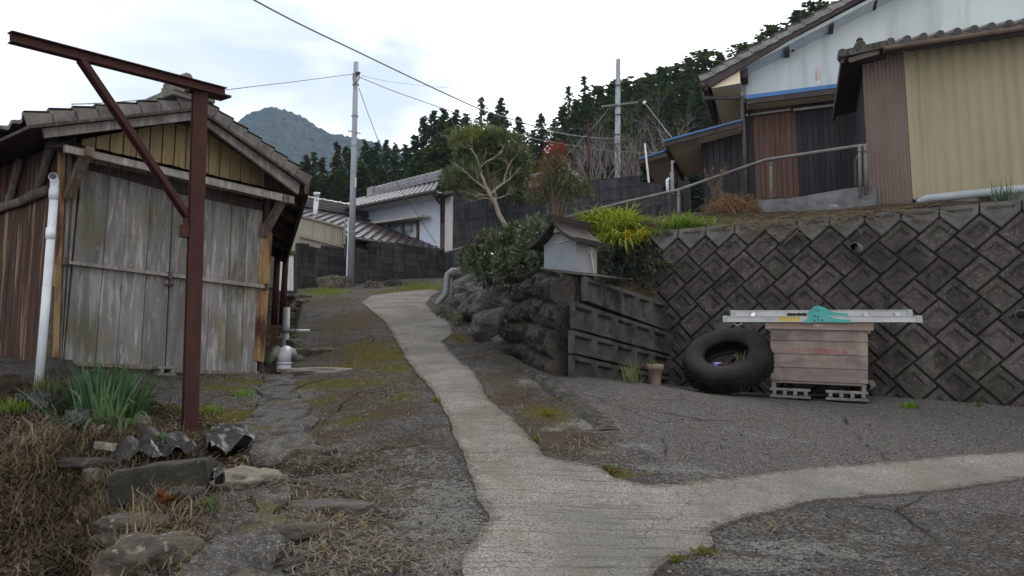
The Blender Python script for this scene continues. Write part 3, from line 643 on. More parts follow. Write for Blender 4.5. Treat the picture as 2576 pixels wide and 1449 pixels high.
# gable panel with pressed ribs
gt = [(150,372),(212,349),(482,300),(500,297),(520,312),(700,458),(752,490)]; gb = [(150,392),(752,520)]
def gpan(mbx, pitch, off, x0, x1):
    st, sb2 = [SP.hit(*p, off) for p in gt], [SP.hit(*p, off) for p in gb]
    ts, tz = [SP.along(p) for p in st], [p.z for p in st]; bs, bz = [SP.along(p) for p in sb2], [p.z for p in sb2]
    a, b = SP.along(SP.hit(*x0, off)), SP.along(SP.hit(*x1, off)); k = a
    while k < b:
        e = min(k+pitch-.012, b); z0, z1 = np.interp(k, ts, tz), np.interp(e, ts, tz); y0, y1 = np.interp(k, bs, bz), np.interp(e, bs, bz)
        p = lambda s_, z: Vector((SP.p.x, SP.p.y, 0))+SP.u*s_+SP.n*off+Z3*z
        if z0 > y0+.01 and z1 > y1+.01: mbx.prism([p(k, y0), p(e, y1), p(e, z1), p(k, z0)], -SP.n*.015)
        k += pitch
m = MB(); gpan(m, .135, .03, (205,380), (664,470)); m.build('gable_panel', YELP, shed, bevel=.004)
m = MB(); gpan(m, .8, .0, (150,380), (750,510)); m.build('gable_backing', W('rust_back', (.05,.03,.02), (.12,.07,.035), 5), shed)
# bargeboards
BO = .46
m = MB(); m.prism(SP.poly([(103,303),(115,347),(484,302),(500,296),(500,262),(484,266)], BO), -SP.n*.04); m.build('bargeboard', BEAMM, shed, bevel=.005)
m = MB(); m.prism(SP.poly([(503,262),(503,300),(520,315),(751,489),(756,460),(521,282)], BO), -SP.n*.04); m.build('bargeboard', BEAMM, shed, bevel=.005)
# roof: two tiled slopes; edge courses step along the verge
def verge_roof(name, ridge, eave, back, n, mat, parent, th=.03, col=.26, lip=True, thick=.03):
    """tiled slope: ridge->eave is the visible verge edge, back the depth vector"""
    m = MB(); sv = eave-ridge; dn = sv.cross(back).normalized()
    if dn.z < 0: dn = -dn
    nc = max(2, int(back.length/col)); K = 6
    for r_ in range(n):
        p0 = ridge+sv*(r_/n); p1 = ridge+sv*((r_+1.08)/n); V = []
        for c in range(nc*K+1):
            f = c/(nc*K); ph = math.cos(2*PI*c/K); hgt = .018*ph+(0.025 if c <= 1 and lip else 0)+random.uniform(-.003, .003)
            V += [p0+back*f+dn*(hgt+.03), p1+back*f+dn*(hgt+.03+th*.9), p1+back*f+dn*(hgt+.03+th*.9-thick)]
        nr = nc*K+1; m.add(V, [(i*3, i*3+1, i*3+4, i*3+3) for i in range(nr-1)]+[(i*3+1, i*3+2, i*3+5, i*3+4) for i in range(nr-1)])
        if lip: m.prism([p0+dn*(-.03), p1+dn*(-.035), p1+dn*(.062+th*.6), p0+dn*(.052)], back.normalized()*.03)
    return m.build(name, mat, parent)
RO = .56
rA = SP.hit(500, 262, RO); lE = SP.hit(74, 306, RO); rE = SP.hit(776, 456, RO)
verge_roof('tiled_slope', rA, lE, WL*5, 8, TILE, shed); verge_roof('tiled_slope', rA, rE, WR*6.2, 8, TILE, shed)
m = MB(); m.prism([rA-Z3*.03, lE-Z3*.03, lE+WL*5-Z3*.03, rA+WL*5-Z3*.03], -Z3*.03); m.prism([rA-Z3*.031, rA+WR*6.2-Z3*.031, rE+WR*6.2-Z3*.031, rE-Z3*.031], -Z3*.03)
m.prism([rA-Z3*.05, rA+WL*5-Z3*.05, rA+WR*6.2-Z3*.05], -Z3*.03); m.build('roof_boarding', DARKW, shed)
m = MB(); rO = SP.hit(462, 262, RO)
for k in range(4): m.box(rO+Z3*(.07+.05*k)-SP.n*.1, .30-.035*k, .3, .045, SP.u, SP.n)
m.tube([rO+Z3*.26+SP.n*.06, rO+Z3*.27-SP.n*.3], .06, 10)
for k in range(2): m.box(rA+Z3*(.06+.05*k)+WL*.02-SP.n*.0, .30-.03*k, .16, .05, SP.u, WL)
for k in range(2): m.tube([rA+Z3*.15+SP.u*(-.05)+SP.n*.05, rA+Z3*.17+SP.u*.03-SP.n*.2], .06, 10)
m.beam(rA+Z3*.12, rA+WL*4.8+Z3*.12, .24, .2); m.build('ridge_tiles', TILE, shed, bevel=.012)
# right eave seen from below: eave beam and rafters, and the side wall behind
m = MB(); m.beam(rE+SP.u*-.02-Z3*.09, rE+WR*6.2-Z3*.09, .05, .13); m.build('eave_beam', DARKW, shed)
for k in range(7):
    q = rE+WR*(.25+k*.85)-Z3*.1; m = MB(); m.beam(q, q-SP.u*.62+Z3*.2, .06, .07); m.build('rafter', BROWNW, shed)
cR = SP.hit(664, 900, 0)
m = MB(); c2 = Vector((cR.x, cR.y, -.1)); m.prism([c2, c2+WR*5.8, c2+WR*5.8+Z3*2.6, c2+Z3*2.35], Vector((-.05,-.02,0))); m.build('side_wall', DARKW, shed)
# brackets under the canopy
for (p, q) in (((217,385), (172,498)), ((711,503), (661,592))):
    a = SP.hit(*p, CO-.05); b = SP.hit(*q, .05); m = MB(); m.beam(a, b, .075, .085, SP.u); m.box(a+SP.n*.02, .08, .12, .09, SP.u, SP.n); m.build('canopy_bracket', BROWNW, shed, bevel=.004)
# corner posts
m = MB(); m.prism(SP.poly([(668,560),(686,588),(664,912),(645,908)], .05), -SP.n*.08); m.prism(SP.poly([(659,560),(667,565),(645,908),(638,906)], .04), -SP.n*.08); m.build('corner_post', RUSTP, shed, bevel=.004)
m = MB(); m.prism(SP.poly([(152,385),(166,380),(148,900),(132,900)], .045), -SP.n*.06); m.build('corner_post', RUSTP, shed, bevel=.004)
# corrugated left wall
cL = SP.hit(150, 935, 0); m = MB(); V = []; n = 240; H0, H1 = .02, 2.25
for i in range(n+1):
    f = i/n; p = Vector((cL.x, cL.y, 0))+WL*(f*5); o = -SP.u*(.018*math.sin(f*5/.075*2*PI)); V += [p+o+Z3*.14, p+o+Z3*2.35]
m.add(V, [(i*2, i*2+2, i*2+3, i*2+1) for i in range(n)]); m.build('corrugated_wall', RUSTC, shed, smooth=True)
m = MB(); c3 = Vector((cL.x, cL.y, 0))+SP.u*.08; m.prism([c3-Z3*.4, c3+WL*5-Z3*.4, c3+WL*5+Z3*2.3, c3+Z3*2.3], SP.u*.05); m.build('inner_wall', DARKW, shed)
LP = Plane(cL.x, cL.y, (WL.x, WL.y)); LGM = woodmat('log', (.085,.072,.06), (.17,.145,.12), (.22,.19,.16), .05)
for (p, q, r_) in (((122,478), (-60,548), .05), ((96,480), (130,360), .045), ((20,520), (50,400), .04), ((92,348), (165,366), .03)):
    a, b = LP.hit(*p, .06), LP.hit(*q, .06); m = MB(); m.tube([a.lerp(b, t/6)+Vector((0,0,.012*math.sin(t*2.1))) for t in range(7)], [r_*(1+.12*math.sin(t*1.7)) for t in range(7)], 10); m.build('log_strut', LGM, shed, smooth=True)
m = MB(); 
for k in range(9): rock(m, Vector((cL.x, cL.y, .0))+WL*(k*.55)+SP.n*.0-SP.u*.05, .35, .22, .2, random.random()*3, 40+k, .3, 2)
m.build('foundation', STONE, shed, smooth=True)
m = MB(); m.prism(SP.poly([(112,720),(160,720),(150,940),(96,945)], .03), -SP.n*.07); m.build('mud_wall', W('mud', (.06,.045,.038), (.14,.115,.095), 9, bump=1., bscale=25, spots=[((.03,.022,.018), 4, .5, .7, .8, O1)], bdist=.03), shed)

# white standing drain pipe
pt = [at(118,450,6.85)+SP.n*.12, at(124,446,6.88)+SP.n*.08, at(130,458,6.9)+SP.n*.06, at(127,520,6.9)+SP.n*.06, at(108,760,6.85)+SP.n*.06, at(90,968,6.8)+SP.n*.06]
m = MB(); m.pipe(pt, .036, 16, .005); dp = m.build('drain_pipe', PVCW, smooth=True, label='white plastic drain pipe standing at the rusty shed corner, broken at its foot', cat='pipe')
for y in (492, 594):
    f = (y-458)/(968-458); q = pt[2].lerp(pt[5], f); m = MB(); m.tube([q-Z3*.05, q+Z3*.05], .0395, 16, True); m.build('pipe_joint', PVCW, dp, smooth=True)

# concrete block under the sill
BLK = W('cement_block', (.10,.098,.092), (.21,.205,.19), 10, bump=.8, bscale=80, rough=.95, spots=[((.05,.05,.045), 3, .5, .7, .7, O1)])
def cblock(name, c, ux, uy, label, L=.39, Wd=.19, H=.10, tilt=None, holes=3, group=None):
    """a hollow block lying so that its holes face uy"""
    ux = Vector(ux).normalized(); uy = Vector(uy).normalized(); uz = ux.cross(uy); uz = uz if uz.z > 0 else -uz
    m = MB(); c = Vector(c); t = .029
    m.box(c+uz*(H/2-t/2), L, Wd, t, ux, uy, uz); m.box(c-uz*(H/2-t/2), L, Wd, t, ux, uy, uz)
    for i in range(holes+1): m.box(c+ux*(-(L-.09)/2+(L-.09)*i/holes), .037, Wd, H-2*t+.002, ux, uy, uz)
    o = m.build(name, BLK, bevel=.006, label=label, cat='block', group=group); return o
q = SP.hit(412, 934, .12); cblock('concrete_block', q+Z3*.0, SP.u, SP.n, 'hollow concrete block set under the sill of the shed doors', .2, .15, .10, None, 1)

# ================================================================== rusty steel gantry
RED = W('red_rust', (.033,.013,.011), (.058,.0215,.0175), 5, (2,2,1), .75, .35, 50, None, [((.035,.012,.011), 2.5, .5, .7, .8, (3,3,.7)), ((.11,.04,.022), 14, .62, .74, .5, O1)], 0, .2)
pb = G(478, 1085); gy = pb.y
gant = T('steel_gantry', 'rusty red steel post with a long braced arm in front of the shed', 'gantry', pb)
def hbeam(mb, p, q, d, w, face, t=.012):
    """I section from p to q: flanges of width w apart by d along face"""
    p = Vector(p); q = Vector(q); ax = (q-p).normalized(); fx = (Vector(face)-ax*ax.dot(Vector(face))).normalized(); sx = ax.cross(fx); c = (p+q)/2; L = (q-p).length
    for s_ in (-1, 1): mb.box(c+fx*(s_*(d/2-t/2)), w, t, L, sx, fx, ax)
    mb.box(c, t*.8, d-2*t, L, sx, fx, ax)
ptop = at(503, 225, gy); face = Vector((-pb.x, -pb.y, 0)).normalized(); face = Matrix.Rotation(R(12), 3, 'Z')@face
m = MB(); hbeam(m, pb-Z3*.2, ptop, .105, .112, face); m.build('post', RED, gant, bevel=.004)
aR, aL = at(566, 233, gy+.12), at(24, 93, 5.0)
m = MB(); hbeam(m, aL, aR, .078, .07, (0,0,1), .010); m.build('arm', RED, gant, bevel=.003)
m = MB(); m.box(ptop.lerp(at(545,236,gy+.1), .5)-Z3*.02, .35, .15, .02, (aR-aL), (aR-aL).cross(Z3)); m.build('cap_plate', RED, gant)
f = (200-24)/(566-24); b0 = aL.lerp(aR, .36); b0 = at(203, 150, aL.lerp(aR, .28).y); b1 = at(476, 552, gy-.02)
m = MB(); hbeam(m, b0, b1, .062, .05, (1,-.4,0), .008); m.build('brace', RED, gant, bevel=.003)
m = MB(); m.box(at(467,582,gy-.03), .08, .06, .10, (1,0,0)); m.box(at(470,563,gy-.02), .05, .05, .10); m.build('bracket', RED, gant)

# ================================================================== debris and stones by the post
def stone(label, x, y, s, seed, mat=None, rz=0, name='stone', sub=4, dz=0, rough=.22, pw=3.2, tilt=0, group=None):
    q = G(x, y, dz); m = MB(); rock(m, q, *s, rz, seed, rough, sub, pw, tilt); return m.build(name, mat or ROCKM, smooth=True, label=label, cat='stone', group=group)
MOSSB = W('mossy_block', (.016,.016,.012), (.048,.044,.034), 5, bump=.9, bscale=40, rough=.95, spots=[((.05,.046,.012), 3, .5, .66, .7, O1), ((.13,.125,.115), 30, .6, .72, .5, O1), ((.02,.018,.015), 3, .5, .7, .6, O1)], bdist=.02)
p, q = G(283,1255,.12), G(525,1232,.16); m = MB(); d = (q-p); m.beam(p, q, .24, .20, Z3)
def rough_box(mb, p, q, wd, h, seed, n=(24,8,8), amp=.014):
    d = q-p; L = d.length; x = d.normalized(); y = Z3.cross(x).normalized(); z = x.cross(y); c = (p+q)/2
    import bmesh
    bm = bmesh.new(); bmesh.ops.create_cube(bm, size=1); bmesh.ops.subdivide_edges(bm, edges=bm.edges[:], cuts=9, use_grid_fill=True)
    V = []
    for v in bm.verts:
        u = v.co; w_ = c+x*u.x*L+y*u.y*wd+z*u.z*h; nn = noise.noise_vector(w_*9+Vector((seed,0,0)))*amp*1.6+noise.noise_vector(w_*3+Vector((seed,0,0)))*amp*1.4; k = 1-.03*(abs(u.x)*2 > .9)-.04*((abs(u.y)*2 > .9) and (abs(u.z)*2 > .9))
        V.append(c+x*u.x*L*k+y*u.y*wd*k+z*u.z*h*k+nn)
    mb.add(V, [tuple(a.index for a in f.verts) for f in bm.faces]); bm.free()
m = MB(); rough_box(m, at(288,1230,4.55), at(533,1194,4.62), .22, .20, 2, amp=.009); m.build('concrete_beam', MOSSB, smooth=True, label='squared mossy concrete beam lying at the edge of the bank', cat='beam')
m = MB(); rough_box(m, G(243,1130,.03), G(300,1136,.03), .07, .05, 5, amp=.005); m.build('wood_offcut', BEAMM, label='short pale timber offcut on the dry grass below the strap-leaved plant', cat='wood')
stone('flat dark rock slab tilted beside the black plastic sheet', 238, 1162, (.20,.13,.035), 3, STONE, .2, 'flat_stone', rough=.12)
stone('pale jagged rock wedged below the flat dark slab', 250, 1192, (.09,.075,.07), 4, W('pale_rock', (.12,.11,.095), (.24,.225,.195), 8, bump=.8, bscale=30, spots=[((.1,.09,.07), 4, .5, .7, .6, O1)]), .6)
stone('upright grey stone at the foot of the green strap-leaved plant', 355, 1085, (.06,.05,.10), 5, ROCKM, .3)
stone('small white stone beside the left edge of the strap-leaved plant', 100*2.576/2.0+130, 1082, (.05,.04,.04), 6, W('white_stone', (.4,.39,.36), (.55,.53,.5), 8), .3)
stone('tan broken rock between mossy beam and the road edge', 622, 1215, (.19,.14,.08), 11, W('tan_rock', (.10,.088,.07), (.23,.205,.16), 6, bump=1., bscale=26, spots=[((.07,.06,.05), 4, .5, .66, .7, O1), ((.45,.43,.38), 30, .62, .72, .5, O1)], bdist=.03), .3, rough=.4)
stone('smooth brownish flat stone set into the road verge', 810, 1268, (.25,.12,.05), 8, W('brown_flat', (.035,.03,.026), (.085,.073,.062), 4, bump=.5, bscale=40), .05, 'flat_stone', rough=.2, dz=-.03)
stone('second flat brown stone, smaller and nearer the camera', 775, 1322, (.16,.085,.045), 9, W('brown_flat2', (.035,.03,.025), (.085,.073,.06), 4, bump=.5, bscale=40), .25, 'flat_stone', rough=.2, dz=-.028)
stone('big rounded lichen-covered boulder at the bottom of the bank', 385, 1412, (.20,.15,.11), 10, ROCKM, .3, 'boulder', rough=.3)
stone('low dark lichen-spotted boulder behind the rounded one', 345, 1335, (.17,.11,.08), 12, ROCKM, .1, 'boulder', rough=.35)
stone('grey rock under the right end of the mossy beam', 478, 1255, (.09,.07,.06), 13, STONE, .4)
stone('flat reddish stone on the road edge beside the grey elbow pipe', 800, 935, (.42,.16,.05), 14, W('red_stone', (.12,.1,.09), (.22,.185,.165), 6, bump=.7, bscale=30), .25, 'flat_stone', rough=.2)
stone('long low stone bordering the ditch above the elbow pipe', 795, 888, (.35,.12,.07), 15, ROCKM, .5, 'flat_stone', rough=.25)
stone('rounded stone at the foot of the block wall left of the utility pole', 843, 722, (.42,.25,.28), 16, ROCKM, .1)
stone('small boulder on the verge right of the utility pole', 937, 724, (.2,.15,.16), 17, ROCKM, .1)
stone('dark stone on the mossy verge farther along the block wall', 995, 718, (.28,.2,.16), 18, STONE, .1)
for k, (x, y) in enumerate([(735,832),(728,812),(742,795),(748,775),(760,762),(722,850),(700,880),(690,905),(745,870),(738,905),(765,748),(735,745)]):
    stone('loose grey rubble stone heaped along the ditch beside the shed', x, y, (random.uniform(.10,.2), random.uniform(.1,.16), random.uniform(.07,.12)), 20+k, ROCKM, random.random()*3, 'rubble_stone', 3, group='rubble along the ditch')
# fallen red-brown leaf litter lump
m = MB()
for k in range(9):
    q = G(424+random.uniform(-14,14), 1290+random.uniform(-14,10), .03+random.random()*.03); a = random.random()*6; l = .05
    m.add([q, q+Vector((math.cos(a)*l, math.sin(a)*l, .03)), q+Vector((math.cos(a+.9)*l*1.2, math.sin(a+.9)*l*1.2, .045)), q+Vector((math.cos(a+1.7)*l, math.sin(a+1.7)*l, .02))], [(0,1,2,3)])
m.build('dead_leaves', leafmat('red_leaf', (.14,.04,.018), (.07,.03,.018), None, .8, .1), label='few curled red-brown dead leaves below the mossy beam', cat='leaves', kind='stuff')
# black plastic sheeting
s = N('black_plastic'); v = s.co(); c = s.mix(s.rng(s.noise(v, 3, 4), .5, .7), (.006,.006,.007), (.030,.031,.036))
PLAST = s.done(c, .4, s.bump(s.noise(s.co('Object', (1,3,1)), 16, 4, .6), .6, .03), .4)
def plastic(label, pts, seed, amp=.05):
    b = [G(x, y) for x, y in pts]; A = [(q.x, q.y) for q in b]; xs_ = [a[0] for a in A]; ys_ = [a[1] for a in A]
    gx, gy = np.meshgrid(np.arange(min(xs_), max(xs_), .022), np.arange(min(ys_), max(ys_), .022)); sd = poly_sd(A, gx, gy)
    ip = [(float(u), float(v)) for u, v, d in zip(gx.ravel(), gy.ravel(), sd) if d > .012]
    bb2 = []
    for i in range(len(A)):
        a, c = Vector(A[i]), Vector(A[(i+1) % len(A)]); n = max(1, int((c-a).length/.025)); bb2 += [tuple(a+(c-a)*(k/n)) for k in range(n)]
    v2, e2, f2, *_ = delaunay_2d_cdt([Vector(q) for q in bb2+ip], [(i, (i+1) % len(bb2)) for i in range(len(bb2))], [], 1, 1e-5)
    V2 = np.array([tuple(q) for q in v2]); Z = gz(V2[:,0], V2[:,1])+.03; V = []
    for (x, y), z in zip(V2, Z):
        r1 = 1-abs(noise.noise(Vector((x*4.5+seed, y*9, seed)))*2); r2 = 1-abs(noise.noise(Vector((x*11+seed, y*18, seed+3)))*2)
        V.append((x, y, z+amp*r1*.9+amp*.35*r2))
    m = MB(); m.add(V, f2); m.build('plastic_sheet', PLAST, smooth=True, label=label, cat='plastic sheet')
plastic('crumpled black plastic sheet lying behind the mossy beam', [(268,1180),(330,1140),(390,1118),(440,1113),(480,1135),(505,1158),(440,1168),(380,1185),(300,1195)], 1, .07)
plastic('torn black plastic bunched beside the cracked slab right of the steel post', [(515,1125),(560,1098),(612,1092),(640,1130),(600,1142),(560,1160),(530,1158)], 5, .07)
plastic('scrap of dark plastic on the weeds left of the strap-leaved plant', [(40,1015),(85,1003),(125,1012),(130,1040),(90,1050)], 9, .05)
plastic('small shiny black plastic scrap stuffed under the end of the mossy beam', [(535,1215),(552,1205),(568,1225),(560,1250),(540,1248)], 12, .08)
plastic('dark plastic strip under the left side of the strap-leaved plant', [(160,1060),(205,1050),(225,1080),(195,1105),(170,1095)], 15, .06)
# grey drain pipes in the ditch by the shed
q = G(712, 930, -.05); m = MB(); base_ = at(714, 935, 9.15); m.tube([base_-Z3*.12, base_+Z3*.09], .083, 20); m.tube([base_+Z3*.08, base_+Z3*.11], .088, 20)
m.tube([base_+Z3*.10, base_+Z3*.17, base_+Vector((-.01,.05,.22)), base_+Vector((-.02,.13,.235)), base_+Vector((-.03,.35,.22))], .078, 20); m.build('elbow_pipe', W('pvc_silver', (.25,.26,.28), (.36,.37,.39), 5, bump=.05, rough=.4), smooth=True, label='pale grey plastic elbow pipe rising from the ditch by the shed', cat='pipe')
b2 = at(719, 835, 11.3); m = MB(); m.pipe([b2-Z3*.25, b2+Z3*.36], .05, 18, .006); m.tube([b2-Z3*.02, b2+Z3*.10], .055, 18); m.build('standing_pipe', PVC, smooth=True, label='dark grey plastic pipe standing upright in the ditch farther up', cat='pipe')
m = MB(); m.tube([b2+Vector((.05,-.02,.02)), b2+Vector((.35,-.03,.02))], .018, 10); m.build('white_pipe', PVCW, smooth=True, label='thin white pipe crossing from the ditch to the road edge', cat='pipe')
m = MB(); a = at(700,880,9.9); m.tube([a, at(672,915,9.5)], .05, 14); m.build('broken_pipe', W('pvc_green', (.05,.06,.045), (.09,.1,.075), 6), smooth=True, label='short dark greenish pipe lying in the ditch behind the elbow pipe', cat='pipe')
# rusty posts behind the shed
for k, (xt, xb, yb, Yd) in enumerate(((700,691,775,13.5), (722,710,775,14.0))):
    a = at(xb, yb, Yd); t_ = at(xt, 610, Yd); m = MB(); m.tube([a-Z3*.3, t_], .055, 12); m.build('rusty_post', RED, smooth=True, label=['rusty round post against the shed side, the nearer of the pair', 'rusty round post in front of the white boards, leaning right'][k], cat='post')
# ================================================================== wooden compost box, ladder, tyre, pot
bu = Vector((.93, -.37, -.045)).normalized(); bn = Vector((-.37, -.93, 0)).normalized(); bz = bu.cross(bn); bz = bz if bz.z > 0 else -bz
bn = bz.cross(bu); bn = bn if bn.y < 0 else -bn
bc = at(2058, 966, 7.85)          # foot of the box front, middle
BW, BH, BD = .915, .545, .42
PINK = W('pink_boards', (.135,.108,.098), (.22,.182,.162), 3, (1,1,6), .85, .3, 10, (4,4,30), [((.33,.285,.235), 2, .5, .68, .7, O1), ((.07,.048,.042), 18, .64, .70, .9, (1,1,1.6)), ((.10,.07,.07), 2.2, .5, .68, .7, (1,1,2)), ((.26,.235,.205), 4, .58, .7, .6, (.6,.6,5))], .14)
box = T('wooden_box', 'reddish plank box on concrete blocks against the retaining wall', 'box', bc)
m = MB()
for k in range(4): m.box(bc+bz*(.02+BH/4*(k+.5))-bn*.0125, BW, .025, BH/4-.004, bu, bn, bz)
m.build('front_boards', PINK, box, bevel=.003)
for sd in (-1, 1):
    m = MB()
    for k in range(4): m.box(bc+bu*(sd*(BW/2-.0125))+bz*(.02+BH/4*(k+.5))-bn*(BD/2+.03), .025, BD-.01, BH/4-.004, bu, bn, bz)
    m.build('side_boards', PINK, box, bevel=.003)
m = MB(); m.box(bc+bz*.29-bn*(BD+.04), BW-.05, .02, .53, bu, bn, bz); m.box(bc+bz*.02-bn*.22, BW-.06, .4, .02, bu, bn, bz); m.build('back_boards', PINK, box)
for sd in (-1, 1):
    for dn in (.04, BD): m = MB(); m.box(bc+bu*(sd*(BW/2-.035))-bz*.02-bn*dn, .04, .04, .08, bu, bn, bz); m.build('leg', PINK, box)
m = MB(); m.box(bc+bz*.008-bn*.03, BW-.08, .03, .02, bu, bn, bz); m.build('bottom_rail', PINK, box)
LIDM = W('lid_board', (.24,.18,.15), (.33,.255,.21), 4, (1,1,4), .85, .2, 20)
tpz = bz*(BH+.02)
m = MB(); m.box(bc+tpz+bz*.018+bn*.02, BW+.10, .03, .075, bu, bn, bz); m.box(bc+tpz+bz*.018-bn*(BD+.05), BW+.10, .03, .075, bu, bn, bz); m.build('lid_frame', LIDM, box)
m = MB(); V = []; n = 27*8
for i in range(n+1):
    f = i/n; p = bc+bu*((f-.5)*1.03)+bz*(.012*math.sin(f*27*2*PI)); V += [p+tpz+bz*.072+bn*.09, p+tpz+bz*.185-bn*(BD+.12)]
m.add(V, [(i*2, i*2+2, i*2+3, i*2+1) for i in range(n)]); m.add([Vector(p)-bz*.004 for p in V], [(i*2+1, i*2+3, i*2+2, i*2) for i in range(n)])
e = len(V); m.f += [(i*2, i*2+2, e+i*2+2, e+i*2) for i in range(n)]
m.build('corrugated_lid', W('poly_sheet', (.42,.37,.31), (.52,.47,.40), 5, bump=.1, rough=.5, spots=[((.2,.16,.12), 6, .55, .7, .6, O1)]), box, smooth=True)
m = MB(); m.box(bc+tpz+bz*.022+bn*.036, .09, .006, .02, bu, bn, bz); m.build('name_plate', W('plate', (.4,.36,.32), (.5,.46,.42), 9), box, bevel=.004)
RT = W('red_paint', (.36,.03,.05), (.24,.03,.04), 18, rough=.8, bump=0, spots=[((.22,.15,.135), 45, .5, .6, .9, O1)])
fc_ = bpy.data.curves.new('lettering', 'FONT'); fc_.body = 'キエーロ四開四三株'; fc_.size = .062; fc_.extrude = .0008; fc_.align_x = 'CENTER'; fc_.space_character = .98
tmp = bpy.data.objects.new('lettering_curve', fc_); COL.objects.link(tmp); bpy.context.view_layer.update()
tm = bpy.data.meshes.new_from_object(tmp.evaluated_get(bpy.context.evaluated_depsgraph_get())); bpy.data.objects.remove(tmp); bpy.data.curves.remove(fc_)
tm.materials.clear(); tm.materials.append(RT); tx = bpy.data.objects.new('lettering', tm); COL.objects.link(tx); tx.parent = box
Mx = Matrix((bu, bz, bn)).transposed().to_4x4(); Mx.translation = bz*(.02+BH*.56)+bn*.002+bu*.0-bz*.02; tx.matrix_local = Mx
for k, (cx_, sd) in enumerate(((1990,0), (2124,1))):
    q = at(cx_, 985, 7.95 if k == 0 else 7.62)+Vector((0,0,0)); q = bc+bu*(-.265 if k == 0 else .265)-bz*(.105)-bn*.055
    cblock('concrete_block', q, bu, bn, ['hollow concrete block under the left end of the wooden box', 'hollow concrete block under the right end of the wooden box'][k])
for k in range(2):
    q = bc+bu*(-.265 if k == 0 else .265)-bz*.105-bn*.34; cblock('concrete_block', q, bu, bn, 'hollow concrete block under the rear edge of the wooden box', group='rear blocks under the box')
# folded aluminium ladder lying on the lid
ALU = W('aluminium', (.34,.35,.35), (.44,.45,.45), 6, (1,1,1), .5, .05, 60, None, [((.24,.245,.25), 3, .5, .7, .6, O1)], 0, .4, .25)
lu = Vector((.93, -.37, -.030)).normalized(); lz = Z3; ln_ = lz.cross(lu).normalized(); ln_ = ln_ if ln_.y < 0 else -ln_
lc = at(2058, 803, 7.77); LL = 1.84
lad = T('folding_ladder', 'folded aluminium ladder with turquoise hinge lying across the box lid', 'ladder', lc)
for k, (dn, dz, dl) in enumerate(((.0, 0, 0), (-.30, .085, -.10))):
    m = MB(); c_ = lc+ln_*dn+lz*dz; m.box(c_, LL+dl, .022, .062, lu, ln_, lz); m.box(c_+lz*.028+ln_*.008, LL+dl, .03, .006, lu, ln_, lz); m.box(c_-lz*.028+ln_*.008, LL+dl, .03, .006, lu, ln_, lz); m.build('side_rail', ALU, lad, bevel=.002)
for f in (-.345, -.12, .245, .40):
    m = MB(); m.box(lc+lu*(LL*f)-ln_*.15+lz*.0425, .045, .29, .03, lu, (ln_*.30-lz*.085), (lz*.30+ln_*.085)); m.build('rung', ALU, lad, bevel=.003)
CAPM = W('grey_cap', (.25,.28,.27), (.33,.36,.35), 8, rough=.5)
for sd in (-1, 1):
    for dn, dz, dl in ((0, 0, 0), (-.30, .085, -.05)): m = MB(); m.box(lc+lu*(sd*(LL/2+dl-.015))+ln_*(dn+.003)+lz*dz, .05, .036, .068, lu, ln_, lz); m.build('end_cap', CAPM, lad, bevel=.004)
TUR = W('turquoise', (.045,.25,.25), (.07,.32,.29), 7, rough=.55, bump=.15, spots=[((.20,.09,.04), 9, .62, .7, .8, O1), ((.03,.16,.17), 4, .55, .7, .5, O1)])
for k, (dn, dz) in enumerate(((.022, .012), (-.285, .10))):
    m = MB(); c_ = lc+ln_*dn+lz*dz
    prof = [(-.15,-.045),(-.11,-.02),(-.05,.04),(-.015,.062),(.02,.06),(.08,.035),(.14,-.005),(.29,-.02),(.29,-.05),(.10,-.045),(-.13,-.05)]
    m.prism([c_+lu*a+lz*b for a, b in prof], ln_*.008); h_ = m.build('hinge_plate', TUR, lad, bevel=.002)
    for a, b in ((-.03,.02),(0,-.02),(-.035,-.03),(.035,-.025),(0,.01)):
        m = MB(); m.tube([c_+lu*a+lz*b+ln_*.006, c_+lu*a+lz*b+ln_*.014], .008 if k == 0 else .006, 10); m.build('bolt', DARKW, h_)
m = MB(); m.box(lc-lu*.27+ln_*.0125, .20, .002, .05, lu, ln_, lz); m.build('sticker', W('sticker', (.50,.33,.05), (.42,.36,.14), 8, spots=[((.55,.08,.03), 6, .66, .68, .9, (6,6,.1))]), lad)
m = MB(); q = lc-lu*.78-lz*.02; m.tube([q+lu*(.04*math.cos(t))+lz*(-.03*math.sin(t)-.012) for t in np.linspace(0, PI, 9)], .004, 6); m.build('rope_loop', PVCW, lad)
m = MB()
for k in range(4): rock(m, lc-lu*(.27-.045*k)-ln_*.1+lz*.055, .03, .02, .018, k, 60+k, .3, 2)
m.build('strap', JOINT, lad, smooth=True)
# big lorry tyre
tyc = at(1830, 905, 8.2); tn = Vector((-.30, -.55, .80)).normalized(); tx_ = tn.cross(Z3).normalized(); ty_ = tx_.cross(tn)
RUB = W('rubber', (.004,.004,.0045), (.013,.0125,.013), 5, bump=.5, bscale=30, rough=.75, spec=.2, spots=[((.04,.036,.032), 9, .58, .74, .5, O1)])
prof = [(.222,.075),(.245,.105),(.30,.122),(.36,.128),(.41,.122),(.44,.105),(.452,.075),(.458,.02),(.458,-.03),(.452,-.09),(.42,-.12),(.36,-.13),(.30,-.12),(.245,-.105),(.222,-.075),(.25,-.06),(.37,-.10),(.42,-.07),(.43,0),(.42,.07),(.37,.10),(.25,.06)]
m = MB(); n = 72; V = []
for i in range(n):
    a = 2*PI*i/n
    for r_, h in prof: V.append(tyc+(tx_*math.cos(a)+ty_*math.sin(a))*r_+tn*h)
k = len(prof); m.add(V, [(i*k+j, i*k+(j+1) % k, ((i+1) % n)*k+(j+1) % k, ((i+1) % n)*k+j) for i in range(n) for j in range(k)])
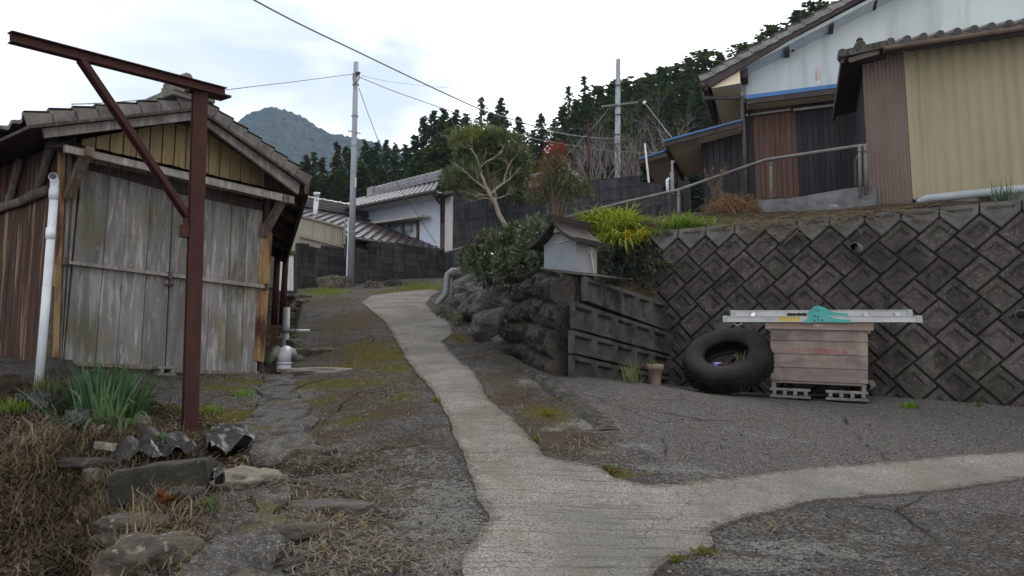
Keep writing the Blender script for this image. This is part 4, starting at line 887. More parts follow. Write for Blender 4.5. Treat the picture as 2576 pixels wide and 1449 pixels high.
tyre = T('lorry_tyre', 'large black lorry tyre leaning against the retaining wall left of the box', 'tyre', tyc-Z3*.35); m.build('casing', RUB, tyre, smooth=True)
m = MB()
for i in range(72):
    a = 2*PI*i/72; er = tx_*math.cos(a)+ty_*math.sin(a); et = -tx_*math.sin(a)+ty_*math.cos(a)
    for h in (-.075, -.025, .025): m.box(tyc+er*.462+tn*(h+(.008 if i % 2 else -.008)), .026, .032, .016, et, tn, er)
m.build('tread', RUB, tyre)
m = MB(); q = at(1806, 918, 8.1)
import bmesh as _b
rock(m, q, .045, .03, .025, .3, 71, .4, 3); m.build('purple_wrapper', W('purple', (.20,.14,.62), (.34,.27,.75), 14, rough=.4), smooth=True, label='crumpled purple wrapper inside the hole of the tyre', cat='litter')
m = MB(); rock(m, tyc-tn*.10, .25, .25, .05, 0, 72, .3, 3); m.build('leaf_litter', EARTH, smooth=True, label='dark leaf litter lying in the hole of the tyre', cat='litter', kind='stuff')
m = MB()
for k in range(7):
    q = at(1850+random.uniform(-4,14), 924, 8.1); m.tube([q, q+Vector((random.uniform(-.03,.05), 0, .06)), q+Vector((random.uniform(-.04,.08), 0, .13+random.random()*.05))], .003, 5)
m.build('dry_grass_tuft', leafmat('straw', (.3,.25,.17), (.2,.16,.1)), label='pale dry grass sticking up inside the tyre hole', cat='dry grass')
# flower pot
pq = G(1648, 968); pot = T('flower_pot', 'pale clay flower pot with straggly plant at the waffle-block wall', 'flower pot', pq)
POTM = W('clay', (.15,.12,.09), (.23,.19,.15), 5, bump=.3, bscale=40, spots=[((.09,.08,.06), 4, .5, .7, .6, O1)])
m = MB(); n = 20; prof = [(.060,0),(.078,.155),(.092,.156),(.096,.215),(.082,.215),(.076,.19),(0,.19)]; V = [pq+Vector((math.cos(2*PI*i/n)*r_, math.sin(2*PI*i/n)*r_, h)) for i in range(n) for r_, h in prof]; k = len(prof)
m.add(V, [(i*k+j, ((i+1) % n)*k+j, ((i+1) % n)*k+j+1, i*k+j+1) for i in range(n) for j in range(k-1)]); m.build('pot', POTM, pot, smooth=True)
def blade(mb, base, az, L, wd, lean, curl, n=6, twist=0):
    """one strap leaf: rises, leans out and arches over"""
    d = Vector((math.cos(az), math.sin(az), 0)); sd = Vector((-d.y, d.x, 0)); p = Vector(base); a = PI/2-lean; V = []
    for i in range(n+1):
        f = i/n; wq = wd*(1-f**2.2)*(.55+.9*min(f*3, .5)); q = sd*math.cos(twist*f)+Z3*math.sin(twist*f)
        V += [p-q*wq/2, p+q*wq/2]; p = p+(d*math.cos(a)+Z3*math.sin(a))*(L/n); a -= curl/n
    mb.add(V, [(i*2, i*2+1, i*2+3, i*2+2) for i in range(n)])
m = MB()
for k in range(40): blade(m, pq+Vector((random.uniform(-.06,.06), random.uniform(-.06,.06), .19)), random.random()*6.28, random.uniform(.05,.16), .01, random.uniform(.2,.9), random.uniform(.5,2))
m.build('plant', leafmat('pot_plant', (.10,.14,.04), (.2,.24,.10)), pot)

# ================================================================== shrine
sM = at(1452, 690, 8.9); sl_ = Vector((-.73, .69, 0)).normalized(); sr = Vector((.69, .73, 0)).normalized(); SWd, SDp, SH = .50, .385, .405
shr = T('stone_shrine', 'small grey roadside shrine with curved mossy roof on top of the stone wall', 'shrine', sM)
SHM = W('shrine_plaster', (.19,.197,.20), (.27,.275,.275), 5, bump=.25, bscale=30, rough=.9, spots=[((.16,.16,.155), 3, .52, .7, .5, O1), ((.08,.08,.075), 2.2, .58, .75, .6, (1,1,.5))])
RFM = W('shrine_roof', (.016,.012,.011), (.038,.029,.025), 6, bump=.6, bscale=40, spots=[((.05,.042,.016), 3, .54, .68, .6, O1), ((.08,.07,.06), 20, .62, .72, .4, O1)])
def sp_(a, b, z): return sM+sl_*a+sr*b+Z3*z
GH = .19
m = MB(); m.prism([sp_(0,0,0), sp_(SWd,0,0), sp_(SWd,0,SH), sp_(SWd*.5,0,SH+GH), sp_(0,0,SH)], sr*SDp); m.build('body', SHM, shr, bevel=.006)
m = MB(); m.box(sp_(SWd/2, SDp/2, -.03), SWd+.05, SDp+.05, .07, sl_, sr); m.build('plinth', STONE, shr, bevel=.008)
m = MB(); m.box(sp_(SWd/2, -.006, SH*.48), SWd*.99, .012, SH*.98, sl_, sr); m.build('front_panel', W('panel', (.175,.20,.222), (.23,.255,.275), 4, bump=.1, rough=.7, spots=[((.2,.22,.24), 2, .5, .7, .5, O1)]), shr)
def slope_sheet(mb, sgn, b0, b1, th=.045, n=12):
    V = []; hw = SWd/2+.13
    for i in range(n+1):
        f = i/n; a = SWd/2+sgn*hw*f; z = SH+GH+.055-(.34*f-.10*f*f+.0*f)+.02*(f > .9)*(f-.9)*10*.6; ov = -.05*f*(1-f)
        z = SH+GH+.06-.36*(1-(1-f)**1.55)*.72
        for b, dz in ((b0-.02*f, 0), (b1+.02*f, 0), (b1+.02*f, -th), (b0-.02*f, -th)): V.append(sp_(a, b, z+dz))
    mb.add(V, [(i*4+k, i*4+(k+1) % 4, (i+1)*4+(k+1) % 4, (i+1)*4+k) for i in range(n) for k in range(4)]+[(0,1,2,3), tuple(n*4+k for k in (3,2,1,0))])
for sg in (-1, 1): m = MB(); slope_sheet(m, sg, -.15, SDp+.08); m.build('roof_slope', RFM, shr, smooth=False, bevel=.004)
m = MB(); m.prism([sp_(SWd/2-.035,-.17,SH+GH+.02), sp_(SWd/2+.035,-.17,SH+GH+.02), sp_(SWd/2+.05,-.19,SH+GH+.12), sp_(SWd/2-.05,-.19,SH+GH+.12)], sr*(SDp+.34)); m.build('ridge', RFM, shr, bevel=.006)
m = MB(); m.prism([sp_(SWd/2-.05,-.02,SH+GH-.08), sp_(SWd/2+.05,-.02,SH+GH-.08), sp_(SWd/2+.03,-.02,SH+GH+.04), sp_(SWd/2-.03,-.02,SH+GH+.04)], sr*-.05); m.build('gable_ornament', SHM, shr, bevel=.004)
ROPE = W('rope', (.42,.40,.38), (.55,.53,.5), 40, bump=.6, bscale=120)
m = MB(); m.tube([sp_(SWd+.01,-.016,SH-.01), sp_(SWd/2,-.02,SH), sp_(-.012,-.016,SH+.012), sp_(-.012,.12,SH-.03), sp_(-.014,.235,SH-.055)], .006, 6)
kn = sp_(-.018,.235,SH-.055); m.tube([kn, kn-sl_*.012-Z3*.10, kn-sl_*.014-Z3*.2-sr*-.02, kn-sl_*.016-Z3*.32-sr*-.05, kn-sl_*.02-Z3*.42-sr*-.06], .006, 6)
m.tube([kn+sr*(-.05*math.sin(t)*1)+Z3*(-.045+.045*math.cos(t)) for t in np.linspace(0, 2*PI, 12)], .005, 6); m.tube([kn, kn+sr*.03-Z3*.03, kn+sr*.045-Z3*.07], .005, 6)
m.build('rope', ROPE, shr, smooth=True)
# grey pipe bending round the rock outcrop
pp = [at(1170,681,15.0), at(1136,681,15.0), at(1126,690,15.0), at(1124,720,15.), at(1121,742,15.0), at(1108,755,15.), at(1101,764,15.), at(1100,800,15.)]
m = MB(); m.tube(pp, .058, 16); m.build('bent_pipe', PVC, smooth=True, label='grey plastic drain pipe bending down round the rock outcrop to the road', cat='pipe')
# ================================================================== block walls
def brickmat(name, c1, c2, mortar, bw, bh, streak=(.09,.088,.085), mo=.012):
    s = N(name); uv = s.co('UV'); n1 = s.noise(s.co(), 1.3, 5); n2 = s.noise(s.co('Object', (3,3,.6)), 2.2, 5, .65); n3 = s.noise(s.co(), 40, 4, .7)
    wob = s.nd('ShaderNodeVectorMath', {0: uv, 1: s.nd('ShaderNodeVectorMath', {0: s.nd('ShaderNodeTexNoise', {'Vector': uv, 'Scale': 9.}).outputs['Color'], 'Scale': .012}, operation='SCALE').outputs[0]}, operation='ADD').outputs[0]
    b = s.nd('ShaderNodeTexBrick', {'Vector': wob, 'Color1': (0,0,0,1), 'Color2': (1,1,1,1), 'Scale': 1., 'Mortar Size': mo, 'Mortar Smooth': .4, 'Brick Width': bw, 'Row Height': bh}); b.offset = 0.
    c = s.mix(s.rng(s.math('ADD', s.math('MULTIPLY', b.outputs['Color'], .5), n1), .3, 1.1), c1, c2)
    c = s.mix(s.rng(n2, .52, .72, 0, .8), c, streak); c = s.mix(s.rng(n3, .55, .75, 0, .4), c, streak); c = s.mix(s.rng(s.noise(s.co(), 2.7, 6, .7), .5, .7, 0, .75), c, mortar)
    c = s.mix(s.math('MULTIPLY', b.outputs['Fac'], .4), c, mortar)
    nb = s.bump(n3, .6, .012); nb = s.bump(b.outputs['Fac'], -.6, .012, nb)
    return s.done(c, .95, nb, .15)
BKD = brickmat('block_wall_dark', (.020,.020,.023), (.055,.056,.064), (.012,.012,.012), .42, .21)
BKL = brickmat('block_wall_low', (.016,.015,.016), (.05,.048,.047), (.008,.008,.008), .40, .20)
def wallpoly(mb, pl, tops, zb, th=.12, off=0):
    """wall whose top follows a px line of steps; each span a box with uv in metres"""
    q = [pl.hit(x, y, off) for x, y in tops]
    for a, b in zip(q, q[1:]):
        if (b-a).dot(pl.u) < 0: a, b = b, a
        if (b-a).dot(pl.u) < .02: continue
        sa, sb2 = pl.along(a), pl.along(b); A, B = Vector((a.x, a.y, zb)), Vector((b.x, b.y, zb)); k = -pl.n*th
        V = [A, B, b, a, A+k, B+k, b+k, a+k]; U = [(sa,zb),(sb2,zb),(sb2,b.z),(sa,a.z)]
        mb.add(V, [(0,1,2,3),(5,4,7,6),(3,2,6,7),(0,3,7,4),(1,5,6,2)], U+[(u_+.07, v_+.05) for u_, v_ in U])
UW = Plane(-1.22, 16, (.85, -.52)); m = MB(); wallpoly(m, UW, [(1140,489),(1290,478),(1430,462),(1430,459),(1609,441),(1609,459),(1662,459)], 1.6)
uw = m.build('block_wall', BKD, label='dark grey concrete block wall behind the bare-branched tree', cat='wall')
m = MB(); wallpoly(m, Plane(*(UW.p+UW.u*UW.along(UW.hit(1662,470))).xy, (.85,-.52)), [(1662,487),(1712,487)], 1.6, .14); m.build('lower_section', BKD, uw)
LWp = Plane(-5.25, 19, (.71, .70)); m = MB()
wallpoly(m, LWp, [(749,611),(778,613),(778,619),(812,626),(812,617),(866,625),(866,613),(893,618),(905,626),(930,632),(930,611),(968,614),(1000,612),(1120,632)], 1.3, .13)
m.build('block_wall', BKL, label='low black-stained block wall along the road bend behind the utility pole', cat='wall')
m = MB(); a = LWp.hit(1118, 640); p0 = Plane(a.x, a.y, (1, -.25)); wallpoly(m, p0, [(1118,634),(1180,640)], 1.6, .2); m.build('block_wall', BKL, label='short stained block return wall at the end of the low wall by the hedge', cat='wall')
LCd = (-.855, .518); LC = Plane(*at(2205,490,10.25).xy, LCd); m = MB(); wallpoly(m, LC, [(1905,504),(2000,497),(2130,474),(2203,466)], 1.9, .15)
m.build('parapet_wall', W('parapet', (.07,.072,.078), (.17,.172,.178), 5, bump=.7, bscale=40, spots=[((.36,.36,.37), 4, .6, .68, .8, (1,1,1.6)), ((.035,.035,.036), 2.5, .5, .7, .7, O1)]), label='low grey rendered parapet with flaking face beside the handrail end', cat='wall')
# ================================================================== white gabled house on the right
HC = at(1863, 300, 14.); HU = Vector((.94, -.34, 0)).normalized(); HS = Vector((.34, .94, 0)).normalized(); HP = Plane(HC.x, HC.y, HU.xy)
house = T('white_house', 'white gabled house with dark bargeboards and blue-edged pent roof', 'house', HP.hit(1990, 500))
WHT = W('white_stucco', (.50,.545,.55), (.41,.455,.46), .9, (1,1,.6), .9, .1, 60, None, [((.29,.325,.34), 1.1, .5, .72, .8, (2.5,2.5,.35)), ((.25,.27,.28), 40, .66, .76, .3, O1)])
DKB = W('dark_brown_paint', (.030,.022,.022), (.055,.042,.04), 4, bump=.15, bscale=30, rough=.65)
BEIGE = W('soffit_beige', (.66,.56,.42), (.74,.64,.5), 3, bump=.1, rough=.9)
def boards(name, a, b, isl=.25): return W(name, a, b, 2, (10,10,1), .8, .25, 10, (30,30,2), [((a[0]*.5, a[1]*.5, a[2]*.5), 1.5, .5, .7, .6, (18,18,.8))], isl)
DKW = boards('dark_boards', (.018,.016,.02), (.032,.028,.032)); RDW = boards('red_boards', (.075,.042,.033), (.115,.066,.050), .12)
def hp(pts, off=0): return HP.poly(pts, off)
m = MB(); m.prism(hp([(1863,260),(1863,176),(1996,104),(2205,3),(2560,-165),(2760,-70),(2760,190)]), -HU.cross(Z3)*0-HP.n*.12); m.build('gable_wall', WHT, house)
RUSTM = W('rust_stain', (.30,.17,.12), (.40,.27,.21), 9, bump=.1)
s = N('rust_stain_soft'); cc = s.mix(s.rng(s.noise(s.co('Object', (3,3,1)), 5, 5, .7), .4, .62), (.55,.58,.59), (.33,.15,.09)); STN = s.done(cc, .9)
m = MB(); m.prism(hp([(2052,178),(2056,166),(2062,172),(2066,195),(2064,212),(2054,209),(2050,196)], .004), -HP.n*.004); m.build('rust_stain', STN, house)
# lower boarded storey: boards as separate strips in three stretches
def bstrip(mbx, x0, x1, ytop, ybot, pitch, off, pl=HP):
    T0, T1, B0, B1 = pl.hit(x0, ytop(x0), off), pl.hit(x1, ytop(x1), off), pl.hit(x0, ybot(x0), off), pl.hit(x1, ybot(x1), off)
    a, b = pl.along(T0), pl.along(T1); n = max(1, round(abs(b-a)/pitch))
    for k in range(n):
        f0, f1 = k/n, (k+1)/n-.08/n
        P0, P1 = T0.lerp(T1, f0), T0.lerp(T1, f1); zb = min(B0.z, B1.z)
        mbx.prism([Vector((P0.x,P0.y,zb)), Vector((P1.x,P1.y,zb)), P1, P0], -pl.n*.02)
yt = lambda x: 246-(x-1863)*.12; yb = lambda x: 512
for nm, mt, x0, x1 in (('boarded_wall', DKW, 1864, 1892), ('boarded_wall', RDW, 1892, 2000), ('boarded_wall', DKW, 2000, 2330)):
    m = MB(); bstrip(m, x0, x1, yt, yb, .09, .0); o = m.build(nm, mt, house)
    if mt is RDW: o['label'] = 'weathered reddish board shutters'
m = MB(); m.prism(hp([(1863,250),(2330,195),(2330,520),(1863,520)], -.04), -HP.n*.05); m.build('inner_wall', DKB, house)
# blue-edged pent roof
BLUE = W('blue_metal', (.04,.12,.30), (.055,.155,.36), 4, bump=.05, rough=.45)
PO = .5
m = MB(); m.prism(hp([(1877,243),(2200,203),(2200,208),(1877,249)], PO), -HP.n*.06); p0, p1 = HP.hit(1877,243,PO), HP.hit(2200,203,PO); m.prism([p0, p1, p1-HP.n*(PO-.02)+Z3*.12, p0-HP.n*(PO-.02)+Z3*.12], Z3*.03); m.build('pent_roof_edge', BLUE, house)
m = MB(); m.prism(hp([(1878,250),(2200,209),(2200,223),(1880,262)], PO-.01), -HP.n*.04); m.prism(hp([(1877,250),(1884,249),(1884,275),(1879,275)], PO-.06), -HP.n*.4); m.build('pent_fascia', DKB, house)
p0, p1 = HP.hit(1880,258,PO-.06), HP.hit(2200,220,PO-.06); m = MB(); m.prism([p0, p1, p1-HP.n*(PO-.08)-Z3*.0, p0-HP.n*(PO-.08)-Z3*.0], Z3*.02); m.build('pent_soffit', BEIGE, house)
m = MB(); m.prism(hp([(1876,287),(1990,273),(1990,277),(1876,292)], .1), -HP.n*.05); m.prism(hp([(1996,273),(2180,251),(2180,257),(1996,279)], .1), -HP.n*.05); m.build('shutter_rail', W('rail_grey', (.2,.195,.185), (.3,.29,.28), 6, rough=.5), house)
# main roof: bargeboard, soffit, tiles, purlin ends
RB = .5
up = [(1763,204),(1996,74),(2120,5),(2190,-33),(2560,-225)]; lo = [(1786,219),(1996,93),(2167,0),(2200,-16),(2560,-195)]
m = MB(); m.prism(hp(up+lo[::-1], RB), -HP.n*.05); m.build('bargeboard', DKB, house)
GT = W('grey_tile', (.12,.115,.11), (.24,.235,.225), 7, bump=.4, bscale=40, island=.08, spots=[((.05,.05,.048), 3, .5, .7, .6, O1)])
E0, E1 = HP.hit(1763, 203, RB+.03), HP.hit(2560, -226, RB+.03); sv = E1-E0; L = sv.length; dn = sv.cross(HS).normalized(); dn = dn if dn.z > 0 else -dn
m = MB(); nt_ = int(L/.235)
for k in range(nt_):
    a, b = E0+sv*(k/nt_), E0+sv*((k+1.12)/nt_)
    V = []
    for c in range(16):
        f = c/15*2.4; hh = .03*math.cos(2*PI*f/.3)+(.05 if c == 0 else 0)
        V += [a+HS*f+dn*(hh+.055), b+HS*f+dn*(hh+.015), a+HS*f+dn*(hh+.0)]
    m.add(V, [(i*3, i*3+1, i*3+4, i*3+3) for i in range(15)]+[(i*3+2, i*3, i*3+3, i*3+5) for i in range(15)])
    m.prism([a-dn*.005, b-dn*.03, b+dn*.055, a+dn*.10], HS*.03)
m.build('tiled_roof', GT, house)
m = MB(); q0, q1 = HP.hit(1790, 212, RB-.05), HP.hit(2560, -190, RB-.05); k0, k1 = q0-HP.n*(RB-.04), q1-HP.n*(RB-.04); m.prism([q0, q1, k1, k0], dn*.02); m.prism([q0+dn*.03, q1+dn*.03, q1+HS*4+dn*.03, q0+HS*4+dn*.03], dn*.02); m.build('verge_soffit', WHT, house)
for (x0, y0, x1, y1) in ((1863,166,1880,196), (1973,104,1986,127), (2086,42,2098,66), (2197,-14,2208,4)):
    m = MB(); m.prism(hp([(x0,y0-4),(x1,y0-12),(x1,y1-2),(x0,y1)], .36), -HP.n*.36); m.build('purlin_end', DKB, house)
# left eave: boxed soffit, gutter, leader
eT = HP.hit(1766, 206, RB); m = MB(); i0 = HP.hit(1862, 176, RB-.06); i1 = HP.hit(1863, 250, .0)
EL = 5.2
m = MB(); e0 = HP.hit(1790, 222, RB-.06); w0 = HP.hit(1863, 205, RB-.06); w0 = Vector((w0.x, w0.y, e0.z+.03)); m.prism([e0, w0, w0+HS*EL, e0+HS*EL], Z3*.02); 
e1 = HP.hit(1784, 219, RB-.08); w1 = HP.hit(1861, 178, RB-.08); m.prism([e1, w1, Vector((w1.x, w1.y, e1.z))], -HP.n*.02); m.build('eave_soffit', BEIGE, house)
m = MB(); m.beam(HP.hit(1776,216,RB), HP.hit(1776,216,RB)+HS*EL, .05, .16); m.build('eave_fascia', DKB, house)
m = MB(); m.tube([HP.hit(1768,213,RB+.05), HP.hit(1768,213,RB)+HS*EL], .055, 10); m.build('gutter', DKB, house, smooth=True)
m = MB(); a, b = HP.hit(1770, 246, .2), HP.hit(1868, 246, .1); m.tube([HP.hit(1770,220,.3), a, b], .035, 10); m.tube([b+Z3*.03, HP.hit(1868,252,.1), HP.hit(1878,497,.1)], .04, 12)
for y in (262, 392): q = HP.hit(1868+(y-252)*.04, y, .1); m.tube([q-Z3*.012, q+Z3*.012], .046, 12)
m.build('downpipe', W('downpipe_brown', (.075,.062,.06), (.12,.105,.1), 5, bump=.05, rough=.5), house, smooth=True)
c0 = Vector((HC.x, HC.y, 2)); m = MB(); m.prism([c0+HU*.02, c0+HU*.02+HS*8, c0+HU*.02+HS*8+Z3*4.2, c0+HU*.02+Z3*4.2], HU*.1); m.build('side_wall', DKB, house)
m = MB(); q = HP.hit(1990, 121, .02); m.tube([q+HP.n*.0, q+HP.n*.08], .02, 8); m.tube([q+HP.n*.07-Z3*.08, q+HP.n*.07+Z3*.1], .012, 6); m.tube([q+HP.n*.07-Z3*.09+HU*.05, q+HP.n*.07-Z3*.06], .02, 8); m.build('bracket', JOINT, house)
TLGR = W('roof_grey', (.05,.05,.05), (.09,.09,.09), 4)
# lean-tos on the left side of the house
def leanto(name, label, Yd, edge, wallx, ysoff, ybot, blue=True, op=(0,0)):
    pl = Plane(*at(edge[1][0], edge[1][1], Yd).xy, HU.xy); t = T(name, label, 'outbuilding', pl.hit(edge[1][0], ybot)); ov = .45
    (xa, ya), (xb, yb_) = edge
    m = MB(); m.prism(pl.poly([(xa,ya-3),(xb,yb_-3),(xb,yb_),(xa,ya+1)], ov+.03), -pl.n*.1); m.build('roof_edge', BLUE, t); r0, r1 = pl.hit(xa,ya-1,ov-.09), pl.hit(xb,yb_-1,ov-.09); m = MB(); m.prism([r0, r1, r1+HS*2.6, r0+HS*2.6], Z3*.03); m.build('roof', TLGR, t)
    m = MB(); m.prism(pl.poly([(xa,ya+1),(xb,yb_+1),(xb,yb_+15),(xa+1,ya+13)], ov), -pl.n*.04); m.build('fascia', DKB, t)
    g0, g1 = pl.hit(xa+4, ya+12, ov-.04), pl.hit(xb, yb_+14, ov-.04); w0 = pl.hit(wallx, ya+10, ov-.04); f = (wallx-xa)/(xb-xa); w0 = g0.lerp(g1, max(0, min(1, f)))
    m = MB(); m.prism([g0, g1, g1-pl.n*(ov-.05), g0-pl.n*(ov-.05)], Z3*.02); d0, d1 = g0-Z3*.0, w0; m.prism([d0, d1, d1+HS*2.4, d0+HS*2.4], Z3*.02); m.build('soffit', BEIGE, t)
    m = MB(); m.beam(g0-Z3*.02, g0+HS*2.4-Z3*.02, .05, .12); m.build('eave_fascia', DKB, t)
    wt = w0-pl.n*(ov-.04); we = g1-pl.n*(ov-.04); zb = pl.hit(wallx, ybot).z-.6; m = MB(); n = max(3, int((we-wt).length/.1))
    for k in range(n):
        a, b = wt.lerp(we, k/n), wt.lerp(we, (k+.92)/n); m.prism([Vector((a.x,a.y,zb)), Vector((b.x,b.y,zb)), b, a], -pl.n*.03)
    a = wt; m.prism([Vector((a.x,a.y,zb)), Vector((a.x,a.y,zb))+HS*2.4, a+HS*2.4, a], pl.u*.05); m.build('boarded_wall', DKW, t)
    return t, pl
leanto('lean_to', 'dark boarded lean-to with blue-edged sloping roof attached to the white house', 14.05, [(1671,355),(1866,303)], 1757, 380, 500)
leanto('back_shed', 'beige-soffited shed with bright blue roof edge behind the lean-to', 17.5, [(1607,400),(1700,372)], 1692, 420, 470)
m = MB(); a = at(1636,464,15.); m.beam(a-Z3*.3, at(1622,362,15.), .05, .03); m.build('white_board', W('white_paint', (.6,.6,.58), (.7,.7,.68), 5), label='thin white board leaning up before the blue-edged shed', cat='board')
m = MB(); a = at(1691,470,13.8); m.box(a+Z3*.05, .06, .05, .45); m.tube([a, at(1691,404,13.8), at(1694,402,13.8)+Vector((.02,.02,-.03))], .022, 10); m.build('vent_pipe', PVC, smooth=False, label='tall pale vent pipe with a hooked top by the dark lean-to', cat='pipe')
m = MB(); a = at(1679,475,13.7); m.tube([a-Z3*.2, at(1679,452,13.7), at(1684,450,13.7)], .03, 10); m.build('vent_pipe', PVCW, smooth=True, label='short white vent pipe left of the hooked tall one', cat='pipe')
# ================================================================== yellow corrugated shed
YC = at(2298, 500, 10.3); YP = Plane(YC.x, YC.y, HU.xy); ys_ = T('yellow_shed', 'yellow corrugated shed with brown side wall and tiled roof above the retaining wall', 'shed', YC)
YEL = W('yellow_sheet', (.285,.25,.155), (.235,.21,.135), 1.5, (1,1,.5), .6, .1, 40, None, [((.20,.185,.11), 1.2, .52, .7, .6, (6,6,.3)), ((.24,.11,.035), 1.15, .66, .70, .8, (9,9,.22)), ((.13,.12,.09), 60, .62, .72, .35, O1)])
BRS = W('brown_sheet', (.115,.086,.073), (.145,.112,.096), 2, (1,1,.5), .75, .15, 40, None, [((.10,.066,.055), 1.3, .5, .7, .6, (5,5,.3)), ((.06,.03,.025), 2, .62, .72, .7, (6,6,1))])
def corr(mbx, p, u, L, z0, z1, amp, pitch, nrm, nper=8):
    n = int(L/pitch*nper); V = []
    for i in range(n+1):
        s_ = L*i/n; q = Vector((p.x, p.y, 0))+u*s_+nrm*(amp*math.sin(s_/pitch*2*PI)); V += [q+Z3*z0, q+Z3*(z0+z1)/1-Z3*z0+Z3*0 if False else q+Z3*z1]
    mbx.add(V, [(i*2, i*2+2, i*2+3, i*2+1) for i in range(n)])
zt = min(YP.hit(2222,120,.5).z, YP.hit(2700,49,.5).z)+.0; m = MB(); corr(m, YC, HU, 3.2, YC.z-.02, zt+.1, .011, .145, YP.n); m.build('corrugated_wall', YEL, ys_, smooth=True)
m = MB(); m.prism([YC-Z3*.3+HS*.03, YC+HU*3.2-Z3*.3+HS*.03, YC+HU*3.2+Z3*1.6+HS*.03, YC+Z3*1.6+HS*.03], HS*.05); m.build('inner_wall', DKB, ys_)
m = MB(); BL = YP.hit(2176,300,.03); Lb = (YC-BL).dot(HU)-.02; corr(m, BL, HU, Lb, YC.z-.45, YP.hit(2230,140,.03).z, .006, .05, YP.n, 6); m.build('side_wall', BRS, ys_, smooth=True)
m = MB(); b0 = Vector((BL.x, BL.y, YC.z-.4))-YP.n*.03; zz = YP.hit(2185,170,0).z-b0.z-.1; m.prism([b0, b0+HS*3, b0+HS*3+Z3*(zz-.25), b0+Z3*zz], HU*.06); m.build('return_wall', DKW, ys_)
m = MB(); m.prism([b0+HS*.03, YC-Z3*.3+HS*.03, YC+HS*.03+Z3*1.6, b0+HS*.03+Z3*zz], HS*.04); m.build('inner_wall', DKB, ys_)
m = MB(); m.prism([YC-HU*.012-Z3*.01+YP.n*.02, YC+HU*.05+YP.n*.02-Z3*.01, YC+HU*.05+YP.n*.02+Z3*(zt-YC.z+.2), YC-HU*.012+YP.n*.02+Z3*(zt-YC.z+.2)], -YP.n*.05); m.build('corner_trim', YEL, ys_)
m = MB(); q = Vector((YC.x, YC.y, YC.z-.12))+HU*.1; m.box(q, .16, .2, .22, HU, HS); m.box(q+HU*.5, .3, .2, .2, HU, HS); m.box(q+HU*1.9, 2.2, .2, .2, HU, HS); m.build('footing', BLK, ys_)
GO = .5
gA, gB = YP.hit(2222,120,GO), YP.hit(2700,49,GO)
m = MB(); V = []; 
for i in range(2):
    q = (gA, gB)[i]
    for k in range(9): t = PI*k/8; V.append(q-YP.n*(.045*math.cos(t)*-1)-Z3*(.045*math.sin(t)))
m.add(V, [(k, k+1, k+10, k+9) for k in range(8)]); m.build('gutter', W('copper_gutter', (.10,.07,.055), (.16,.12,.095), 5, bump=.1, rough=.5), ys_, smooth=True)
TL2 = W('dark_tile', (.04,.037,.035), (.095,.088,.082), 7, bump=.5, bscale=40, island=.1, rough=.8, spots=[((.15,.145,.13), 12, .6, .72, .4, O1)])
m = MB(); gd = (gB-gA); K = 9; ncol = 11; V = []; up_ = (HS*1.0+Z3*.36).normalized()
for c in range(ncol*K+1):
    f = c/(ncol*K); ph = (c % K)/K; hh = .055*math.exp(-((ph-.5)/.16)**2)+.01*math.cos(2*PI*ph); q = gA+gd*f-YP.n*.03+Z3*(.05+hh)
    V += [q-Z3*.04, q, q+up_*2.2]
m.add(V, [(i*3, i*3+1, i*3+4, i*3+3) for i in range(ncol*K)]+[(i*3+1, i*3+2, i*3+5, i*3+4) for i in range(ncol*K)])
for c in range(ncol): q = gA+gd*((c+.5)/ncol)-YP.n*.03+Z3*.075; m.tube([q+YP.n*.02, q+up_*2.2], .052, 10)
m.build('tiled_roof', TL2, ys_)
m = MB(); m.prism([gA-Z3*.02-YP.n*.06, gB-Z3*.02-YP.n*.06, gB-Z3*.02+HS*2.2+Z3*.75, gA-Z3*.02+HS*2.2+Z3*.75], -Z3*.03); m.build('roof_boarding', DKB, ys_)
# side verge and eave of that roof
vA = YP.hit(2119, 140, GO-.02); vB = YP.hit(2224, 116, GO-.02)
m = MB(); m.prism(YP.poly([(2136,157),(2212,135),(2212,123),(2134,146)], GO-.06), -YP.n*.04); m.build('bargeboard', W('grey_plank', (.07,.058,.05), (.13,.11,.095), 3, (3,3,8), .9, .3, 20), ys_)
m = MB()
for k in range(8): q = vA.lerp(vB, (k+.5)/8); m.prism([q+HU*-.055+Z3*(-.02), q+HU*.06+Z3*.0, q+HU*.06+Z3*.085, q-HU*.055+Z3*.07], -YP.n*.3)
q = vA; m.tube([q+YP.n*.06+Z3*.02, q-YP.n*.15+Z3*.02], .06, 12); q = YP.hit(2163,112,GO-.05); m.tube([q+YP.n*.05-Z3*.03, q-YP.n*.25+Z3*.05], .07, 12); m.tube([q+Z3*.06, q+Z3*.10], [.05,.02], 10)
m.build('verge_tiles', TL2, ys_, bevel=.006)
LE = solve_along(vA, HS, 2097, 0, 12); m = MB(); vB2 = vA+(vB-vA)*1.1; m.prism([vA-Z3*.02, vB2-Z3*.02, vB2+HS*LE-Z3*.02, vA+HS*LE-Z3*.02], Z3*.02); m.build('eave_soffit', DKB, ys_)
m = MB(); m.beam(vA-HU*.0-Z3*.05, vA+HS*LE-Z3*.05, .04, .10); m.build('eave_fascia', DKB, ys_)
m = MB(); m.prism([vA+Z3*.05, vB+Z3*.05, vB+HS*LE+Z3*.4, vA+HS*LE+Z3*.1], Z3*.03); m.build('side_roof', TL2, ys_)
q0, q1 = YP.hit(2330, 500, .35), YP.hit(2700, 462, .35); m = MB(); m.tube([q0-Z3*.02-HU*.1-Z3*.03, q0, q1], .055, 16); m.build('long_pipe', W('pvc_blue', (.24,.27,.29), (.31,.34,.36), 4, bump=.05, rough=.45), smooth=True, label='long grey-blue pipe lying along the foot of the yellow shed', cat='pipe')
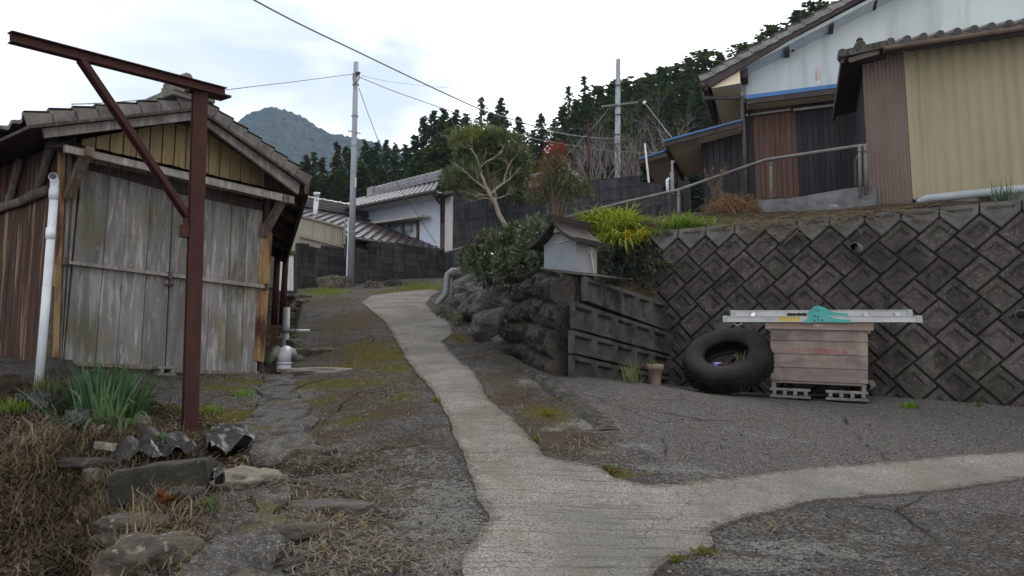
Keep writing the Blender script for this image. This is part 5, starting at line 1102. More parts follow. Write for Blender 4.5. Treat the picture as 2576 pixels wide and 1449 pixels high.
# ================================================================== handrail
HRM = W('rail_paint', (.07,.065,.062), (.14,.13,.125), 6, bump=.3, bscale=60, rough=.55, spec=.5)
hr = [(2183,366,10.2),(2165,367,10.25),(1927,402,11.7),(1708,478,12.3),(1560,512,12.8),(1430,546,13.1),(1300,584,14.0),(1240,602,14.4),(1120,636,15.7)]
hq = [at(*q) for q in hr]; rail = T('handrail', 'brown steel handrail climbing the ramp behind the shrine to the white house', 'handrail', hq[3]-Z3*.9)
m = MB(); m.tube(hq, .026, 10); m.build('rail', HRM, rail, smooth=True)
for (x, yt_, yb_, Yd) in ((1940,402,500,11.65),(1707,480,566,12.3),(2163,368,470,10.25),(2177,367,462,10.2),(1517,528,580,12.95),(1410,556,600,13.2)):
    a, b = at(x+.5, yb_, Yd), at(x, yt_, Yd); m = MB(); m.tube([a-Z3*.15, b], .026, 10); m.tube([b-Z3*.09, b-Z3*.05], .031, 10); m.build('post', HRM, rail, smooth=True)
m = MB(); a = at(2152,466,10.5); m.tube([a, at(2151,405,10.5), at(2172,368,10.25)], .014, 8); m.build('brace', HRM, rail, smooth=True)
# ================================================================== white house in the middle distance
MH = Plane(*at(1110,600,22.6).xy, (-.735, .68)); mh = T('tiled_house', 'white-walled house with grey tiled roof behind the low block wall', 'house', MH.hit(1000, 640))
MW = W('pale_wall', (.58,.63,.74), (.50,.55,.66), 1.2, (1,1,.5), .85, .1, 40, None, [((.36,.36,.36), 2, .56, .74, .5, (3,3,.5))])
m = MB(); m.prism(MH.poly([(1108,640),(1108,486),(880,532),(860,640)]), -MH.n*.15); m.build('wall', MW, mh)
m = MB(); m.prism(MH.poly([(1119,640),(1119,488),(1107,490),(1107,640)], .03), -MH.n*.15); m.build('corner_post', W('brown_post', (.06,.04,.035), (.10,.07,.06), 4), mh)
CRG = W('pale_sheet', (.42,.42,.41), (.52,.52,.50), 3, (1,1,.5), .7, .1, 30, None, [((.22,.21,.2), 1.5, .55, .72, .6, (8,8,.4))])
cp = at(1119, 600, 22.3); cq = at(1141, 600, 22.0); u2 = (cq-cp); u2.z = 0; L2 = u2.length; m = MB(); corr(m, cp, u2.normalized(), L2, at(1119,632,22.3).z, at(1119,484,22.3).z, .012, .075, MH.n); m.build('corrugated_panel', CRG, mh, smooth=True)
eR, eL = MH.hit(1098, 478, .75), MH.hit(855, 527, .75); rR, rL = MH.hit(1112, 455, -1.7), MH.hit(938, 496, -1.7)
rL2 = rR+(eL-eR)*((rL-rR).length/(eR-eL).length*1.28)
TLG = W('slate_tile', (.10,.105,.115), (.20,.205,.22), 6, bump=.3, bscale=30, rough=.42, spec=.6, island=.08)
def tiles(mbx, P00, ev, sv, rows, cols, amp=.03, step=.03, K=6):
    dn = ev.cross(sv).normalized(); dn = dn if dn.z > 0 else -dn
    for r_ in range(rows):
        V = []
        for c in range(cols*K+1):
            ph = math.cos(2*PI*c/K); a = P00+ev*(c/(cols*K))+sv*(r_/rows)+dn*(amp*ph); b = P00+ev*(c/(cols*K))+sv*((r_+1.05)/rows)+dn*(amp*ph)
            V += [a+dn*(step-.04), a+dn*step, b]
        n = cols*K; mbx.add(V, [(i*3, i*3+1, i*3+4, i*3+3) for i in range(n)]+[(i*3+1, i*3+2, i*3+5, i*3+4) for i in range(n)])
m = MB(); tiles(m, eL, eR-eL, (rR-eR), 9, 20, .028, .035); m.build('tiled_roof', TLG, mh)
m = MB()
for k, h in enumerate((.0, .07, .14, .2)): m.beam(rR+Z3*(.04+h), rL+Z3*(.04+h), .30-.04*k, .05)
m.tube([rR+Z3*.3, rL+Z3*.3], .07, 10); n = 16
for k in range(n): q = rR.lerp(rL, k/n)+Z3*.3; m.tube([q, q+(rL-rR).normalized()*.1], .085, 10)
m.box(rL+Z3*.15, .35, .3, .4, MH.u, MH.n); m.build('ridge', TLG, mh, bevel=.01)
m = MB(); m.prism([eR-Z3*.04, eL-Z3*.04, eL-MH.n*.8-Z3*.0, eR-MH.n*.8-Z3*.0], -Z3*.03); m.build('soffit', W('soffit_pale', (.45,.45,.45), (.55,.55,.55), 3), mh)
m = MB(); m.tube([eR-Z3*.05+MH.n*.05, eL-Z3*.05+MH.n*.05], .06, 10); q = MH.hit(1097, 487, .7); m.tube([q+Z3*.08, q-Z3*.1], .08, 10); m.tube([q-Z3*.1, MH.hit(1099,503,.5), MH.hit(1110,515,.12), MH.hit(1111,560,.1)], .035, 8)
m.beam(MH.hit(1098,495,.5), MH.hit(1150,482,.5), .12, .14); m.build('gutter', DKB, mh, smooth=True)
wf = T('window', None, None, (0,0,0)); 
m = MB(); WX0, WX1 = 977, 1051
for pts in ([(977,558),(1051,544),(1051,548),(977,562)], [(1047,545),(1052,544),(1052,600),(1047,600)], [(974,558),(979,557),(979,600),(974,602)], [(974,598),(1052,597),(1052,601),(974,602)], [(1011,553),(1015,552),(1015,600),(1011,600)]):
    m.prism(MH.poly(pts, .05), -MH.n*.1)
bpy.data.objects.remove(wf); wo = m.build('window', W('frame_brown', (.05,.035,.03), (.08,.06,.05), 4), mh)
GLS = N('glass'); GLASS = GLS.done(GLS.mix(GLS.rng(GLS.noise(GLS.co(), 1.4, 2), .45, .55), (.10,.13,.13), (.42,.46,.48)), .12, None, .6)
m = MB(); m.prism(MH.poly([(979,560),(1047,547),(1047,598),(979,598)], .01), -MH.n*.02); m.build('pane', GLASS, wo)
m = MB(); m.prism(MH.poly([(930,558),(1059,539),(1059,545),(930,564)], .4), -MH.n*.4); m.build('window_hood', W('hood', (.36,.34,.31), (.45,.43,.4), 5), mh)
# lower outbuilding with a dark red tiled roof
lt = T('low_house', 'low building with long dark red tiled roof just behind the low block wall', 'house', (-3.9, 22.0, 3.))
le = Vector((.71, .70, 0)).normalized(); lb = Vector((-.70, .71, 0)).normalized(); eRt = at(1118, 631, 22.5); rEt = at(931, 553, 25.2); svec = rEt-eRt; LT = 6.3
TLR = W('red_tile', (.046,.036,.039), (.080,.064,.068), 6, bump=.3, bscale=30, rough=.34, spec=.7, island=.12)
m = MB(); tiles(m, eRt-le*LT, le*LT, svec, 12, 22, .022, .035); m.build('tiled_roof', TLR, lt)
m = MB(); a, b = eRt+svec, eRt+svec-le*LT
for k in range(4): m.beam(a+Z3*(.05+.07*k), b+Z3*(.05+.07*k), .3-.04*k, .05)
m.tube([a+Z3*.33, b+Z3*.33], .075, 10)
for k in range(22): q = a.lerp(b, k/22)+Z3*.33; m.tube([q, q-le*.1], .09, 10)
m.box(a+Z3*.12, .12, .4, .42, le, lb); m.tube([a+Z3*.3+le*.02, a+Z3*.42+le*.12], .08, 10); m.build('ridge', TLR, lt, bevel=.01)
m = MB(); q = eRt-le*LT; m.prism([Vector((q.x,q.y,1.5))+lb*.5, Vector((eRt.x,eRt.y,1.5))+lb*.5-le*.5, eRt+lb*.5-le*.5+Z3*.05, q+lb*.5+Z3*.05], lb*.1); m.build('wall', W('tan_wall', (.13,.12,.10), (.18,.165,.14), 3), lt)
m = MB(); m.tube([eRt-Z3*.06-lb*.04-le*1.2, eRt-le*LT-Z3*.06-lb*.04], .05, 8); m.build('gutter', DKB, lt, smooth=True)
m = MB(); a = at(789,556,22.6); b = at(797,493,22.6); m.tube([a-Z3*.3, b], .075, 12); m.tube([b, b+Z3*.1], .10, 12); m.tube([b-Z3*.14, b-Z3*.12], .085, 12); m.build('flue_pipe', W('flue', (.40,.42,.43), (.5,.52,.53), 5, rough=.4, metal=.4), smooth=True, label='silver flue pipe rising through the red tiled roof', cat='flue')
# translucent sheet panels on the low wall, boards of the gate
PNL = W('cream_sheet', (.34,.32,.25), (.27,.255,.20), 2, (1,1,.6), .6, .1, 30, None, [((.16,.15,.11), 1.2, .5, .7, .6, (7,7,.3))])
a, b = LWp.hit(735,560,-.08), LWp.hit(867,600,-.08); t = T('sheet_fence', 'cream corrugated sheet fence standing on the low block wall', 'fence', a)
m = MB(); zt0 = LWp.hit(735,538,-.08).z; zt1 = LWp.hit(867,574,-.08).z; L3 = (b-a).dot(LWp.u); n = 160; V = []
for i in range(n+1):
    f = i/n; q = Vector((a.x, a.y, 0))+LWp.u*(L3*f)+LWp.n*(.012*math.sin(L3*f/.07*2*PI)); V += [q+Z3*1.9, q+Z3*(zt0+(zt1-zt0)*f)]
m.add(V, [(i*2, i*2+2, i*2+3, i*2+1) for i in range(n)]); m.build('sheet', PNL, t, smooth=True)
m = MB(); m.beam(Vector((a.x,a.y,zt0))+LWp.n*.03, Vector((b.x,b.y,zt1))+LWp.n*.03, .05, .05); m.beam(LWp.hit(755,594,-.03), LWp.hit(866,622,-.03), .04, .05); m.box(LWp.hit(867,598,-.03), .05, .05, 1.0); m.build('frame', W('tan_frame', (.22,.2,.16), (.3,.27,.22), 4), t)
gp = Plane(*at(735,700,17.2).xy, (.71, .70)); gt_ = T('board_gate', 'white vertical-board gate between the shed and the low block wall', 'gate', gp.hit(725,735))
WP_ = W('white_board', (.52,.53,.54), (.62,.63,.63), 4, (4,4,1), .7, .1, 20, None, [((.35,.34,.33), 2, .55, .72, .5, (6,6,.6))])
for x0, x1 in ((697,712), (713,722), (723.5,729), (730,738)): m = MB(); m.prism(gp.poly([(x0,731),(x1,732),(x1+.5,641),(x0+.5,640)]), -gp.n*.02); m.build('board', WP_, gt_)
m = MB(); m.prism(gp.poly([(696,641),(748,642),(748,632),(696,631)], .03), -gp.n*.06); m.prism(gp.poly([(743,640),(748,640),(747,733),(743,733)], .03), -gp.n*.06); m.prism(gp.poly([(697,738),(747,738),(747,731),(697,730)], .0), -gp.n*.05); m.build('frame', DARKW, gt_)
m = MB(); m.prism(gp.poly([(738,737),(743,737),(743,640),(738,640)], -.02), -gp.n*.05); m.build('infill', BLK, gt_)
# small tiled roof behind the red shrub
sh = Plane(*at(1430,440,27).xy, (.9,-.4)); st_ = T('small_roof_house', 'small tiled gable roof peeping over the block wall behind the red shrub', 'house', sh.hit(1410,470))
m = MB(); m.prism(sh.poly([(1330,455),(1400,436),(1428,424),(1462,458),(1462,480),(1330,480)]), -sh.n*2); m.build('gable_wall', W('grey_gable', (.16,.155,.15), (.22,.215,.2), 4), st_)
m = MB(); m.prism(sh.poly([(1428,417),(1433,420),(1470,457),(1462,459),(1426,424)], .4), -sh.n*2.8); m.prism(sh.poly([(1320,442),(1428,417),(1428,424),(1322,450)], .4), -sh.n*2.8); m.tube([sh.hit(1428,418,.45), sh.hit(1428,418,-2)], .12, 8); m.build('roof', TLG, st_)
# ================================================================== utility poles, wires
POLE = W('galvanised', (.20,.225,.26), (.29,.315,.35), 3, (1,1,.3), .6, .08, 60, None, [((.12,.125,.135), 3, .55, .7, .6, (3,3,.4))], 0, .4, .2)
DKM = W('fitting', (.03,.03,.032), (.06,.06,.062), 6, rough=.5)
def G2(x, y, Yd): return at(x, y, Yd)
ub = at(882, 724, 19.5); ut = at(896, 157, 19.5); up1 = T('utility_pole', 'slender grey steel utility pole standing in front of the low block wall', 'utility pole', ub)
m = MB(); m.tube([ub-Z3*.3, ub.lerp(ut, .55), ut], [.088,.075,.066], 18); m.build('shaft', POLE, up1, smooth=True)
for y in (215, 296, 371, 437, 505, 588): q = ub.lerp(ut, (724-y)/567); m = MB(); m.tube([q-Z3*.015, q+Z3*.015], .09, 16); m.build('band', POLE, up1)
m = MB(); m.tube([ub+Vector((-.10,-.03,-.1)), ub.lerp(ut,.30)+Vector((-.09,-.03,0))], .018, 8); m.build('conduit', PVCW, up1)
q = ub.lerp(ut, .68); m = MB(); m.tube([q+Vector((-.16,-.05,.04)), q+Vector((.17,-.06,-.04))], .012, 6); m.build('step_bolt', DKM, up1)
q = ub.lerp(ut, .455); m = MB(); m.box(q+Vector((.07,-.05,0)), .03, .07, .26); m.build('plate', W('id_plate', (.5,.5,.42), (.58,.58,.5), 9), up1)
q = ub.lerp(ut, .94); m = MB(); m.tube([q+Vector((.02,-.09,.05)), q+Vector((.10,-.1,.02)), q+Vector((.12,-.1,-.12)), q+Vector((.02,-.1,-.25))], .012, 6); m.tube([q+Vector((.09,-.1,.04)), q+Vector((.13,-.1,.02))], .03, 8); m.tube([q+Vector((-.06,-.08,.02)), q+Vector((-.05,-.1,-.18)), q+Vector((.02,-.1,-.27))], .012, 6); m.box(q+Vector((.06,-.08,.02)), .10, .06, .08); m.build('cable_clamp', DKM, up1)
r0, r1 = at(1553, 470, 30), at(1555, 149, 30); up2 = T('utility_pole', 'grey utility pole with a short crossarm in front of the cedar hillside', 'utility pole', r0)
m = MB(); m.tube([r0-Z3*2, r0, r1], [.125,.12,.09], 18); m.build('shaft', POLE, up2, smooth=True)
m = MB(); a, b = at(1513,268,29.8), at(1605,257,30.1); m.beam(a, b, .05, .07); m.build('crossarm', W('arm_zinc', (.10,.10,.10), (.15,.15,.145), 4, rough=.5), up2)
for y in (216, 268, 290, 340, 364): q = at(1554, y, 30); m = MB(); m.tube([q-Z3*.02, q+Z3*.02], .13, 14); m.build('band', DKM, up2)
for k, y in enumerate(range(170, 440, 17)): q = at(1554, y, 30); sg = 1 if k % 2 else -1; m = MB(); m.tube([q+Vector((.05*sg,-.1,0)), q+Vector((.20*sg,-.14,.02))], .012, 6); m.build('step_bolt', DKM, up2)
q = at(1606,259,30.1); m = MB(); m.tube([at(1618,260,30.2), at(1624,255,30.2)], .05, 8); m.build('insulator', W('porcelain', (.6,.6,.58), (.7,.7,.68), 9, rough=.3), up2)
CAB = W('cable', (.025,.025,.027), (.04,.04,.042), 9, rough=.5, bump=0); CABL = W('cable_grey', (.16,.16,.16), (.22,.22,.22), 9, rough=.5, bump=0)
def cable(label, pts, r, mat=CAB):
    q = [at(x, y, Yd) for x, y, Yd in pts]; o = []
    for i in range(len(q)-1):          # Catmull-Rom
        a, b, c, d = q[max(i-1,0)], q[i], q[i+1], q[min(i+2, len(q)-1)]
        for k in range(8): t_ = k/8; o.append(.5*((2*b)+(c-a)*t_+(2*a-5*b+4*c-d)*t_*t_+(3*b-a-3*c+d)*t_**3))
    o.append(q[-1]); m = MB(); m.tube(o, r, 6); m.build('cable', mat, smooth=True, label=label, cat='cable')
def yl(x, x0, Y0, x1, Y1): f = (x-x0)/(x1-x0); return 1/((1-f)/Y0+f/Y1)
L1 = [(560,-48),(640,0),(760,63),(900,130),(1010,183),(1120,235),(1210,275),(1300,304),(1360,322),(1420,337),(1490,346),(1550,349)]
cable('thick overhead cable running from the top of the picture down to the far pole', [(x, y, yl(x,560,9,1550,29.8)) for x, y in L1], .013, CABL)
L2 = [(900,192),(985,227),(1075,259),(1180,296),(1300,338),(1390,358),(1480,372),(1553,381),(1640,383),(1680,380)]
cable('thinner overhead cable passing the red shrub below the thick cable', [(x, y, yl(min(x,1553),900,19.5,1553,29.7)) for x, y in L2], .011, CABL)
cable('overhead wire from the near pole leftwards behind the gantry', [(892,186,19.4),(760,203,17.5),(660,215,16),(569,226,15),(416,245,13),(280,258,11.5),(180,262,10.5)], .008)
cable('service wire hanging from the near pole to the tiled house corner', [(903,222,19.5),(920,270,19.9),(938,318,20.3),(955,363,20.8),(980,425,21.2),(1008,477,21.6),(1040,525,21.8),(1072,575,21.9),(1096,612,21.9)], .009)
cable('short high wire in the white sky right of the near pole', [(908,190,19.6),(1000,208,25),(1115,220,34),(1180,223,40),(1240,224,45)], .006)
cable('slanting guy wire running down left from the crossarm', [(1530,275,29.8),(1495,318,28.5),(1455,360,27.5),(1415,402,26.5)], .014)
cable('slanting service wire from the insulator down to the blue-edged lean-to', [(1622,259,30.2),(1650,295,25),(1685,340,20),(1700,352,18.5)], .009)
m = MB(); a = at(1482,450,24); m.tube([a-Z3*1, at(1480,315,24)], .04, 8); m.tube([at(1477,315,24), at(1488,314,24)], .035, 8); m.tube([at(1484,320,23.95), at(1489,332,23.95), at(1485,338,23.95), at(1482,330,23.95)], .02, 6); m.build('rusty_pole', RED, smooth=True, label='thin rusty pole behind the block wall right of the red shrub', cat='pole')
# ================================================================== hillside, mountain
def hz(x, y): return 6.6+.34*x+.25*(y-60)
gx = np.concatenate([np.arange(-70, -20, 5.), np.arange(-20, 60, 2.), np.arange(60, 120, 6.)]); gy = np.arange(24, 190, 2.5); GX, GY = np.meshgrid(gx, gy)
wgt = sm(GY, 24, 46); GZ = (2.3*(1-wgt)+hz(GX, GY)*wgt)+.8*fbm(GX*.12, GY*.12, 8)-np.clip(GY-120, 0, 99)*.12
m = MB(); m.grid(np.stack([GX.ravel(), GY.ravel(), GZ.ravel()], 1).tolist(), len(gx), len(gy))
m.build('hillside', W('forest_floor', (.012,.015,.009), (.035,.036,.02), .8, bump=.8, bscale=3, spots=[((.06,.05,.035), .5, .55, .7, .6, O1)], bdist=.3), smooth=True, kind='structure', origin=(0, 60, 0))
rp = [(200,520),(380,430),(480,380),(545,345),(590,310),(617,293),(648,278),(686,270),(709,274),(750,291),(793,314),(830,335),(874,344),(917,353),(960,366),(1010,384),(1080,410),(1200,440),(1400,470)]
RXp = np.interp(np.linspace(0, 1, 300), np.linspace(0, 1, len(rp)), [p[0] for p in rp]); RYp = np.interp(RXp, [p[0] for p in rp], [p[1] for p in rp])
Ym = 620.; rows = []
for j in range(120):
    f = j/119; Yc = Ym-330*f; row = []
    for x, y in zip(RXp, RYp):
        a = at(x, y, Ym); zb = 30+.06*(Yc-290); k = (1-f)**1.25; row.append((a.x*(1-.18*f), Yc, zb+(a.z-zb)*k))
    rows.append(row)
A = np.array(rows); n1 = fbm(A[...,0]*.012, A[...,1]*.012, 3); n2 = fbm(A[...,0]*.11, A[...,1]*.11, 6, 3); n3 = vn(A[...,0]*.45, A[...,1]*.45, 9)
fr = np.linspace(0, 1, 120)[:, None]; A[...,2] += n1*14*sm(fr, .03, .3)+n2*2.6+n3*2.0; A[...,1] += n1*25*sm(fr, .03, .3)
back = A[0].copy(); back[:, 1] += 250; back[:, 2] = 0; A = np.concatenate([back[None], A])
m = MB(); m.grid(A.reshape(-1, 3).tolist(), 300, 121)
s = N('mountain_forest'); v = s.co(); c = s.mix(s.rng(s.noise(v, .012, 5), .38, .62), (.012,.024,.018), (.030,.042,.026)); c = s.mix(s.rng(s.noise(v, .035, 5, .7), .55, .7, 0, .7), c, (.065,.060,.045)); c = s.mix(s.rng(s.noise(v, .22, 3, .7), .35, .65), s.mix(.65, c, (.004,.008,.006)), c)
m.build('mountain', s.done(c, .95, s.bump(s.noise(v, .25, 4, .7), 1., 3.)), kind='structure', origin=(0, 620, 0))

# ================================================================== cedars
CR1 = leafmat('cedar_green', (.036,.058,.026), (.11,.14,.066), None, .7, .2); CR2 = leafmat('cedar_brown', (.05,.034,.02), (.115,.08,.048), None, .7, .2); CR3 = leafmat('leaf_olive', (.042,.058,.02), (.12,.135,.05), None, .6, .2)
BARK = W('bark', (.03,.023,.018), (.075,.06,.048), 6, (4,4,.6), bump=.6, bscale=20)
def cedar(mb, H, Rm, nb, seed, droop=.25, top=.95, bushy=1.0, start=.1, lsz=.5):
    r = random.Random(seed)
    for i in range(nb):
        h = start+(1-start)*(i+r.random())/nb; rad = Rm*((1-h)**top)*(.6+.55*r.random())*(1+.25*math.sin(h*23+seed))+.12; az = r.random()*6.283; d = Vector((math.cos(az), math.sin(az), 0)); n = 4+int(rad*2.2*bushy)
        for k in range(n):
            f = (k+.6)/n; p = Vector((0,0,h*H))+d*(rad*f)+Vector((0,0,rad*(.30*f-droop*f*f*1.6)))+Vector((r.uniform(-.2,.2), r.uniform(-.2,.2), r.uniform(-.2,.2)))*(.5+rad*.2)
            for q in range(4):
                a2 = az+r.uniform(-1.1, 1.1); L = lsz*(.7+.7*r.random())*(1-.45*h); e = Vector((math.cos(a2), math.sin(a2), r.uniform(-.6,.45))).normalized(); sd = Vector((-e.y, e.x, r.uniform(-.7,.7))).normalized()*L*.34
                mb.add([p-e*L*.4, p+sd, p+e*L*.75, p-sd], [(0,1,2,3)])
    for k in range(7): p = Vector((0,0,H*(1-.012*k))); a2 = r.random()*6.28; mb.add([p, p+Vector((math.cos(a2)*.1,math.sin(a2)*.1,-.15)), p+Vector((math.cos(a2)*.28,math.sin(a2)*.28,-.42)), p+Vector((math.cos(a2+1)*.08,math.sin(a2+1)*.08,-.3))], [(0,1,2,3)])
FL = 'dark conical cedar in the forest covering the slope behind the houses'; FG = 'cedars of the hillside forest'
FL2 = 'reddish-brown cedar among the dark forest trees behind the utility pole'; FL3 = 'rounded olive-green tree on the forest slope beside the white house roof'
protos = []
for k, (H, Rm, nb, mt, tp, bu_, st_) in enumerate(((15,3.3,330,CR1,.85,1.,.08),(15,2.9,320,CR1,.78,1.,.06),(15,3.7,360,CR1,.78,1.1,.05),(15,2.0,150,CR1,.62,.9,.28),(15,3.4,330,CR2,.8,1.,.06),(15,4.6,420,CR3,.45,1.2,.04))):
    lab = [FL,FL,FL,FL,FL2,FL3][k]; t = T('cedar_tree' if k < 5 else 'broadleaf_tree', lab, 'tree', (0, -60-9*k, 0), [FG]*4+['brownish cedars of the forest','rounded trees of the forest'] if False else None)
    m = MB(); cedar(m, H, Rm, nb, 11+k, .25, tp, bu_, st_, .46 if k != 3 else .4); m.v = [(v[0], v[1]-60-9*k, v[2]) for v in m.v]; c = m.build('crown', mt, t)
    m = MB(); m.tube([Vector((0,-60-9*k,-1)), Vector((0,-60-9*k,7)), Vector((0,-60-9*k,14.6))], [.24,.15,.03], 8, False); tr = m.build('trunk', BARK, t, smooth=True); protos.append((t, c, tr))
GRP = {0:FG,1:FG,2:FG,3:FG,4:'brownish cedars of the forest',5:'rounded trees of the forest'}
def plant_tree(k, loc, H, rz, wide=1., label=None):
    t, c, tr = protos[k]; r_ = t.copy(); COL.objects.link(r_); r_.location = loc; r_.rotation_euler = (0,0,rz); sc = H/15; r_.scale = (sc*wide, sc*wide, sc); r_['group'] = GRP[k]
    if label: r_['label'] = label; del r_['group']
    for q in (c, tr): o = q.copy(); COL.objects.link(o); o.parent = r_
tips = [(762,408,0),(773,392,4),(790,384,0),(812,398,4),(848,361,4),(872,372,1),(882,380,0),(917,355,1),(933,372,0),(949,358,0),(973,356,1),(995,364,0),(1020,366,0),(1044,343,2),(1067,297,1),(1093,283,1),(1115,277,1),(1132,300,0),(1148,280,1),(1173,288,0),(1212,247,3),(1235,285,0),(1261,250,1),(1305,296,2),(1340,330,2),(1361,287,2),(1395,300,2),(1430,219,3),(1447,255,0),(1470,193,3),(1490,245,0),(1513,221,2),(1545,205,2),(1576,202,2),(1611,198,2),(1640,190,2),(1663,171,2),(1700,165,2),(1734,147,2),(1770,130,2),(1810,135,2),(1870,112,2),(1915,90,2),(1950,68,2),(2005,28,2),(2050,10,2)]
UNI = {(848,361):'reddish-brown pointed cedar rising above its neighbours left of the near utility pole', (1212,247):'tall thin-topped cedar directly above the evergreen garden tree', (1261,250):'tall cedar with gappy top between the two overhead cables', (1361,287):'broad dark cedar standing alone against the white sky above the red shrub', (1430,219):'slim cedar with a bare lower trunk left of the tallest one', (1470,193):'tallest thin pointed cedar left of the far utility pole', (2005,28):'dark round-topped tree peeping over the white house roof, highest of all', (1950,68):'dark tree just above the tiles of the white house roof', (1870,112):'small dark treetop just left of the white house eave line'}
r = random.Random(5)
def put(x, y, k, tgtH, wide=1., label=None, y0=50, y1=125):
    best = None
    for Yd in range(y0, y1):
        p = at(x, y, Yd); H = p.z-hz(p.x, p.y)
        if best is None or abs(H-tgtH) < best[0]: best = (abs(H-tgtH), p, H)
    _, p, H = best; H = max(7, min(26, H)); plant_tree(k, (p.x, p.y, p.z-H), H, r.random()*6.28, wide, label)
for j_, (x, y, k) in enumerate(tips):
    if x >= 1500: k = 5 if j_ % 2 else 2
    put(x, y, k, 15 if k != 3 else 18, .8 if x < 1020 else (1.0 if x < 1500 else 1.35), UNI.get((x, y)), 62)
    for _ in range(3):
        kk = r.choice((0,0,1,2,2,4) if x < 1000 else (0,0,1,2,5)); put(x+r.uniform(-30,30), y+r.uniform(40,150), kk, 12, .95, None, 46, 90)
for x, y in ((1625,250),(1665,240),(1700,255),(1735,270),(1650,300),(1690,330),(1740,330),(1600,320)): put(x+r.uniform(-8,8), y, 5, 13, 1., None, 44, 80)
for t, c, tr in protos: 
    for o in (c, tr, t): bpy.data.objects.remove(o)

# ================================================================== leafy plants
def leaf(mb, p, d, up, L, wd, fold=.15):
    sd = d.cross(up)
    if sd.length < 1e-4: sd = Vector((1,0,0))
    sd.normalize(); nrm = sd.cross(d); mb.add([p, p+d*L*.45+sd*wd*.5+nrm*fold*wd, p+d*L, p+d*L*.45-sd*wd*.5+nrm*fold*wd], [(0,1,2,3)])
def rv(r): return Vector((r.gauss(0,1), r.gauss(0,1), r.gauss(0,1))).normalized()
def cloud(mb, lumps, dens, L, wd, seed, shell=.55, up=.4, outw=1., per=1, squash=1.):
    """leaves spread through lumps (x, y, radius in px, depth): more towards the outside"""
    r = random.Random(seed)
    for x, y, rp_, Yd in lumps:
        c = at(x, y, Yd); R_ = rp_*Yd/F; n = int(dens*R_*R_*4*PI)
        for i in range(n):
            u = rv(r); q = shell+(1-shell)*r.random()**.6; nz = 1+.35*noise.noise(u*2.3+Vector((x*.13, y*.07, 0))); p = c+Vector((u.x, u.y, u.z*squash))*(R_*q*nz)
            for _ in range(per):
                d = (u*outw+rv(r)*.8+Vector((0,0,up))*r.random()).normalized(); leaf(mb, p, d, rv(r), L*r.uniform(.6,1.3), wd*r.uniform(.7,1.2))
HEDM = leafmat('camellia', (.022,.036,.016), (.085,.11,.062), (.14,.17,.12), .3, .6)
hl = [(1385,600,30,10.2),(1345,610,42,10.4),(1300,600,42,11.),(1265,640,50,11.),(1330,655,45,10.),(1365,650,36,9.7),(1230,620,38,12.),(1210,655,40,12.),(1185,645,28,13.),(1240,680,36,11.2),(1300,680,36,10.2),(1180,665,22,13.2),(1330,572,24,11.),(1355,565,22,10.8),(1270,690,26,10.6),(1345,600,40,10.0),(1280,665,40,10.2),(1220,700,20,11.2),(1395,575,22,10.9),(1420,590,24,10.6),(1255,605,24,11.6)]
m = MB(); cloud(m, hl, 1000, .07, .042, 3, .6, .5); hc = hl[3]
hd = T('hedge_bush', 'dark glossy-leaved bush spilling over the rock outcrop beside the shrine', 'bush', at(1280,700,10.8)); m.build('foliage', HEDM, hd)
m = MB()
for k in range(16): a = at(1230+k*10, 700, 10.8+.1*random.random()); m.tube([a-Z3*.2, a+Vector((random.uniform(-.2,.2), 0, .4)), a+Vector((random.uniform(-.4,.4), 0, .8))], [.015,.011,.006], 5)
m.build('stems', BARK, hd)
IVY = leafmat('ivy', (.016,.026,.016), (.04,.055,.035), (.075,.09,.06), .4, .4)
m = MB(); cloud(m, [(1520,640,22,9.6),(1550,650,30,9.8),(1590,660,34,9.9),(1540,690,26,9.6),(1585,710,30,9.8),(1610,690,24,9.9),(1515,670,16,9.4),(1560,625,24,9.9),(1600,730,18,9.8),(1620,650,16,10.),(1618,690,18,9.9),(1615,720,16,9.8),(1622,620,18,10.1),(1600,640,24,10.1),(1510,700,16,9.3),(1630,660,14,9.75),(1632,690,14,9.7),(1632,715,14,9.65),(1628,735,12,9.6),(1640,640,12,9.9)], 1300, .05, .036, 5, .45, -.1)
m.build('ivy', IVY, label='dark ivy mass hanging on the bank between the shrine and the retaining wall', cat='ivy')
PIV = leafmat('pale_ivy', (.07,.085,.045), (.16,.18,.11), None, .5, .4)
m = MB(); r = random.Random(8)
for (x0, y0, x1, y1, n) in ((1632,590,1690,588,90),(1628,600,1632,720,120),(1632,645,1665,640,60),(1635,668,1690,664,110),(1640,655,1665,668,60),(1622,610,1640,640,80)):
    for i in range(n):
        f = r.random(); q = wpt(*whit(x0+(x1-x0)*f+r.uniform(-5,5), y0+(y1-y0)*f+r.uniform(-6,6)), .05+r.random()*.04); leaf(m, q, (wn_*.6+rv(r)*.7+Vector((0,0,-.4))).normalized(), rv(r), .04, .035)
m.build('creeper', PIV, label='pale small-leaved creeper clinging to the left edge of the retaining wall', cat='creeper')
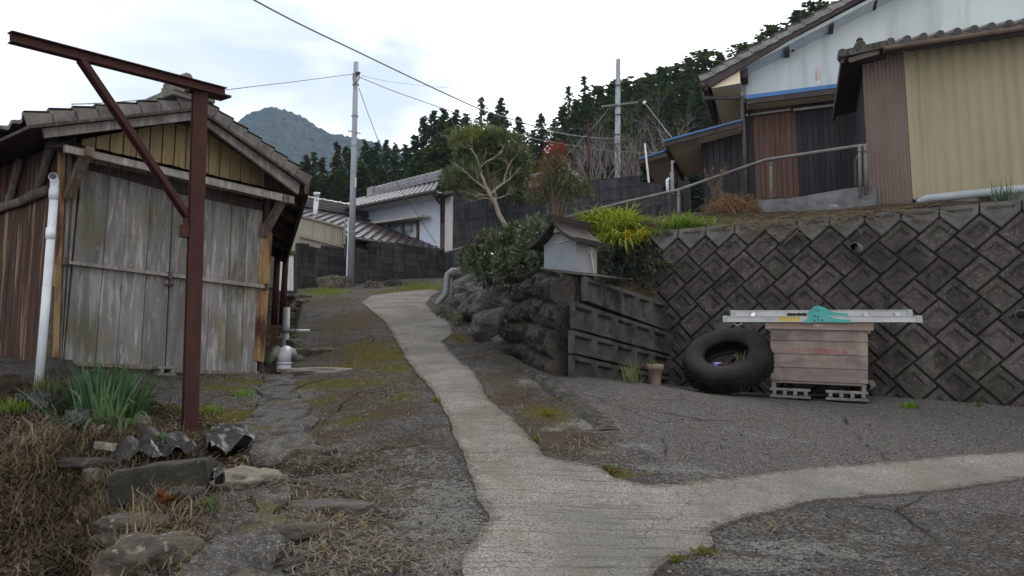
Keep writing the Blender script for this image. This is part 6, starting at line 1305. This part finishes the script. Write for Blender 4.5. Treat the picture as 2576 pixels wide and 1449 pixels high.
# trees on the bank
TRK_ = W('pale_bark', (.15,.125,.095), (.27,.235,.185), 5, (3,3,.8), bump=.5, bscale=30, spots=[((.11,.09,.07), 3, .55, .7, .6, O1)])
def twig(mb, p, d, L, r0, lev, r, n=6):
    """a crooked branch that forks"""
    pts = [p]; rad = [r0]; k = max(3, int(4)); q = p; dd = d
    for i in range(k): dd = (dd+rv(r)*.28+Vector((0,0,.06))).normalized(); q = q+dd*(L/k); pts.append(q); rad.append(r0*(1-.6*(i+1)/k))
    mb.tube(pts, rad, n if lev > 1 else 4, False)
    if lev > 0:
        for _ in range(r.choice((2,3))): i = r.randint(1, k); twig(mb, pts[i], (dd+rv(r)*.75).normalized(), L*r.uniform(.45,.75), rad[i]*.7, lev-1, r, n)
SC_ = .68
bt_ = T('bare_tree', 'pale-barked leafless tree leaning left above the leafy bush', 'tree', at(1280,600,12.4)); r = random.Random(21)
def pth(pts, rad, mb, n=10):
    rad = [q*.6 for q in rad]
    q = [at(x, y, Yd) for x, y, Yd in pts]; o = []; ro = []
    for i in range(len(q)-1):
        for k in range(4): o.append(q[i].lerp(q[i+1], k/4)); ro.append(rad[i]+(rad[i+1]-rad[i])*k/4)
    o.append(q[-1]); ro.append(rad[-1]); mb.tube(o, ro, n); return q
m = MB(); pth([(1284,610,12.4),(1278,584,12.4),(1268,562,12.4),(1255,539,12.4),(1247,512,12.4),(1235,493,12.4),(1223,472,12.4)], [.075,.07,.063,.06,.055,.055,.05], m, 12); m.build('trunk', TRK_, bt_, smooth=True)
for pts, rad in (([(1223,472,12.4),(1217,454,12.4),(1209,436,12.4),(1206,420,12.3),(1200,398,12.2),(1188,378,12.2),(1176,372,12.1)], [.045,.038,.033,.028,.02,.014,.008]), ([(1206,425,12.3),(1222,408,12.2),(1240,398,12.3),(1252,390,12.3),(1266,372,12.4)], [.022,.018,.014,.010,.006]),
    ([(1224,478,12.4),(1205,462,12.3),(1190,452,12.2),(1178,438,12.1),(1165,425,12.1)], [.035,.028,.02,.013,.007]), ([(1235,490,12.4),(1246,476,12.5),(1267,461,12.6),(1283,450,12.6),(1292,440,12.6)], [.04,.034,.028,.018,.008]), ([(1268,461,12.6),(1271,440,12.6),(1279,420,12.6),(1288,405,12.6)], [.026,.02,.014,.007]),
    ([(1240,505,12.4),(1225,498,12.3),(1210,500,12.2),(1200,495,12.2)], [.016,.013,.01,.005]), ([(1236,492,12.4),(1218,490,12.3),(1200,492,12.2),(1186,488,12.2)], [.018,.014,.01,.005]), ([(1248,500,12.4),(1262,496,12.4),(1272,492,12.4),(1280,484,12.4)], [.02,.015,.012,.006]), ([(1246,512,12.4),(1247,496,12.4),(1246,480,12.35)], [.03,.025,.02])):
    m = MB(); q = pth(pts, rad, m, 8)
    for i in range(1, len(q)):
        for _ in range(2 if i > len(q)-3 else (i % 2)):
            d = (q[i]-q[i-1]).normalized(); twig(m, q[i], (d+rv(r)*.7+Vector((0,0,.25))).normalized(), r.uniform(.14,.30), min(.008, rad[i]*.4), 2, r)
    m.build('branch', TRK_, bt_, smooth=True)
EVM = leafmat('podocarpus', (.028,.048,.020), (.095,.125,.055), (.15,.17,.085), .5, .4); YGM = leafmat('fresh_tip', (.12,.14,.02), (.24,.24,.03), None, .5, .4)
ev = T('evergreen_tree', 'clipped narrow-leaved evergreen tree behind the bare-branched tree', 'tree', at(1235,520,14.8))
el = [(1155,352,24,14.8),(1185,343,27,14.8),(1215,350,28,14.8),(1250,348,27,14.9),(1280,363,30,14.9),(1308,392,26,15),(1165,378,24,14.7),(1200,380,26,14.8),(1240,380,28,15),(1270,400,28,15),(1128,448,20,14.3),(1150,438,24,14.4),(1175,452,24,14.6),(1150,464,22,14.4),(1192,442,18,14.8),(1296,430,26,15),(1318,440,20,15),(1285,460,26,15),(1265,445,22,15.2),(1292,490,20,15),(1222,432,24,15.6),(1215,472,22,15.6),(1250,480,24,15.6),(1180,480,18,14.8),(1225,400,24,15.4)]
m = MB(); cloud(m, el, 800, .14, .026, 9, .3, .5, .9); m.build('crown', EVM, ev)
m = MB(); cloud(m, [(1195,335,14,14.6),(1185,345,14,14.6),(1207,343,10,14.6),(1150,350,8,14.7)], 500, .11, .02, 10, .3, .8, .7); m.build('fresh_shoots', YGM, ev)
m = MB(); pth([(1236,530,14.9),(1232,470,14.9),(1225,420,14.9),(1222,370,14.9)], [.09,.075,.06,.03], m); pth([(1232,480,14.9),(1180,455,14.6),(1145,445,14.4)], [.05,.035,.015], m); pth([(1229,450,14.9),(1270,420,14.9),(1290,390,14.9)], [.05,.035,.015], m); m.build('trunk', BARK, ev, smooth=True)
NAM = leafmat('nandina_leaf', (.045,.06,.025), (.12,.125,.055), (.17,.07,.04), .5, .3); NAR = leafmat('nandina_red', (.30,.025,.022), (.17,.03,.025), None, .5, .3); NAO = leafmat('nandina_rust', (.16,.055,.03), (.09,.06,.03), None, .5, .3)
nd_ = T('nandina_shrub', 'tall multi-stemmed shrub with reddening leaves and bright red top', 'shrub', at(1408,560,12.9))
m = MB(); cloud(m, [(1335,470,20,12.8),(1470,470,24,12.9),(1488,488,14,12.9),(1325,492,13,12.7),(1445,498,16,12.9),(1365,500,16,12.8),(1380,450,40,12.9),(1420,450,42,12.9),(1400,475,40,12.9),(1360,480,26,12.8),(1450,470,30,12.9),(1350,500,18,12.7),(1470,480,16,12.9),(1390,420,34,12.9)], 260, .065, .026, 12, .2, .1, .9, 2); m.build('leaves', NAM, nd_)
m = MB(); cloud(m, [(1375,405,26,12.9),(1400,400,30,12.9),(1360,425,24,12.9),(1425,415,22,12.9),(1345,440,18,12.8)], 120, .06, .024, 13, .25, .3, .9, 2); m.build('rusty_leaves', NAO, nd_)
m = MB(); cloud(m, [(1385,372,16,12.9),(1405,370,18,12.9),(1395,380,18,12.9),(1420,378,12,12.9),(1378,382,12,12.9)], 330, .055, .014, 14, .1, .5, .9, 2); m.build('red_leaves', NAR, nd_)
r = random.Random(4); m = MB()
for k in range(22):
    a = at(1400+r.uniform(-14,14), 556, 12.9+r.uniform(-.1,.1)); b = at(1395+r.uniform(-45,50), r.uniform(400,470), 12.9+r.uniform(-.2,.2)); c = a.lerp(b, .5)+Vector((r.uniform(-.06,.06), 0, .05)); m.tube([a-Z3*.2, a.lerp(c,.6)+Vector((r.uniform(-.02,.02),0,0)), c, b], [.012,.011,.009,.004], 5, False)
m.build('stems', W('cane', (.09,.065,.045), (.16,.12,.085), 8), nd_)
# strap-leaved plants
CLV = leafmat('clivia', (.15,.20,.025), (.27,.32,.05), (.42,.33,.03), .65, .15); r = random.Random(6)
cl_ = T('strap_plant', 'bright yellow-green strap-leaved plant clump hanging over the bank by the shrine', 'plant', at(1555,610,10.1)); m = MB()
for (x, y, Yd, n, lo_) in ((1530,595,10.2,70,.1),(1560,590,10.3,80,.1),(1590,592,10.3,70,.1),(1545,615,10.0,60,.5),(1575,615,10.0,50,.5),(1508,585,10.4,60,.2),(1610,588,10.4,40,.2),(1490,575,10.5,60,.2),(1518,570,10.5,50,.1),(1545,572,10.5,60,.1),(1575,572,10.5,60,.1),(1600,605,10.1,40,.5)):
    for k in range(int(n*1.4)): az = r.uniform(-PI, 0) if r.random() < .7 else r.random()*6.28; b = at(x+r.uniform(-14,14), y+r.uniform(-6,8), Yd+r.uniform(-.1,.1)); blade(m, b, az, r.uniform(.26,.50), r.uniform(.017,.029), r.uniform(lo_, lo_+.7), r.uniform(1.1,2.4), 7)
m.build('leaves', CLV, cl_)
GRN = leafmat('fresh_green', (.10,.16,.02), (.20,.27,.05), None, .4, .5)
pl_ = T('strap_plant', 'low bright green strap-leaved clump on top of the wall below the handrail post', 'plant', at(1725,575,10.2)); m = MB()
for k in range(300): b = upt(1728+r.gauss(0,32), 582+r.uniform(-5,4)); blade(m, b, r.random()*6.28, r.uniform(.16,.36), .018, r.uniform(.1,.8), r.uniform(.7,1.8), 5)
m.build('leaves', GRN, pl_)
NAC = leafmat('narcissus', (.020,.055,.022), (.050,.105,.045), (.085,.14,.07), .38, .5)
na = T('strap_plant', 'dense dark green strap-leaved clump growing in front of the shed doors', 'plant', G(255,1070)); m = MB(); r = random.Random(16)
for k in range(430):
    x, y = 262+r.gauss(0,44), 1045+r.gauss(0,16); b = G(x, y, -.02); dx = (x-262)/60; az = math.atan2(r.gauss(-.2,.7), dx+r.gauss(0,.5)); blade(m, b, az, r.uniform(.26,.50), r.uniform(.016,.026), abs(r.gauss(.18,.14))+abs(dx)*.12, r.uniform(.05,.5) if r.random() < .8 else r.uniform(1.2,2.6), 6, r.uniform(-.5,.5))
for k in range(16): b = G(255+r.gauss(0,50), 1078+r.uniform(-4,6)); blade(m, b, r.uniform(-2.6,-.5), r.uniform(.3,.45), .026, r.uniform(.4,.9), r.uniform(1.4,2.6), 8)
m.build('leaves', NAC, na)
# tufts
def tuft(label, x, y, n, spread, L, mat, seed, name='grass_tuft', src=None, wd=.008, cat='grass', lean=.6, curl=1.2, group=None, kind=None):
    r = random.Random(seed); m = MB()
    for k in range(n): b = (src or G)(x+r.gauss(0,spread), y+r.gauss(0,spread*.22)); blade(m, b, r.random()*6.28, L*r.uniform(.5,1.2), wd, abs(r.gauss(0,lean)), r.uniform(.2,curl), 5)
    return m.build(name, mat, label=label, cat=cat, group=group, kind=kind)
DRYG = leafmat('dry_grass', (.15,.118,.078), (.27,.22,.15), None, .8, .1); DRYB = leafmat('dry_brown', (.095,.072,.054), (.20,.155,.115), None, .8, .1); GRS = leafmat('grass_green', (.08,.14,.02), (.17,.25,.045), None, .6, .2); GRD = leafmat('grass_dull', (.09,.10,.045), (.18,.18,.09), None, .7, .2)
tuft('bright green grass tuft at the foot of the retaining wall right of the box', 2290, 1024, 260, 10, .05, GRS, 1)
tuft('small pale weed at the wall foot near the right edge of the picture', 2462, 1022, 60, 3.5, .06, GRD, 2)
tuft('grass tuft with arching blades in front of the waffle blocks left of the flower pot', 1592, 962, 110, 10, .28, GRD, 3, lean=.45, curl=1.6)
tuft('wispy weed growing from the joint between waffle wall and diamond wall', 1655, 868, 60, 5, .12, GRD, 4, src=lambda x, y: at(x, y, 9.3), lean=1.)
tuft('dark green tuft on the wall top in front of the yellow shed', 2530, 492, 90, 14, .32, NAC, 5, src=lambda x, y: wpt(whit(x, 500)[0], ttop-.03, -.1), wd=.01, lean=.5)
tuft('light grass at the base of the white drain pipe', 110, 985, 160, 18, .16, GRD, 6)
tuft('green grass blades right behind the steel post foot', 530, 1040, 120, 14, .10, GRS, 7)
tuft('bright grass patch by the path right of the steel post', 610, 995, 120, 12, .07, GRS, 8)
for k, (x, y, n, sp_w, L, mt) in enumerate([(425,945,90,40,.07,GRD),(560,950,140,40,.06,GRD),(40,1030,160,30,.1,GRS)]): tuft(['dry low grass along the shed door sill','yellowish low grass before the right shed door','green low weeds at the left picture edge below the rusty wall'][k], x, y, n, sp_w, L, mt, 20+k, kind='stuff')
# low weeds with small leaves
def weed(label, pts, n, L, mat, seed, src=None, hgt=.12, name='weed', group=None):
    r = random.Random(seed); m = MB()
    for k in range(n):
        x, y, sp_w = r.choice(pts); b = (src or G)(x+r.gauss(0,sp_w), y+r.gauss(0,sp_w*.35)); leaf(m, b+Vector((0,0,r.random()*hgt)), (rv(r)+Vector((0,0,.5))).normalized(), rv(r), L*r.uniform(.6,1.3), L*.55)
    return m.build(name, mat, label=label, cat='weed', group=group, kind='stuff')
WEEDM = leafmat('weed', (.05,.065,.035), (.12,.14,.08), (.17,.19,.13), .5, .3); CLOV = leafmat('clover', (.045,.10,.02), (.10,.17,.045), None, .5, .3)
weed('grey-green weeds along the foot of the stone masonry', [(1250,860,12),(1290,875,14),(1330,900,14),(1350,915,8)], 900, .035, WEEDM, 1)
weed('weeds around the foot of the bent grey pipe', [(1110,795,8),(1130,800,10),(1150,815,8)], 500, .05, WEEDM, 2)
weed('dark green weeds in the ditch beside the upright grey pipe', [(725,870,8),(715,885,6),(735,850,6),(722,905,5)], 700, .035, WEEDM, 3)
weed('small green clover patch below the right end of the mossy beam', [(530,1283,14),(515,1290,8)], 420, .02, CLOV, 4, None, .05)
weed('clover sprig under the middle of the mossy beam', [(462,1270,8),(448,1280,6)], 220, .02, CLOV, 5, None, .05)
weed('light clover beneath the strap-leaved plant', [(320,1085,12),(300,1090,8)], 300, .02, CLOV, 6, None, .05)
weed('clover growing through the black plastic sheet', [(405,1140,9)], 220, .02, CLOV, 7, None, .12)
weed('tangled weeds at the wall corner beneath the pale creeper', [(1630,600,8),(1625,580,10),(1640,590,8)], 400, .05, DRYB, 8, lambda x, y: at(x, y, 10.2))
m = MB(); r = random.Random(31)   # grass by the far verge
for k in range(2600):
    c_ = r.choice(((800,738,34,7),(830,733,25,5),(1010,723,45,7),(1060,718,30,6),(1045,720,40,5),(815,733,30,6))); b = G(c_[0]+r.gauss(0,c_[2]), c_[1]+r.gauss(0,c_[3])); blade(m, b, r.random()*6.28, r.uniform(.03,.10), .010, abs(r.gauss(0,.6)), r.uniform(.2,1.4), 3)
m.build('verge_grass', leafmat('verge', (.09,.12,.02), (.19,.24,.04), (.20,.17,.04), .7, .2), kind='stuff', label='bright mossy grass on the verge below the low block wall', cat='grass')
# dry stuff: straw on the road, dry grass on the bank
m = MB(); r = random.Random(41)
def straws(mb, x, y, sx, sy, n, L, lift=.02, wd=.0028, stand=.15):
    for k in range(int(n*.75)):
        b = G(x+r.gauss(0,sx*1.35), y+r.gauss(0,sy*1.3), .006+r.random()*lift); az = r.random()*6.28; el = abs(r.gauss(0, stand)); l = L*r.uniform(.4,1.3); d = Vector((math.cos(az)*math.cos(el), math.sin(az)*math.cos(el), math.sin(el)+.18*math.sin(az))); sd = Vector((-d.y, d.x, 0)).normalized()*wd; c = b+d*l*.5+rv(r)*l*.22; e = b+d*l*.9+rv(r)*l*.25
        mb.add([b-sd, b+sd, c+sd, c-sd, e+sd*.4, e-sd*.4], [(0,1,2,3),(3,2,4,5)])
for a in ((930,900,60,40,330,.09),(900,990,70,30,380,.08),(700,1090,70,30,260,.08),(860,1170,70,25,360,.08),(800,1290,70,40,460,.09),(760,1400,60,40,260,.09),(880,1400,50,30,260,.07),(520,1030,50,30,260,.09),(1000,960,30,20,120,.07),(1300,1010,40,25,140,.06),(1430,1110,50,20,120,.1),(620,1180,30,15,180,.09),(720,1180,50,15,220,.09),(540,1070,40,14,240,.08),(430,1080,60,20,260,.09),(900,1300,50,40,200,.08),(1940,1325,30,12,40,.1),(850,830,60,30,160,.09),(1000,1420,60,20,120,.07)): straws(m, *a)
m.build('straw', DRYG, kind='stuff', label='dry straw scattered over the road and slabs', cat='straw')
m = MB()
for a in ((250,1300,80,60,900,.13),(130,1180,70,50,600,.13),(215,1250,36,40,700,.11),(300,1305,60,20,600,.11),(200,1180,80,40,500,.15),(430,1292,70,14,300,.10),(120,1250,80,60,420,.15),(400,1160,50,10,100,.1),(330,1360,90,30,460,.12),(120,1100,60,24,300,.14),(60,1380,60,40,260,.15),(300,1110,60,16,280,.13)): straws(m, *a[:4], int(a[4]*1.6), a[5], .05, .0024, .45)
m.build('dry_grass', DRYB, kind='stuff', label='brown withered grass matted over the earth bank', cat='dry grass')
m = MB()
for a in ((230,1255,40,40,420,.12),(235,1215,30,15,160,.1),(230,1120,50,14,200,.12),(370,1370,60,30,320,.1),(150,1160,60,30,260,.12),(300,1330,50,20,200,.1),(80,1280,50,50,180,.12)): straws(m, *a, .06, .0035, .6)
m.build('pale_dry_grass', DRYG, kind='stuff', label='pale strawy grass standing out on the earth bank beside the mossy beam', cat='dry grass')
m = MB(); r = random.Random(51)   # leaf litter crumbs over the bank
for k in range(5200):
    x, y = r.uniform(-60,520), r.uniform(1050,1449)
    if y < 1050+.0*x or x > 250+ (y-1050)*.9: continue
    b = G(x, y, .004+r.random()*.015); leaf(m, b, Vector((r.gauss(0,1), r.gauss(0,1), r.uniform(-.1,.4))).normalized(), rv(r), r.uniform(.015,.045), r.uniform(.012,.03))
m.build('fallen_leaves', leafmat('litter', (.07,.05,.035), (.22,.175,.13), (.13,.12,.05), .8, .1), kind='stuff', label='small dry fallen leaves covering the earth bank', cat='leaves')
# grit and small chips lying on the paving
m = MB(); r = random.Random(81)
for k in range(4200):
    if k < 2600: x, y = r.gauss(930, 260), r.uniform(800, 1449)
    else: x, y = r.uniform(1150, 2576), r.uniform(1010, 1449)
    if x < 560: continue
    b = G(x, y, .004); q_ = r.uniform(.003, .011)*(1.8 if r.random() < .04 else 1); a = r.random()*6.28; M_ = Matrix.Rotation(a, 3, 'Z')
    vs = [M_@Vector((u*q_*r.uniform(.7,1.4), v*q_*r.uniform(.6,1.), w_*q_*.55)) for u, v, w_ in ((1,0,0),(0,1,0),(-1,0,0),(0,-1,0),(0,0,1),(0,0,-1))]
    m.add([b+v for v in vs], [(0,1,4),(1,2,4),(2,3,4),(3,0,4),(1,0,5),(2,1,5),(3,2,5),(0,3,5)])
m.build('gravel', leafmat('grit', (.05,.047,.043), (.30,.28,.25), None, .95, .1), kind='stuff', label='grit and small stone chips strewn on the paving', cat='gravel')
weed('tiny moss and weeds along the edges of the concrete track', [(1540,1190,8),(1525,1182,6),(1760,1395,14),(1380,1045,8),(1240,872,10),(1100,1010,6),(1290,930,14),(1420,1000,16),(1010,885,10),(1345,1110,6),(1700,1412,14)], 900, .022, leafmat('edge_moss', (.07,.075,.015), (.15,.15,.03), (.12,.09,.04), .7, .1), 15, None, .02)
# dried vines on the wall top
m = MB(); r = random.Random(61); hp_ = upt(1840, 535)
for k in range(420):
    c = at(1845+r.gauss(0,30), 530-abs(r.gauss(0,16)), 11.0+r.uniform(-.3,.3)); d = rv(r); pts = [c+d*(t-.5)*r.uniform(.2,.5)+Vector((0,0,-.35*(t-.5)**2))+rv(r)*.02 for t in np.linspace(0,1,5)]; m.tube(pts, .004, 3, False)
m.build('dead_vine_heap', leafmat('vine_brown', (.17,.10,.055), (.28,.18,.11), None, .8, .1), label='heap of dead brown vines on the wall top below the handrail', cat='dead plant')
m = MB()
for k in range(170):
    x = r.uniform(1850,2280); s_, _ = whit(x, 560); p0 = wpt(s_, ttop+.02, -r.random()*.3); L = r.uniform(.2,.7)
    hang = r.random() < .3
    pts = [p0]
    d = (rr*r.choice((-1,1))+wn_*.2).normalized()
    for i in range(8):
        d = (d+rv(r)*.3).normalized(); q = pts[-1]+d*(L/8)
        sq, tq, hq_ = (q-O).dot(rr), (q-O).dot(wu), (q-O).dot(wn_); hq_ = max(hq_, .065) if tq < ttop else hq_; tq = min(tq, ttop+.04)
        if hang and i < 5: tq -= .035; hq_ = max(hq_, .07)
        pts.append(wpt(sq, tq, hq_))
    m.tube(pts, .0035, 4, False)
m.build('dead_vines', DRYG, label='pale dead vines trailing over the top edge of the retaining wall', cat='dead plant')
m = MB()
for k in range(1500): x = r.uniform(1800,2320); s_, _ = whit(x, 560); b = wpt(s_, ttop, -r.uniform(.0,.5)); blade(m, b, r.random()*6.28, r.uniform(.04,.12), .006, abs(r.gauss(0,.8)), r.uniform(.2,1.4), 3)
m.build('wall_top_grass', DRYG, kind='stuff', label='short dry grass along the top of the retaining wall', cat='grass')
t = T('dry_weed', 'tall dry feathery weed standing left of the dead vine heap', 'weed', at(1800,520,11.3)); m = MB(); LV = MB()
for k in range(9):
    a = at(1805+r.gauss(0,14), 515, 11.3); b = at(1790+r.gauss(0,26), r.uniform(405,470), 11.3+r.uniform(-.2,.2)); c = a.lerp(b,.5)+rv(r)*.06; m.tube([a, c, b], [.005,.004,.0025], 4, False)
    for i in range(40): f = r.uniform(.25,1); q = a.lerp(c, f*2) if f < .5 else c.lerp(b, f*2-1); leaf(LV, q, (rv(r)+Vector((0,0,.4))).normalized(), rv(r), r.uniform(.03,.08), .012)
m.build('stems', DRYB, t); LV.build('seed_heads', leafmat('weed_dry', (.10,.075,.065), (.18,.14,.12), None, .8, .1), t)
# grass over the terrace edge between the plants
m = MB()
for k in range(1500): x = r.uniform(1610,1900); b = upt(x, r.uniform(555,592)); blade(m, b, r.random()*6.28, r.uniform(.05,.13), .006, abs(r.gauss(0,.5)), r.uniform(.1,1.2), 3)
m.build('terrace_grass', GRD, kind='stuff', label='thin dull grass on the terrace behind the retaining wall', cat='grass')
# leafless thicket by the far pole, one thing per shrub
r = random.Random(71); THK = W('thicket', (.12,.105,.095), (.20,.175,.16), 3)
for k, (x, y, Yd, h) in enumerate(((1460,450,27,2.2),(1490,452,26.5,2.8),(1520,452,27,3.0),(1575,448,27.5,2.6),(1600,448,27,2.8),(1640,446,26,2.4),(1672,372,24,1.9))):
    m = MB(); b = at(x, y, Yd)
    for q in range(9): twig(m, b+Vector((r.gauss(0,.2), r.gauss(0,.2), -.5)), Vector((r.gauss(0,.25), r.gauss(0,.25), 1)).normalized(), h*r.uniform(.5,.75), .022, 3, r, 5)
    m.build('bare_shrub', THK, label='leafless grey thicket shrub behind the dark block wall near the far pole', cat='shrub', group='leafless thicket behind the block wall')
# ================================================================== valley air
m = MB(); m.box((0, 450, 140), 1600, 1300, 330); hzb = m.build('haze', None, origin=(0, 450, -25), kind='stuff')
hm = bpy.data.materials.new('haze'); hm.use_nodes = True; t_ = hm.node_tree; t_.nodes.remove(t_.nodes['Principled BSDF'])
pv = t_.nodes.new('ShaderNodeVolumePrincipled'); pv.inputs['Density'].default_value = .00024; pv.inputs['Color'].default_value = (.45,.68,1.,1); pv.inputs['Anisotropy'].default_value = .2
t_.links.new(pv.outputs[0], t_.nodes['Material Output'].inputs['Volume']); hzb.data.materials.append(hm)
